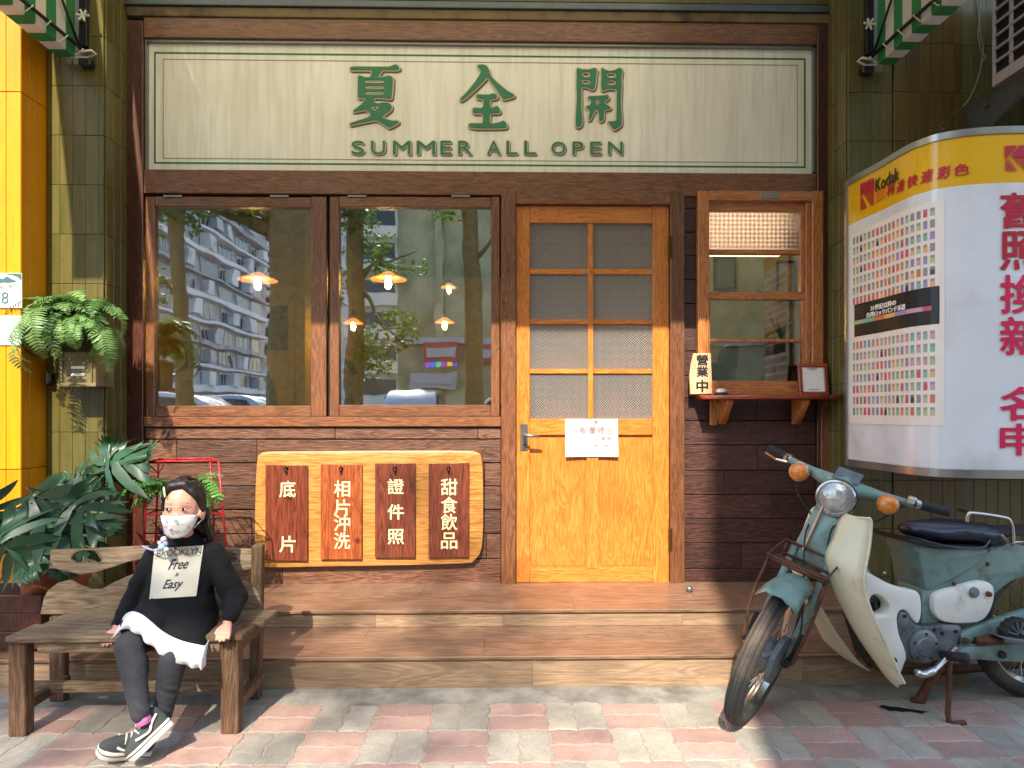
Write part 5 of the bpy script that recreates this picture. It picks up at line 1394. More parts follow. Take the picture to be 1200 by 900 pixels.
leaf_at(78, 592, 2.74, lm[1], R(-15), 1.2, 1.0)
leaf_at(-2, 625, 2.55, lm[0], R(-50), .5, .85)
leaf_at(108, 560, 2.95, lm[1], R(170), .9, .8)
leaf_at(-14, 600, 2.6, lm[1], R(150), .6, .9)
M_terra = plain('terracotta', '8a4c30', .75, var=.15, dirt='4c2c1c'); M_soil = plain('soil', '20160e', .95)
def pot(name_lab, px, pyt, pyb, Y, r, mt=M_terra, top=None):
    p = P(px, pyb, Y); zt = P(px, pyt, Y).z; t = thing('plant_pot', name_lab, 'pot', (p.x, Y, p.z)); h_ = zt - p.z
    obj('body', lathe(nb(), [(0, 0), (r * .7, 0), (r * .95, h_ * .85), (r * 1.06, h_ * .86), (r * 1.08, h_), (r * .95, h_), (r * .93, h_ * .9), (0, h_ * .9)], 24, Matrix.Translation(p)), mt, t, 'auto')
    return t
pot('terracotta pot at the left end of the bench back under the split leaves', 48, 650, 722, 2.80, .085)
pot('second terracotta pot standing deeper behind the bench back', 84, 672, 722, 2.93, .07)
bxp = thing('planter_box', 'dark brown wooden planter box at the lower left edge behind the bench', 'planter', (-2.2, 2.75, T2))
a = P(-70, 762, 2.72); b = P(48, 698, 2.72)
for k in range(3):
    z0 = a.z + (b.z - a.z) * k / 3; obj('board', bx(a.x, b.x, 2.72, 2.738, z0 + .001, a.z + (b.z - a.z) * (k + 1) / 3 - .001, .002), W_framed, bxp)
obj('side', bx(b.x - .018, b.x, 2.739, 3.0, a.z, b.z, .002), W_framed, bxp); obj('soil', bx(a.x, b.x - .02, 2.74, 3.0, b.z - .04, b.z - .02), M_soil, bxp)

# red wire stand with fern
M_rw = plain('red_wire_paint', 'b01c24', .4)
YW = 2.98
rs = thing('wire_plant_stand', 'red painted wire stand holding a fern behind the girl', 'plant stand', P(215, 640, YW))
def wp(px, py, dy=0): return P(px, py, YW + dy)
cor = [(173, 541, 0), (256, 540, 0), (246, 537, .16), (186, 538, .16)]
bot = [(168, 650, 0), (266, 650, 0), (252, 640, .16), (182, 640, .16)]
for c, d in zip(cor, bot): bm = nb(); tube(bm, [wp(*c), wp(*d)], .0045, 6); obj('leg', bm, M_rw, rs, True)
for lst in (cor, [(171, 603, 0), (262, 602, 0), (250, 598, .16), (183, 598, .16)]):
    bm = nb(); tube(bm, [wp(*c) for c in lst], .0045, 6, closed=True); obj('ring', bm, M_rw, rs, True)
for t in range(1, 6):
    p0 = wp(*cor[0]).lerp(wp(*cor[1]), t / 6); p1 = wp(*cor[3]).lerp(wp(*cor[2]), t / 6); bm = nb(); tube(bm, [p0, p1], .0025, 5); obj('wire', bm, M_rw, rs, True)
bm = nb(); tube(bm, [wp(173, 543), wp(186, 555, .08), wp(192, 545, .1), wp(188, 540, .16)], .003, 5); obj('wire', bm, M_rw, rs, True)
fp = thing('potted_fern', 'bright green fern in a pot inside the red wire stand behind the girl', 'fern', P(205, 603, YW + .08))
pc = P(208, 603, YW + .08); obj('pot', lathe(nb(), [(0, 0), (.055, 0), (.075, .09), (.07, .09), (0, .08)], 20, Matrix.Translation(pc)), plain('dark_pot', '2c241e', .6), fp, 'auto')
fm2 = [frond_mesh(.25, 95, .05, 17, .1, seed=21), frond_mesh(.28, 120, .055, 18, -.2, seed=22), frond_mesh(.20, 70, .05, 15, .15, seed=23)]
for m in fm2: m.materials.append(M_fern2)
for k in range(34):
    az = rg.uniform(-pi, pi); q = pc + Vector((rg.uniform(-.04, .04), rg.uniform(-.03, .03), .09))
    if k % 3 == 0: az = R(-170) + rg.uniform(-.5, .5)
    place('frond', fm2[k % 3], fp, q, (rg.uniform(-.3, .3), rg.uniform(-.2, .35), az), rg.uniform(.8, 1.25) * (.55 if sin(az) > .4 else 1))

# ------------------------------------------------------------------ BENCH
bn = thing('wooden_bench', 'weathered wooden bench with carved wavy back rails in front of the steps', 'bench', (-1.6, 2.45, 0))
ZS = P(140, 746, 2.27).z
xl, xr = XY(5, 2.27), XY(284, 2.27) - .0
obj('seat_board', bx(xl, XY(268, 2.27), 2.27, 2.415, ZS - .022, ZS, .004), W_bench, bn)
obj('seat_board', bx(xl + .03, xr + .02, 2.418, 2.57, ZS - .022, ZS - .0006, .004), W_bench, bn)
bm = nb(); box(bm, XY(268, 2.27) - .0, XY(282, 2.27), 2.285, 2.415, ZS - .024, ZS - .0015, .004); obj('seat_end', bm, W_benchv, bn)
obj('apron', bx(xl + .10, XY(258, 2.29), 2.285, 2.303, ZS - .062, ZS - .0225, .003), W_bench, bn)
def leg(px0, px1, Y, ztop, d=.05, lean=0):
    x0, x1 = XY(px0, Y), XY(px1, Y); b = bx(x0, x1, Y, Y + d, 0, ztop, .004)
    if lean: vmap(b, lambda c: (c.x, c.y + lean * max(0, c.z - ZS) / .25, c.z))
    return obj('leg', b, W_benchv, bn)
leg(9, 29, 2.285, ZS - .0225); leg(258, 279, 2.288, ZS - .0245)
leg(57, 75, 2.56, ZS - .0225, .035, 0); leg(291, 303.5, 2.565, P(0, 640, 2.6).z, .04, .03)
obj('stretcher', bx(XY(35, 2.45), XY(287, 2.45), 2.44, 2.465, .085, .125, .003), W_bench, bn)
obj('side_stretcher', bx(XY(16, 2.3), XY(16, 2.3) + .03, 2.336, 2.559, .07, .105, .003), W_benchv, bn)
obj('side_stretcher', bx(XY(268, 2.3), XY(268, 2.3) + .03, 2.339, 2.564, .07, .105, .003), W_benchv, bn)
obj('side_rail', bx(XY(270, 2.3), XY(270, 2.3) + .03, 2.339, 2.564, ZS - .07, ZS - .0245, .003), W_benchv, bn)
obj('back_leg_rail', bx(XY(75, 2.56), XY(291, 2.56), 2.565, 2.585, ZS - .06, ZS - .023, .003), W_bench, bn)
Yk = 2.585
cxm = 178.5
def mirror(pts): return [(2 * cxm - x, y) for x, y in reversed(pts)]
tl_ = [(56, 646), (100, 644.5), (150, 642), (cxm, 641)]; 
bl_ = [(cxm, 655), (165, 656), (150, 659), (135, 664), (122, 668), (110, 672), (92, 674), (75, 670), (62, 667), (55, 667)]
outer = tl_ + [(2 * cxm - x, y - 1) for x, y in reversed(tl_[:-1])] + [(2 * cxm - x, y) for x, y in reversed(bl_)] + bl_[1:]
def hole(cx, s=1): return [(cx + 18.5 * cos(a), 655.5 + (9.5 if sin(a) < 0 else 8) * sin(a) - (2.5 if sin(a) > .8 else 0)) for a in [k * pi / 8 for k in range(16)]]
def toP(o): return [(P(x, y, Yk).x, P(x, y, Yk).z) for x, y in o]
bm = shape([toP(outer), toP(hole(99)), toP(hole(2 * cxm - 99))], .022, .003); vmap(bm, lambda c: (c.x, Yk + c.z + (c.y - ZS) * .12 - .0, c.y)); obj('back_rail', bm, W_bench, bn)
lo_ = [(49, 719), (52, 700), (56, 692), (66, 684), (79, 680.5), (92, 687), (104, 691), (118, 691), (132, 683), (150, 675), (165, 671), (cxm, 670)]
outer = lo_ + [(2 * cxm - x, y) for x, y in reversed(lo_[:-1])]
bm = shape([toP(outer)], .022, .003); vmap(bm, lambda c: (c.x, Yk + .001 + c.z + (c.y - ZS) * .12, c.y)); obj('back_rail', bm, W_bench, bn)

# ------------------------------------------------------------------ GIRL
M_knit = plain('black_sweatshirt_cloth', '101114', .9, var=.2, scale=40, bmp=.15, spec=.3); M_leg = plain('charcoal_leggings_cloth', '2c2d33', .85, var=.15, scale=60, bmp=.2)
M_frill = plain('white_frill_cloth', 'd4d6de', .8, var=.04); M_mask = plain('printed_white_mask', 'dedcd8', .75, var=.03)
M_shoe = plain('grey_suede', '3c4040', .85, var=.12); M_rub = plain('white_rubber', 'dcd6cc', .55); M_pink = plain('pink_sock', 'e080b8', .8)
M_skinc = plain('child_skin', 'd49c84', .5, var=.03, sss=.1)
gl = thing('person', 'little girl in black sweatshirt, grey leggings and printed mask sitting on the bench', 'person', P(205, 738, 2.4))
hd = P(214, 598, 2.37)      # head centre
pel = P(208, 728, 2.44); ch_ = P(214, 672, 2.44); nk = P(214, 634, 2.42)
shR, shL = P(185, 650, 2.43), P(247, 648, 2.43)
elR, elL = P(160, 703, 2.43), P(276, 700, 2.43)
wrR, wrL = P(137, 734, 2.34), P(266, 729, 2.30)
knR, knL = P(152, 757, 2.17), P(203, 772, 2.20)
anR, anL = P(165, 838, 2.10), P(190, 838, 2.19)
hipR, hipL = P(190, 735, 2.40), P(226, 738, 2.40)
hr = Matrix.Rotation(R(6), 3, 'Z')   # head turned slightly to her right
def H(x, y, z): return hd + hr @ Vector((x, y, z))
prims = [('e', H(0, .012, .012), (.068, .082, .088), (0, 0, 0)), ('e', H(0, -.02, -.035), (.058, .055, .058), (0, 0, 0)), ('e', H(-.032, -.038, -.035), (.026, .024, .026), (0, 0, 0)), ('e', H(.032, -.038, -.035), (.026, .024, .026), (0, 0, 0)),
    ('e', H(0, -.078, -.022), (.009, .010, .012), (0, 0, 0)), ('e', H(-.070, .01, -.018), (.009, .016, .022), (0, 0, .3)), ('e', H(.072, .01, -.018), (.010, .017, .023), (0, 0, -.3)),
    ('c', H(0, .015, -.06), .033, nk + Vector((0, .01, -.02)), .036), ('h', [(shR + Vector((.02, 0, -.01)), .03), (shL + Vector((-.02, 0, -.01)), .03), (pel, .06)]),
    ('c', shR, .028, elR, .023), ('c', elR, .023, wrR, .016), ('c', shL, .028, elL, .023), ('c', elL, .023, wrL, .016),
    ('c', hipR, .05, knR, .035), ('c', knR, .033, anR, .022), ('c', hipL, .05, knL, .035), ('c', knL, .033, anL, .022)]
# hands: palm, four fingers, thumb
def hand(w_, palm_dir, side, spread, name):
    pr = []
    pd = Vector(palm_dir).normalized(); sd = Vector(side).normalized(); nrm = pd.cross(sd).normalized()
    pc_ = w_ + pd * .022
    pr.append(('h', [(w_, .014), (w_ + pd * .036 + sd * .015, .0085), (w_ + pd * .036 - sd * .015, .0085)]))
    for k, L in enumerate((.026, .031, .029, .022)):
        o_ = sd * (-.0165 + .011 * k); r0_ = w_ + pd * .036 + o_
        j = r0_ + pd * L * .5 + o_ * .2; e = j + (pd * .6 + Vector(spread) * .8).normalized() * L * .55
        pr += [('c', r0_, .0062, j, .0058), ('c', j, .0058, e, .0048)]
    r0_ = w_ + pd * .010 - sd * .014
    pr += [('c', r0_, .008, r0_ - sd * .012 + pd * .016, .0068), ('c', r0_ - sd * .012 + pd * .016, .0065, r0_ - sd * .014 + pd * .032, .0052)]
    return pr
blob('body', prims, .0062, M_skinc, gl, 3)
blob('hand', hand(P(267, 731, 2.295), (.02, -.65, -.42), (1, 0, 0), (0, -.35, -1), 'hand'), .0026, M_skinc, gl, 2)
blob('hand', hand(P(138, 737, 2.33), (-.15, -.55, -.35), (1, -.2, 0), (0, -.3, -1), 'hand'), .0026, M_skinc, gl, 2)
# sweatshirt
hemL, hemR = P(152, 722, 2.22), P(236, 768, 2.22)
sw_pr = [('h', [(shR + Vector((.012, 0, -.012)), .042), (shL + Vector((-.012, 0, -.012)), .042), (P(212, 690, 2.43), (.115, .085, .06))]),
    ('h', [(P(212, 685, 2.43), (.115, .085, .05)), (P(182, 726, 2.40), (.07, .09, .05)), (P(232, 728, 2.42), (.065, .09, .05))]),
    ('h', [(P(182, 722, 2.38), .07), (P(160, 733, 2.24), .048), (P(178, 735, 2.22), .048)]),
    ('h', [(P(182, 722, 2.38), .07), (P(232, 735, 2.38), .065), (P(178, 736, 2.24), .046), (P(216, 752, 2.24), .046)]),
    ('h', [(P(232, 732, 2.40), .065), (P(205, 748, 2.24), .046), (P(224, 756, 2.24), .044)]),
    ('c', shR, .045, elR, .044), ('c', elR, .044, wrR + Vector((.006, .02, .010)), .030), ('c', shL, .045, elL + Vector((-.005, 0, 0)), .046), ('c', elL + Vector((-.005, 0, 0)), .046, wrL + Vector((0, .02, .014)), .031),
    ('h', [(nk + Vector((0, .000, .026)), (.053, .050, .010)), (nk + Vector((0, .004, -.015)), (.078, .060, .02))]),
    ('h', [(nk + Vector((0, .008, -.012)), (.05, .045, .02)), (shR + Vector((.02, 0, .0)), .03), (shL + Vector((-.02, 0, .0)), .03)])]
def wrink(c):
    n1 = noise.noise(Vector((c.x * 13, c.y * 13, c.z * 9))); n2 = noise.noise(Vector((c.x * 30, c.y * 30, c.z * 22)))
    d = Vector((c.x - ch_.x, c.y - ch_.y, 0)); d = d.normalized() if d.length > .02 else Vector((0, -1, 0))
    # cloth folds: long creases that run down and across the body
    f1 = 1 - abs(noise.noise(Vector((c.x * 16 + c.z * 9, c.y * 10, c.z * 5 + 3)))) * 2.2
    f2 = 1 - abs(noise.noise(Vector((c.x * 7 - c.z * 12, c.y * 8 + 5, c.z * 16)))) * 2.4
    return c + d * (.005 * n1 + .002 * n2 + .0045 * max(0, f1) + .0035 * max(0, f2))
swt = blob('sweatshirt', sw_pr, .0065, M_knit, gl, 5, fn=wrink)
# leggings
def wrink2(c):
    n1 = noise.noise(Vector((c.x * 14, c.y * 14, c.z * 52 + c.x * 30))) * (2.0 if c.z < .22 else .8)
    return c + Vector((0.003 * n1, -.0032 * n1, 0))
blob('leggings', [('c', hipR, .062, knR, .048), ('c', knR, .047, anR.lerp(knR, .02), .030), ('c', hipL, .062, knL, .048), ('c', knL, .047, anL.lerp(knL, -.12), .029), ('c', hipR, .06, hipL, .06), ('e', knR.lerp(anR, .35) + Vector((0, .012, 0)), (.040, .044, .07), (0, 0, 0))], .0058, M_leg, gl, 5, fn=wrink2)
# frill: strip following the hem across the thighs
hem = [(136, 742, 2.25), (143, 727, 2.215), (152, 722, 2.19), (163, 725, 2.175), (175, 734, 2.17), (188, 745, 2.175), (202, 753, 2.18), (216, 758, 2.18), (230, 761, 2.175), (239, 762, 2.19), (243, 756, 2.25)]
hm = spline([P(*q) for q in hem], 8, False); bm = nb(); A_, B_ = [], []
lens = [0.0]
for i, p in enumerate(hm):
    t = i / (len(hm) - 1); ph_ = t * 2 * pi * 8; ln = (.034 + .028 * t + .0015 * sin(ph_ * 1.3)) * min(1, .35 + t * 9)
    off = sin(ph_) * .0055
    out = Vector((-.35 + .4 * t, -1, 0)).normalized()
    A_.append(bm.verts.new(p + Vector((0, .012, .012)))); M_ = p + out * (.010 + off * .5) + Vector((0, 0, -ln * .5)); E_ = p + out * (.012 + off) + Vector((-.006 + .006 * t, 0, -ln))
    B_.append((bm.verts.new(M_), bm.verts.new(E_)))
for i in range(len(hm) - 1):
    bm.faces.new((A_[i], A_[i + 1], B_[i + 1][0], B_[i][0])); bm.faces.new((B_[i][0], B_[i + 1][0], B_[i + 1][1], B_[i][1]))
o = obj('skirt_frill', bm, M_frill, gl, True); sd = o.modifiers.new('t', 'SOLIDIFY'); sd.thickness = .002
# patch on chest: follow the sweatshirt surface by ray casting
bpy.context.view_layer.update()
from mathutils.bvhtree import BVHTree
swt_bv = BVHTree.FromPolygons([v.co for v in swt.data.vertices], [p.vertices for p in swt.data.polygons])
def on_shirt(px, py, off=.003):
    d = ray(px, py).normalized(); o_ = Vector((0, 0, ZC)); hit = swt_bv.ray_cast(o_, d)
    if hit[0] is None: return P(px, py, 2.36)
    return hit[0] - d * off
quad = ((181, 643), (238.5, 639), (230, 698.5), (175, 702))   # tl tr br bl
def qpt(s, t):
    a = Vector(quad[3]).lerp(Vector(quad[2]), s); b = Vector(quad[0]).lerp(Vector(quad[1]), s); return a.lerp(b, t)
# smooth depth: sample coarse grid then interpolate
GN = 6; gd = [[on_shirt(*qpt(i / GN, j / GN), .0).y for j in range(GN + 1)] for i in range(GN + 1)]
for _ in range(2): gd = [[(gd[i][j] * 2 + sum(gd[max(0, min(GN, i + a))][max(0, min(GN, j + b))] for a, b in ((1, 0), (-1, 0), (0, 1), (0, -1)))) / 6 for j in range(GN + 1)] for i in range(GN + 1)]
mn = [[min(gd[i][j], on_shirt(*qpt(i / GN, j / GN), .0).y) for j in range(GN + 1)] for i in range(GN + 1)]
def patch_pt(s, t, off=.004):
    q = qpt(s, t); fi, fj = min(max(s * GN, 0), GN - 1e-6), min(max(t * GN, 0), GN - 1e-6); i, j = int(fi), int(fj); a, b = fi - i, fj - j
    y = (mn[i][j] * (1 - a) + mn[i + 1][j] * a) * (1 - b) + (mn[i][j + 1] * (1 - a) + mn[i + 1][j + 1] * a) * b
    return P(q.x, q.y, y - off)
bm = nb(); g_ = [[bm.verts.new(patch_pt(i / 12, j / 12, .0035)) for j in range(13)] for i in range(13)]
for i in range(12):
    for j in range(12): bm.faces.new((g_[i][j], g_[i + 1][j], g_[i + 1][j + 1], g_[i][j + 1]))
ptc = obj('patch', bm, plain('cream_patch', 'c6c2b2', .8, var=.04), gl, True)
M_sinkk = plain('navy_print', '30343c', .7)
def ptxt(s, x0, x1, y0, y1, bold=.0, shear=0):
    bm = fit(glyph(s, 0, 1, shear), x0, x1, y0, y1); thicken(bm, max(bold, 0), max(bold, 0)); vmap(bm, lambda c: patch_pt(c.x, c.y, .0046)); obj('lettering', bm, M_sinkk, ptc)
ptxt('BROOKLYN', .06, .97, .83, .965, 0); ptxt('Free', .33, .74, .56, .76, .005, .45); ptxt('&', .49, .57, .42, .49, .0, .2); ptxt('Easy', .26, .68, .13, .36, .005, .45)
bm = quads([(.03, .795, .97, .803)]); vmap(bm, lambda c: patch_pt(c.x, c.y, .0046)); obj('printed_line', bm, M_sinkk, ptc)
# hair
hp = [('h', [(H(0, .034, .036), (.078, .080, .070)), (H(0, .042, -.01), (.078, .066, .05))]),
    ('h', [(H(-.030, -.040, .078), .016), (H(.020, -.036, .084), .016), (H(0, .0, .09), .022)]),
    ('h', [(H(-.030, -.044, .074), .012), (H(-.060, -.030, .045), .010), (H(-.072, .0, .03), .012), (H(-.04, 0, .08), .015)]),
    ('h', [(H(.020, -.040, .080), .012), (H(.058, -.034, .052), .010), (H(.073, -.004, .022), .011), (H(.04, 0, .08), .015)]),
    ('h', [(H(-.070, -.008, .03), .009), (H(-.076, .006, -.02), .008), (H(-.07, .03, -.02), .012)]), ('h', [(H(.070, -.012, .03), .008), (H(.076, -.004, -.004), .006), (H(.07, .03, -.02), .012)]),
    ('h', [(H(0, .08, .0), .045), (H(.05, .085, -.09), .030)]), ('h', [(H(.080, .035, -.01), .010), (H(.092, .04, -.08), .009), (H(.075, .055, -.12), .013)]), ('c', H(.088, .03, -.03), .005, H(.100, .02, -.115), .003), ('c', H(.084, .04, -.05), .005, H(.110, .03, -.105), .003)]
def strand(c):
    return c + (c - hd).normalized() * .0008 * sin(atan2(c.x - hd.x, c.z - hd.z + .03) * 26)
blob('hair', hp, .0042, M_hair, gl, 3, fn=strand)
hbv = None
hair_o = [o for o in gl.children if o.name.startswith('hair')]
hbv = BVHTree.FromPolygons([v.co for v in hair_o[-1].data.vertices], [p.vertices for p in hair_o[-1].data.polygons])
bm = nb(); rgh = random.Random(4)
for k in range(150):
    u = rgh.uniform(-1, 1); pts_ = []
    part = -.028
    for j in range(9):
        t = j / 8
        side_ = 1 if u > -.25 else -1
        ax_ = part + (u - part * 8) * .075 * sin(t * 1.4) * 1.0 if True else 0
        ang = R(35) + t * R(150)
        d = Vector((ax_ * 12 * (0.3 + t), -cos(ang), sin(ang) * (1 - .35 * abs(u) * t) - .55 * t * t)).normalized()
        hit = hbv.ray_cast(hd + (hr @ d) * .3, -(hr @ d))
        if hit[0] is not None: pts_.append(hit[0] + (hr @ d) * rgh.uniform(-.0002, .0012))
    if len(pts_) > 4: tube(bm, spline(pts_, 2, False), .0007, 4, False)
st2 = obj('hair_strands', bm, plain('brown_black_hair', '241a16', .35), gl, True); st2['kind'] = 'stuff'
for (x, y, z, L, an, mt) in ((-.047, -.056, .062, .034, R(68), plain('cream_clip', 'e8dcb0', .35)), (-.077, -.014, .035, .032, R(72), M_metal)):
    M_ = Matrix.Translation(H(x, y, z)) @ Matrix.Rotation(R(-35), 4, 'Z') @ Matrix.Rotation(an, 4, 'Y') @ Matrix.Rotation(R(8), 4, 'X')
    bm = shape([[(-L / 2, -.007), (L / 2, -.006), (L / 2, .006), (-L / 2, .007)], [(-L / 4, -.003), (L / 4, -.003), (L / 4, .003), (-L / 4, .003)]], .003, .0006); vmap(bm, lambda c: M_ @ Vector((c.x, c.z, c.y))); obj('hair_clip', bm, mt, gl)
# face
M_eye = plain('eye_white', 'd8d0c8', .3); M_iris = plain('dark_iris', '120c0a', .15); M_lid = plain('lid_line', '3a2018', .6); M_brow = plain('eyebrow', 'a87c68', .8)
for s in (-1, 1):
    ex, ez = s * .029, .006; ey = -.0665
    for nm, rx_, rz_, yo, mt in (('eye', .0110, .0040, .0, M_eye), ('iris', .0056, .0052, -.0022, M_iris)):
        M_ = Matrix.Translation(H(ex + (-.0015 if nm == 'iris' else 0), ey + yo, ez)) @ hr.to_4x4() @ Matrix.Rotation(s * R(18), 4, 'Z') @ Matrix.Diagonal((rx_, .004, rz_, 1))
        bm = nb(); bmesh.ops.create_uvsphere(bm, u_segments=14, v_segments=8, radius=1, matrix=M_); obj(nm, bm, mt, gl, True)
    bm = nb(); tube(bm, [H(ex - s * .013, ey + .001, ez + .001), H(ex - s * .005, ey - .003, ez + .0055), H(ex + s * .005, ey - .002, ez + .0055), H(ex + s * .014, ey + .008, ez + .0005)], .0014, 5); obj('eyelid', bm, M_lid, gl, True)
    bm = nb(); tube(bm, [H(ex - s * .013, ey - .002, ez + .018), H(ex, ey - .001, ez + .022), H(ex + s * .015, ey + .010, ez + .018)], .0012, 5); obj('eyebrow', bm, M_brow, gl, True)
# mask
bm = nb(); n1_, n2_ = 14, 9; gm = []
for i in range(n1_ + 1):
    u = -1 + 2 * i / n1_; row = []
    for j in range(n2_ + 1):
        v = j / n2_; ang = u * R(66)
        halfw = .067 * (1 - .30 * v ** 2.2); top = -.013 - .004 * abs(u) ** 2; bot = -.088 + .026 * abs(u) ** 2.5
        z = top + (bot - top) * v; bul = .012 * sin(pi * min(1, v * .9 + .1)) * cos(ang * .9) + .002 * (j % 3 == 0) + .010 * math.exp(-(u / .22) ** 2) * (1 - v)
        row.append(bm.verts.new(H(sin(ang) / sin(R(66)) * halfw, -.006 - (.070 + bul) * cos(ang) + .004 * v, z)))
    gm.append(row)
for i in range(n1_):
    for j in range(n2_): bm.faces.new((gm[i][j], gm[i + 1][j], gm[i + 1][j + 1], gm[i][j + 1]))
msk = obj('face_mask', bm, M_mask, gl, True); msk.modifiers.new('t', 'SOLIDIFY').thickness = .0015
for k in range(16):
    u, v = random.uniform(-.8, .8), random.uniform(.15, .9); ang = u * R(66); halfw = .067 * (1 - .30 * v ** 2.2)
    z = -.017 + (-.07) * v; bul = .012 * sin(pi * min(1, v * .9 + .1)) * cos(ang * .9) + .006
    M_ = Matrix.Translation(H(sin(ang) / sin(R(66)) * halfw, -.010 - (.070 + bul) * cos(ang) + .004 * v, z)) @ hr.to_4x4() @ Matrix.Rotation(ang, 4, 'Z') @ Matrix.Diagonal((.0035, .0012, .0032, 1))
    bm = nb(); bmesh.ops.create_uvsphere(bm, u_segments=8, v_segments=5, radius=1, matrix=M_); obj('printed_dot', bm, pm[(0, 4, 5, 2, 9)[k % 5]], msk, True)
for s in (-1, 1):
    bm = nb(); tube(bm, spline([H(s * .062, -.03, -.025), H(s * .072, -.005, -.008), H(s * .079, .018, -.004)], 4, False), .0012, 5); obj('ear_loop', bm, M_mask, msk, True)
    bm = nb(); tube(bm, spline([H(s * .056, -.034, -.062), H(s * .068, -.008, -.045), H(s * .078, .016, -.035)], 4, False), .0012, 5); obj('ear_loop', bm, M_mask, msk, True)
# mask strap with charm
M_bead = plain('lilac_bead', 'a8a8e0', .35); M_bead2 = plain('pale_blue_bead', 'a8d0e0', .3)
bm = nb(); tube(bm, spline([P(192, 612, 2.31), P(193, 622, 2.32), P(196, 628, 2.32)], 4, False), .0035, 6); obj('mask_cord', bm, M_bead, gl, True)
bm = nb(); tube(bm, spline([P(167, 640, 2.37), P(174, 643, 2.36), P(183, 645, 2.34), P(192, 641, 2.33)], 5, False), .0032, 6); obj('mask_cord', bm, M_bead, gl, True)
for (x, y, r_, mt) in ((192, 632, .011, M_mask), (190, 641, .014, M_bead2), (194, 637, .009, M_bead), (187, 636, .007, M_mask), (195, 644, .009, M_mask)):
    bm = nb(); bmesh.ops.create_icosphere(bm, subdivisions=2, radius=r_, matrix=Matrix.Translation(P(x, y, 2.325))); obj('charm_bead', bm, mt, gl, True)
# the head is a little narrower and taller than round
HB = hd + Vector((0, 0, -.088))
def reshape(o):
    if o.type == 'MESH':
        for v in o.data.vertices:
            t = min(1, max(0, (v.co.z - HB.z + .012) / .03))
            d = v.co - HB
            v.co = v.co.lerp(HB + Vector((d.x * .90, d.y * .93, d.z * 1.07)), t)
for o_ in list(C.objects):
    if o_.name.split('.')[0] in ('hair', 'hair_strands', 'hair_clip', 'eye', 'iris', 'eyelid', 'eyebrow', 'face_mask', 'printed_dot', 'ear_loop') and (o_.parent is gl or o_.parent is msk): reshape(o_)
for o_ in gl.children:
    if o_.name.startswith('body'): reshape(o_)
# shoes
def shoe(heel, toe, up, name_w=.034, H_=.062, lab=None):
    heel, toe = Vector(heel), Vector(toe); ax = (toe - heel); L = ax.length; ax.normalize()
    upv = Vector(up); upv = (upv - ax * upv.dot(ax)).normalized(); sd_ = upv.cross(ax).normalized()
    M_ = Matrix((ax, sd_, upv)).transposed().to_4x4(); M_.translation = heel
    out = [(0, .0), (.02, .026), (.10, .031), (.45, .030), (.70, .037), (.90, .031), (1.0, .012), (1.02, 0), (1.0, -.012), (.90, -.030), (.70, -.035), (.45, -.027), (.10, -.029), (.02, -.024)]
    ol = [(q.x, q.y) for q in spline([(a * L, b) for a, b in out], 3)]
    sole = shape([ol], .027, .004); vmap(sole, lambda c: M_ @ Vector((c.x, c.y, c.z + .011))); so_ = obj('shoe', sole, M_rub, gl, 'auto')
    ln = shape([ol], .003, 0, .0012); vmap(ln, lambda c: M_ @ Vector((c.x, c.y, c.z + .017))); obj('foxing_line', ln, M_shoe, so_)
    def T(x, y, z): return M_ @ Vector((x * L, y, z))
    def B(x, y, z, r): return (T(x, y, z), r)
    blob('upper', [('h', [B(.14, 0, .034, .024), B(.16, 0, .065, .024), B(.45, 0, .05, .026), B(.45, 0, .03, .028)]), ('h', [B(.40, 0, .032, .027), B(.42, 0, .052, .024), B(.72, 0, .028, .029), B(.88, 0, .022, .022)])], .005, M_shoe, so_, 3)
    for s in (-1, 1):
        bm = nb(); tube(bm, spline([T(.12, s * .026, .062), T(.30, s * .0285, .050), T(.42, s * .0305, .036), T(.60, s * .031, .040), T(.70, s * .027, .044)], 4, False), .0042, 6); obj('side_stripe', bm, M_rub, so_, True)
    for k in range(4):
        x = .50 + .075 * k; z = .076 - .010 * k
        bm = nb(); tube(bm, [T(x, -.021, z - .014), T(x + .01, -.008, z), T(x + .01, .008, z), T(x, .021, z - .014)], .0032, 5); obj('lace', bm, M_rub, so_, True)
    return so_
# front shoe: heel high, toe resting near the ground; sole turned to the right
hA, tA = P(203, 846, 2.16), P(154, 893, 2.07)
shoe(hA, tA, (-.85, -.45, .35))
hB, tB = P(168, 884, 2.17), P(112, 871, 2.10); tB.z = max(tB.z, .03)
shoe(P(176, 884, 2.17), P(113, 881, 2.09), (.12, -.32, 1))
bm = nb(); tube(bm, [anR.lerp(knR, .10), anR + Vector((.012, 0, -.03))], [.022, .023], 14); obj('sock', bm, M_pink, gl, True)
bm = nb(); tube(bm, [anL, P(174, 868, 2.18)], [.022, .022], 14); obj('sock', bm, M_pink, gl, True)

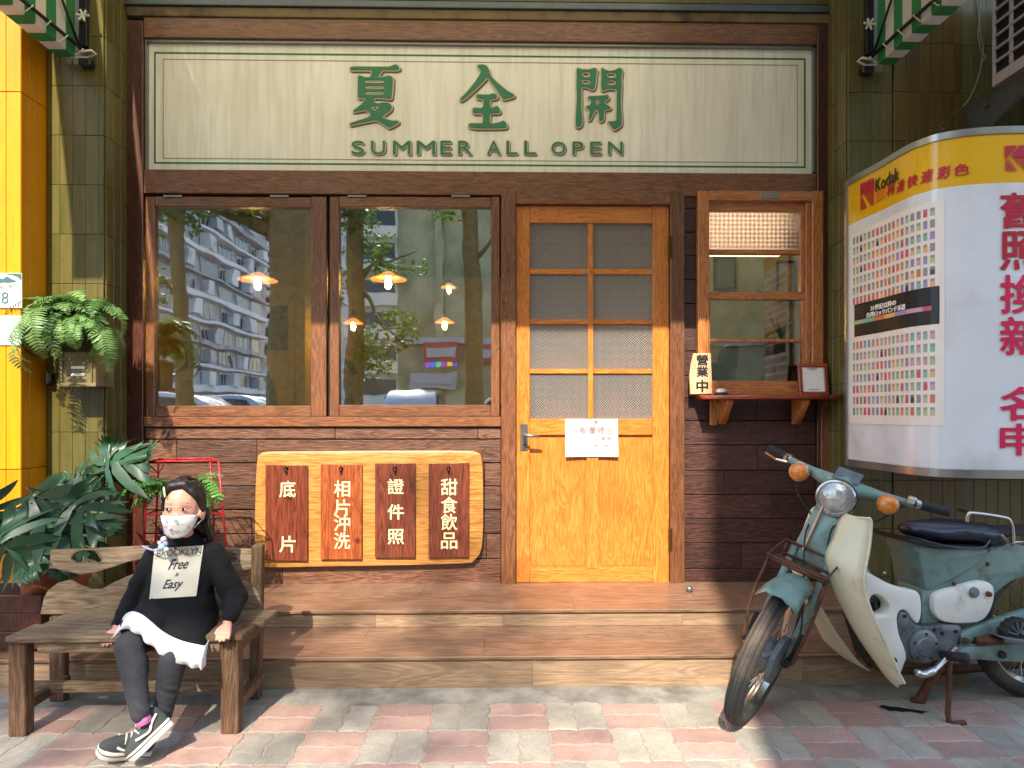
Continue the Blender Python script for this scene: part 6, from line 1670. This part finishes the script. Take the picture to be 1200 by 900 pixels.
# ------------------------------------------------------------------ MOPED
TH_ = R(9.1)
RC = G(1210, 815)
bike = thing('moped', 'old teal and cream step-through moped on its centre stand, front wheel turned to the viewer', 'moped', (RC.x, RC.y, 0), None, pi + TH_)
BM = Matrix.Translation(bike.location) @ Matrix.Rotation(pi + TH_, 4, 'Z'); BI = BM.inverted()
def BL(px, py, yl):
    o_ = BI @ Vector((0, 0, ZC)); d = BI.to_3x3() @ ray(px, py); t = (yl - o_.y) / d.y
    return o_ + d * t
def B2(pts, yl): return [(BL(x, y, yl).x, BL(x, y, yl).z) for x, y in pts]
def bp(name, bm, mat, parent=None, smooth='auto'):
    return obj(name, bm, mat, parent or bike, smooth, False)
def slab(name, pts, yl, th, mat, bev=.004, parent=None, sm=3, holes=(), closed=True):
    ol = [(q.x, q.y) for q in spline(B2(pts, yl), sm)] if sm > 1 else B2(pts, yl)
    bm = shape([ol] + [[(q.x, q.y) for q in spline(B2(h, yl), 3)] for h in holes], th, bev)
    vmap(bm, lambda c: (c.x, yl - th / 2 + c.z, c.y)); return bp(name, bm, mat, parent)
M_tealp = plain('teal_paint', '6e8a84', .52, 0, .22, 6, coat=.06, dirt='5c4c3c', dirtscale=11, dirtlo=.50, dirthi=.72)
M_crm = plain('cream_plastic', 'd2ccb0', .45, 0, .08, 5, coat=.15, dirt='8e7a54', dirtscale=5, dirtlo=.55, dirthi=.8)
M_whp = plain('white_plastic', 'dcdcd4', .45, 0, .08, 5, coat=.15, dirt='8a7c64', dirtscale=7, dirtlo=.57, dirthi=.8)
M_chr = plain('worn_chrome', 'b8b6b0', .22, .95, .08, dirt='6a4a34', dirtscale=12, dirtlo=.58, dirthi=.75)
M_rust = plain('rusty_steel', '5c3a2a', .75, .3, .3, 20, dirt='2e1c14', dirtscale=14)
M_eng = plain('engine_alloy', '70787e', .5, .55, .15, 10, dirt='383838', dirtscale=8)
M_rubb = plain('black_rubber', '191a1c', .75); M_tyreb = plain('tyre_dusty_rubber', '232528', .8, dirt='6c5e4c', dirtscale=4, dirtlo=.45, dirthi=.75)
M_seat = plain('blue_black_vinyl', '1a2434', .32, 0, .2, 8, coat=.2); M_amber = plain('amber_lens', 'c87418', .2, coat=.6, var=.25, scale=60, bmp=.3)
M_hl = plain('headlamp_lens', 'a8aaa8', .12, .5, .2, 40, coat=1, bmp=.4)
def wheel(center, axis_M, name, R_=.275, tr=.033):
    """wheel in its own frame (axle along local y) moved by axis_M"""
    root = None
    bm = nb(); prof = []
    for k in range(20):
        a = 2 * pi * k / 20; rr_ = R_ - tr + tr * cos(a) * 1.0; yy_ = tr * .95 * sin(a)
        if k in (1, 19, 2, 18, 3, 17): rr_ += (.0015 if k % 2 else -.002)
        prof.append((rr_, yy_))
    lathe(bm, prof, 64, Matrix.Rotation(R(-90), 4, 'X'), True)
    bmesh.ops.transform(bm, matrix=axis_M, verts=bm.verts); tyre = bp('wheel', bm, M_tyreb)
    bm = nb()
    for yy_ in (-.016, -.008, 0, .008, .016):
        rr_ = R_ - tr + sqrt(max(0, tr * tr - (yy_ / .95) ** 2)) + .0008
        lathe(bm, [(rr_ - .003, yy_ - .0012), (rr_ + .0008, yy_), (rr_ - .003, yy_ + .0012)], 64, Matrix.Rotation(R(-90), 4, 'X'))
    bmesh.ops.transform(bm, matrix=axis_M, verts=bm.verts); bp('tread_rib', bm, M_rubb, tyre)
    bm = nb(); lathe(bm, [(R_ - .058, -.022), (R_ - .05, -.024), (R_ - .055, -.016), (R_ - .066, 0), (R_ - .055, .016), (R_ - .05, .024), (R_ - .058, .022), (R_ - .072, 0)], 64, Matrix.Rotation(R(-90), 4, 'X'), True)
    bmesh.ops.transform(bm, matrix=axis_M, verts=bm.verts); bp('rim', bm, M_chr, tyre)
    bm = nb(); lathe(bm, [(0, -.05), (.02, -.05), (.055, -.038), (.062, -.02), (.062, .02), (.055, .038), (.02, .05), (0, .05)], 28, Matrix.Rotation(R(-90), 4, 'X'))
    bmesh.ops.transform(bm, matrix=axis_M, verts=bm.verts); bp('hub', bm, M_eng, tyre)
    bm = nb()
    for k in range(36):
        a = 2 * pi * k / 36; s = 1 if k % 2 else -1; b_ = a + (R(38) if k % 4 < 2 else -R(38))
        tube(bm, [(.058 * cos(a), s * .026, .058 * sin(a)), ((R_ - .064) * cos(b_ * .45 + a * .55), s * .003, (R_ - .064) * sin(b_ * .45 + a * .55))], .0015, 4, False)
    bmesh.ops.transform(bm, matrix=axis_M, verts=bm.verts); o = bp('spokes', bm, M_chr, tyre); o['kind'] = 'stuff'
    return tyre
RW = .275
wheel(None, Matrix.Translation((0, 0, RW)), 'rear')
# steering transform
RAKE = R(27); ax = Vector((-sin(RAKE), 0, cos(RAKE))); A0 = Vector((1.275, 0, 0)); DEL = R(44)
FS = Matrix.Translation(A0) @ Matrix.Rotation(DEL, 4, ax) @ Matrix.Translation(-A0)
def ax_at(z): return A0 + ax * (z / ax.z)
FA = Vector((1.200, 0, RW))
# keep the steered wheel on the ground
low = (FS @ FA).z - RW * sqrt(max(0, 1 - ((FS.to_3x3() @ Vector((0, 1, 0))).z) ** 2))
FS = Matrix.Translation((0, 0, -low + .0)) @ FS if abs(low) < .03 else FS
wheel(None, FS @ Matrix.Translation(FA), 'front')
def fsp(name, bm, mat, parent=None, smooth='auto'):
    bmesh.ops.transform(bm, matrix=FS, verts=bm.verts); return bp(name, bm, mat, parent, smooth)
# front mudguard
bm = nb(); rows_ = []
n_a = 18
for i in range(n_a + 1):
    a = R(66 + (152 - 66) * i / n_a); t = i / n_a; row = []
    hw_ = .058 + .016 * (1 - t) ** 2; rad = .305 + .012 * (1 - t) ** 3
    for j in range(9):
        s = -1 + 2 * j / 8; dr_ = -.045 * abs(s) ** 2.6 + (.006 * sin(s * 9) if i < 3 else 0)
        row.append(bm.verts.new((FA.x + (rad + dr_) * cos(a), hw_ * s, FA.z + (rad + dr_) * sin(a))))
    rows_.append(row)
for i in range(n_a):
    for j in range(8): bm.faces.new((rows_[i][j], rows_[i + 1][j], rows_[i + 1][j + 1], rows_[i][j + 1]))
o = fsp('front_mudguard', bm, M_tealp, None, True); o.modifiers.new('t', 'SOLIDIFY').thickness = .003
# fork shroud and legs
def axp(z, dx=0, y=0): p = ax_at(z); return Vector((p.x + dx * cos(RAKE), y, p.z + dx * sin(RAKE)))
fk = blob('fork', [('h', [(axp(.58, -.0, -.05), .028), (axp(.58, 0, .05), .028), (axp(.80, 0, -.032), .030), (axp(.80, 0, .032), .030), (axp(.68, .025, 0), .03)])], .007, M_tealp, bike, 4, False, lambda c: FS @ c)
bm = nb(); box(bm, -.006, .006, -.004, .004, 0, .20, .002, Matrix.Translation(axp(.60, .055, -.030)) @ Matrix.Rotation(-RAKE, 4, 'Y')); fsp('trim_strip', bm, plain('fork_highlight', 'c89880', .35, .3), fk)  # pinkish strip paints in the highlight along the fork cover
for s in (-1, 1):
    t0, t1 = axp(.60, .0, s * .062), Vector((1.150, s * .064, .27))
    bm = shape([[(t0.x - .035, t0.z + .02), (t0.x + .035, t0.z + .03), (t1.x + .022, t1.z + .03), (t1.x + .010, t1.z - .015), (t1.x - .018, t1.z - .015), (t1.x - .024, t1.z + .04)]], .026, .008)
    vmap(bm, lambda c: (c.x, s * .064 + c.z, c.y)); fsp('fork_leg', bm, M_tealp, fk)
    bm = nb(); tube(bm, [t1 + Vector((-.02, s * .012, .01)), Vector((FA.x, s * .07, FA.z - .002)), Vector((FA.x + .012, s * .07, FA.z))], [.014, .013, .011], 8); fsp('link_arm', bm, M_rubb, fk)
    bm = nb(); tube(bm, [Vector((t1.x - .004, s * .082, t1.z + .11)), Vector((FA.x - .02, s * .082, FA.z + .005))], [.010, .013], 8); fsp('shock_link', bm, M_rubb, fk)
bm = nb(); tube(bm, [Vector((FA.x, -.085, FA.z)), Vector((FA.x, .085, FA.z))], .009, 8); fsp('axle', bm, M_rust, fk)
bm = nb(); lathe(bm, [(.055, .03), (.09, .032), (.088, .05), (.05, .056), (0, .056)], 28, Matrix.Translation(FA) @ Matrix.Rotation(R(-90), 4, 'X')); fsp('brake_plate', bm, M_eng, fk)
# carrier frame
def loop(pts, r_, name, mt, closed=True, par=None):
    bm = nb(); tube(bm, pts, r_, 6, True, closed); return fsp(name, bm, mt, par, True)
cz = .585
cr = loop([(1.03, -.085, cz + .005), (1.03, .085, cz + .005), (1.16, .095, cz + .02), (1.16, -.095, cz + .02)], .0055, 'front_carrier', M_rust)
loop([(1.01, -.10, cz + .05), (1.01, .10, cz + .05), (1.19, .10, cz + .045), (1.19, -.10, cz + .045)], .0055, 'carrier_rail', M_rust, True, cr)
for (x, y) in ((1.03, -.085), (1.03, .085), (1.16, .095), (1.16, -.095)): loop([(x, y, cz + .01), (x + (.02 if x > 1.1 else -.01), y * 1.08, cz + .045)], .005, 'carrier_strut', M_rust, False, cr)
loop([(1.095, -.09, cz + .012), (1.095, .09, cz + .012)], .005, 'carrier_bar', M_rust, False, cr)
for s in (-1, 1): loop(spline([(1.16, s * .10, cz + .02), (1.20, s * .105, .45), (FA.x + .005, s * .088, FA.z + .01)], 4, False), .006, 'stay', M_rust, False, cr)
bm = nb(); box(bm, -.03, .03, -.028, .028, 0, .004, .002, Matrix.Translation((1.09, 0, cz + .0)) @ Matrix.Rotation(R(-8), 4, 'Y')); fsp('badge_plate', bm, M_chr, cr)
bm = nb(); lathe(bm, [(0, .006), (.010, .005), (.011, 0)], 12, Matrix.Translation((1.09, 0, cz + .003))); fsp('badge_plate', bm, M_rubb, cr)
# handlebar cover, headlight
hc = ax_at(.835)
def hv(x, y, z): return Vector((hc.x + x, y, hc.z + z))
hb_ = blob('handlebar', [('h', [(hv(.03, 0, .0), .060), (hv(-.03, 0, .02), .05)]), ('h', [(hv(.0, 0, .02), (.05, .05, .038)), (hv(-.01, .12, .035), (.020, .018, .019))]), ('h', [(hv(.0, 0, .02), (.05, .05, .038)), (hv(-.01, -.12, .035), (.020, .018, .019))]),
    ('c', hv(-.01, .12, .035), .019, hv(-.035, .215, .040), .014), ('c', hv(-.01, -.12, .035), .019, hv(-.035, -.215, .040), .014)], .006, M_tealp, bike, 4, False, lambda c: FS @ c)
HLM = Matrix.Translation(hv(.078, 0, -.005)) @ Matrix.Rotation(R(84), 4, 'Y')
bm = nb(); lathe(bm, [(.056, -.02), (.068, -.012), (.0705, .0), (.067, .008), (.061, .010), (.058, .004)], 36, HLM); hl = fsp('headlight', bm, M_chr, None)
bm = nb(); lathe(bm, [(.060, .004), (.045, .016), (.025, .022), (0, .024)], 36, HLM); fsp('lens', bm, M_hl, hl, True)
bm = nb(); lathe(bm, [(.07, -.02), (.068, -.05), (.05, -.09)], 30, HLM); fsp('shell', bm, M_tealp, hl, True)
bm = nb(); box(bm, -.04, .035, -.045, .045, 0, .006, .004, Matrix.Translation(hv(-.01, 0, .062)) @ Matrix.Rotation(R(20), 4, 'Y')); fsp('speedometer_cover', bm, M_eng, hb_)
for s in (-1, 1):
    IM = Matrix.Translation(hv(.035, s * .158, .028)) @ Matrix.Rotation(R(80), 4, 'Y')
    bm = nb(); lathe(bm, [(.028, -.04), (.036, -.012), (.0375, 0), (.035, .002)], 26, IM); ind = fsp('indicator', bm, M_chr if s < 0 else M_eng, None)
    bm = nb(); lathe(bm, [(.0355, .001), (.033, .014), (.022, .023), (0, .026)], 26, IM); fsp('amber_lens', bm, M_amber, ind, True)
    g0, g1 = hv(-.045, s * .225, .042), hv(-.10, s * .325, .040)
    bm = nb(); tube(bm, [g0, g0.lerp(g1, .15)], [.019, .017], 10); c_ = fsp('lever_clamp', bm, M_chr, None)
    bm = nb(); tube(bm, [hv(-.04, s * .205, .042), g0], .012, 10); fsp('clamp_bar', bm, M_chr, c_)
    bm = nb(); nn_ = 15; tube(bm, [g0.lerp(g1, .12 + .88 * k / nn_) for k in range(nn_ + 1)], [.0155 + .0016 * (k % 2) for k in range(nn_ + 1)], 12); fsp('grip', bm, M_rubb, None)
    bm = nb(); tube(bm, [g0 + Vector((.02, 0, -.01)), g0.lerp(g1, .4) + Vector((.05, 0, -.012)), g1 + Vector((.035, 0, -.012))], [.006, .005, .006], 6) if s < 0 else box(bm, -.012, .012, -.014, .014, -.01, .012, .002, Matrix.Translation(g0 + Vector((.012, -.01, .012))))
    fsp('brake_lever' if s < 0 else 'switch_box', bm, M_chr, c_)
# leg shields
oe = [(1018, 607), (1021, 613), (1019, 640), (1014, 668), (1013, 686), (1018, 708), (1029, 735), (1043, 765), (1054, 790), (1060, 801)]
ie = [(992, 601), (984, 609), (975, 632), (967, 652), (972, 678), (984, 706), (1002, 740), (1022, 770), (1041, 795), (1054, 805)]
E1 = [BL(x, y, .21) for x, y in oe]; E0 = [BL(x, y, .075) for x, y in ie]
def shield(sg, name):
    narrow = sg < 0
    a_ = spline([Vector((p.x - (.02 if narrow and k < 4 else 0), (p.y if not narrow else min(.21, .07 + .035 * k)) * sg, p.z)) for k, p in enumerate(E1)], 4, False); b_ = spline([Vector((p.x, p.y * sg, p.z)) for p in E0], 4, False)
    bm = nb(); g_ = []
    for p, q in zip(a_, b_):
        row = []
        for k in range(7):
            t = k / 6; c = p.lerp(q, t) + Vector((.022 * sin(pi * t), 0, .0)); row.append(bm.verts.new(c))
        g_.append(row)
    for i in range(len(g_) - 1):
        for k in range(6): bm.faces.new((g_[i][k], g_[i + 1][k], g_[i + 1][k + 1], g_[i][k + 1]))
    o = bp(name, bm, M_crm, None, True); m = o.modifiers.new('t', 'SOLIDIFY'); m.thickness = .006; m.offset = 0
    bm = nb(); tube(bm, a_, .005, 6); bp('rolled_edge', bm, M_crm, o, True)
    return o
shield(1, 'leg_shield'); shield(-1, 'leg_shield')
inner = [(1012, 668), (1020, 672), (1040, 683), (1060, 690), (1075, 693), (1080, 703), (1080, 722), (1076, 731), (1070, 726), (1063, 717), (1056, 716), (1052, 724), (1054, 742), (1060, 758), (1063, 770), (1060, 778), (1055, 789), (1046, 780), (1036, 755), (1024, 728), (1015, 702)]
hole_ = [(1022, 699), (1031, 698), (1041, 707), (1042, 715), (1036, 720), (1025, 720), (1019, 713)]
slab('side_shield', inner, .105, .05, M_whp, .008, None, 3, [hole_])
slab('side_shield', [(x, y) for x, y in inner], -.055, .02, M_whp, .004, None, 3)
bp('screw', lathe(nb(), [(0, .012), (.008, .010), (.010, 0)], 12, Matrix.Translation(BL(1047, 773, .107)) @ Matrix.Rotation(R(-90), 4, 'X')), M_rust)
# dark mechanicals behind
cyl = blob('cylinder_head', [('h', [(BL(1030, 712, .02), .045), (BL(1018, 722, 0.02), .04)]), ('c', BL(1000, 715, 0), .04, BL(1012, 760, 0), .035), ('c', BL(1070, 735, 0), .05, BL(1030, 716, 0), .045)], .01, M_rubb, bike, 1, False)
for k in range(7): bp('cooling_fin', lathe(nb(), [(0, 0), (.055, 0), (.055, .004), (0, .004)], 14, Matrix.Translation(BL(1046 - k * 5, 722 - k * 2, .0)) @ Matrix.Rotation(R(80), 4, 'Y')), M_eng)
for pts_ in ([hv(-.03, .20, .03), hv(.03, .14, -.05), hv(.05, .05, -.10), axp(.70, .06, .03), axp(.60, .05, .05)], [hv(-.03, -.20, .03), hv(.04, -.14, -.05), hv(.05, -.06, -.12), axp(.64, .06, -.04), Vector((1.17, .075, .42)), Vector((FA.x + .01, .075, FA.z + .03))]):
    bm = nb(); tube(bm, spline(pts_, 5, False), .0032, 6); fsp('control_cable', bm, M_rubb, None, True)
bm = nb(); tube(bm, spline([BL(1012, 745, -.03), BL(1018, 775, -.05), BL(1050, 785, -.08), BL(1120, 785, -.12), BL(1230, 775, -.13)], 4, False), .016, 8); bp('exhaust_pipe', bm, M_rust, None, True)
# frame tube
bm = nb(); tube(bm, spline([ax_at(.66) + Vector((-.05, 0, 0)), BL(1000, 665, 0), BL(1030, 705, 0), BL(1065, 715, 0), BL(1100, 712, 0)], 5, False), .042, 14); bp('main_frame_tube', bm, M_tealp, None, True)
# rear body: broad seat base and pressed rear frame
bodyo = [(1070, 637), (1100, 641), (1150, 643), (1170, 636), (1205, 640), (1245, 660), (1285, 700), (1315, 752), (1300, 760), (1283, 722), (1258, 692), (1225, 676), (1198, 678), (1178, 688), (1162, 704), (1152, 722), (1146, 734), (1120, 735), (1080, 734), (1082, 715), (1081, 693), (1083, 688), (1080, 668), (1075, 652)]
slab('rear_body', bodyo, .068, .136, M_tealp, .014, None, 2)
hb2 = [(1073, 637), (1110, 640), (1160, 641), (1164, 645), (1150, 660), (1125, 676), (1100, 688), (1086, 692), (1082, 670), (1077, 652)]
slab('seat_base', hb2, .082, .164, M_tealp, .018, None, 2)
slab('frame_joint', [(1081, 693), (1100, 690), (1100, 733), (1080, 733)], .072, .02, M_tealp, .005, None, 1)
for x, y in ((1157, 661), (1117, 684), (1144, 738)): bp('bolt', lathe(nb(), [(0, .008), (.006, .007), (.008, 0)], 10, Matrix.Translation(BL(x, y, .084 if y == 684 else .068)) @ Matrix.Rotation(R(-90), 4, 'X')), M_rust)
# seat
st_ = blob('seat', [('h', [(BL(1066, 620, 0), (.03, .055, .028)), (BL(1085, 622, 0), (.05, .095, .036)), (BL(1142, 623, 0), (.055, .125, .042)), (BL(1110, 617, 0), (.07, .11, .03))]), ('h', [(BL(1130, 618, 0), (.04, .11, .03)), (BL(1148, 628, 0), (.04, .12, .04))])], .008, M_seat, bike, 5, False)
slab('seat_pan', [(1066, 630), (1100, 640), (1158, 640), (1158, 644), (1098, 643), (1066, 636)], .10, .2, M_rubb, .004, None, 1)
bm = nb(); tube(bm, spline([BL(1063, 628, .045), BL(1085, 634, .105), BL(1115, 641, .13), BL(1150, 642, .125), BL(1160, 632, .11)], 5, False), .004, 6); bp('seat_piping', bm, M_seat, st_, True)
# rear rack
rkz = BL(1180, 626, .09)
bm = nb(); tube(bm, spline([BL(1187, 640, .10), BL(1187, 622, .10), BL(1183, 610, .10), BL(1175, 606, .10), BL(1140, 601, .10), BL(1134, 604, .10), BL(1133, 612, .10)], 4, False), .0065, 8); rr1 = bp('rack_rail', bm, M_chr, None, True)
bm = nb(); tube(bm, [BL(1187, 636, .10), BL(1240, 634, .10), BL(1300, 632, .10)], .006, 8); bp('rack_bar', bm, M_chr, rr1, True)
bm = nb(); tube(bm, [BL(1176, 607, .10), BL(1176, 607, .10) + Vector((0, -.2, 0))], .006, 8); bp('rack_bar', bm, M_chr, rr1, True)
p = BL(1165, 630, 0); zt = BL(1180, 624, .08).z
for k in range(7): bp('rack_slat', bx(p.x - .42, p.x + .02, -.085 + k * .027, -.07 + k * .027, zt - .012, zt - .004, .002), M_rubb, rr1)
bp('rack_front', bx(p.x + .021, p.x + .035, -.09, .09, zt - .016, zt - .002, .003), M_rust, rr1)
# side cover
slab('side_cover', [(1095, 702), (1102, 694), (1125, 687), (1148, 681), (1162, 684), (1166, 692), (1165, 706), (1158, 722), (1146, 730), (1120, 731), (1104, 728), (1096, 718)], .098, .03, M_whp, .010, None, 3)
def knob(x, y, yl, r_, mt, par=None): return bp('knob', lathe(nb(), [(0, .012), (r_ * .8, .011), (r_, .006), (r_, -.004)], 18, Matrix.Translation(BL(x, y, yl)) @ Matrix.Rotation(R(-90), 4, 'X')), mt, par)
knob(1141, 694, .10, .019, M_eng); knob(1158, 696, .10, .010, M_rust)
# engine
eng = slab('engine_case', [(1053, 722), (1058, 716), (1065, 719), (1072, 730), (1080, 733), (1110, 732), (1127, 734), (1127, 745), (1120, 760), (1108, 769), (1095, 776), (1080, 778), (1067, 774), (1058, 764), (1054, 745)], .10, .20, M_eng, .012, None, 3)
EM = Matrix.Translation(BL(1081, 757, .10)) @ Matrix.Rotation(R(-90), 4, 'X')
bp('flywheel_cover', lathe(nb(), [(0, .018), (.032, .018), (.036, .013), (.055, .013), (.061, .008), (.063, -.01)], 34, EM), M_eng, eng)
for a in range(5):
    q = BL(1081, 757, .10) + Vector((.048 * cos(a * 1.26 + .4), .014, .048 * sin(a * 1.26 + .4)))
    bp('bolt', lathe(nb(), [(0, .004), (.004, .003), (.005, -.002)], 8, Matrix.Translation(q) @ Matrix.Rotation(R(-90), 4, 'X')), M_rubb, eng)
for x, y in ((1060, 722), (1095, 738), (1104, 742), (1120, 740)): bp('bolt', lathe(nb(), [(0, .006), (.006, .005), (.007, 0)], 8, Matrix.Translation(BL(x, y, .10)) @ Matrix.Rotation(R(-90), 4, 'X')), M_rubb, eng)
bm = nb(); tube(bm, spline([BL(1120, 758, .14), BL(1108, 772, .15), BL(1096, 784, .16), BL(1084, 790, .16), BL(1074, 788, .16)], 4, False), [.010 if k < 9 else .014 for k in range(17)], 8); bp('gear_lever', bm, M_chr, None, True)
# chain case, swing arm
slab('chain_case', [(1127, 760), (1150, 757), (1200, 754), (1240, 750), (1262, 757), (1262, 768), (1245, 776), (1200, 777), (1150, 774), (1128, 772)], .115, .035, M_tealp, .009, None, 2)
slab('swing_arm', [(1126, 744), (1145, 735), (1200, 716), (1240, 708), (1240, 722), (1200, 733), (1150, 748), (1128, 757)], .095, .03, M_tealp, .007, None, 1)
knob(1174, 767, .118, .014, M_rubb); knob(1131, 751, .11, .013, M_rust)
bm = nb(); tube(bm, [BL(1144, 751, .12), BL(1172, 749, .135)], [.015, .019], 10); bp('shock_mount', bm, M_rust, None, True)
bm = nb(); tube(bm, [BL(1222, 662, .10), BL(1236, 738, .12)], [.022, .022], 12); bp('rear_shock', bm, M_tealp, None, True)
# pillion peg (scalloped rubber)
pts = []
for k in range(29):
    a = R(170 - 160 * k / 28); r_ = .058 * (1 + .09 * abs(sin(k * pi / 4))); pts.append((r_ * cos(a) * 1.15, r_ * sin(a)))
q = BL(1190, 743, .15); bm = shape([pts + [(.06, -.01), (-.06, -.012)]], .03, .005); vmap(bm, lambda c: (q.x - c.x, q.y + c.z, q.z + c.y)); bp('pillion_peg', bm, M_rubb)
for k in range(6):
    a = R(20 + 28 * k); bm = nb(); tube(bm, [q + Vector((.01 * cos(a), .017, .01 * sin(a))), q + Vector((.055 * cos(a), .017, .05 * sin(a)))], .0035, 5); bp('peg_rib', bm, M_eng)
bm = shape([B2([(1163, 743), (1200, 748), (1240, 750), (1240, 756), (1180, 751)], .15)], .05, .003); vmap(bm, lambda c: (c.x, .15 + c.z, c.y)); bp('peg_bracket', bm, M_eng)
bm = nb(); tube(bm, [BL(1105, 768, .13), BL(1133, 771, .22)], .017, 10); bp('foot_peg', bm, M_rubb, None, True)
bm = nb(); tube(bm, [BL(1105, 764, .06), BL(1108, 768, .14)], .012, 10); bp('peg_bar', bm, M_rust, None, True)
# centre stand
bm = nb(); k0 = BL(1113, 777, .10); kf = BI @ G(1112, 845, .006)
tube(bm, spline([k0 + Vector((-.03, 0, 0)), k0, k0.lerp(kf, .5), kf, kf + Vector((-.05, .02, 0))], 3, False), .010, 8); bp('centre_stand', bm, M_rust, None, True)
bm = nb(); k1 = BL(1100, 778, -.02); kg = BI @ G(1078, 821, .008)
tube(bm, [k1, k1.lerp(kg, .5), kg, kg + Vector((.03, -.01, .0))], [.022, .016, .020, .010], 8); bp('stand_leg', bm, M_rust, None, True)
bm = nb(); tube(bm, [BL(1098, 777, .10), BL(1098, 777, -.06)], .012, 8); bp('stand_pivot', bm, M_rust, None, True)
# oil stain on the paving
p = G(1055, 832)
bm = nb(); bm.faces.new([bm.verts.new((p.x + (.07 + .035 * noise.noise(Vector((cos(a) * 1.5, sin(a) * 1.5, 4)))) * cos(a), p.y + (.022 + .03 * noise.noise(Vector((cos(a) * 2, sin(a) * 2, 9)))) * sin(a) - .02 * cos(a), .0022)) for a in [k * pi / 20 for k in range(40)]])
tag(obj('oil_stain', bm, plain('oil', '17171a', .35)), 'dark oil stain on the pavers under the moped', 'stain', None, 'stuff')
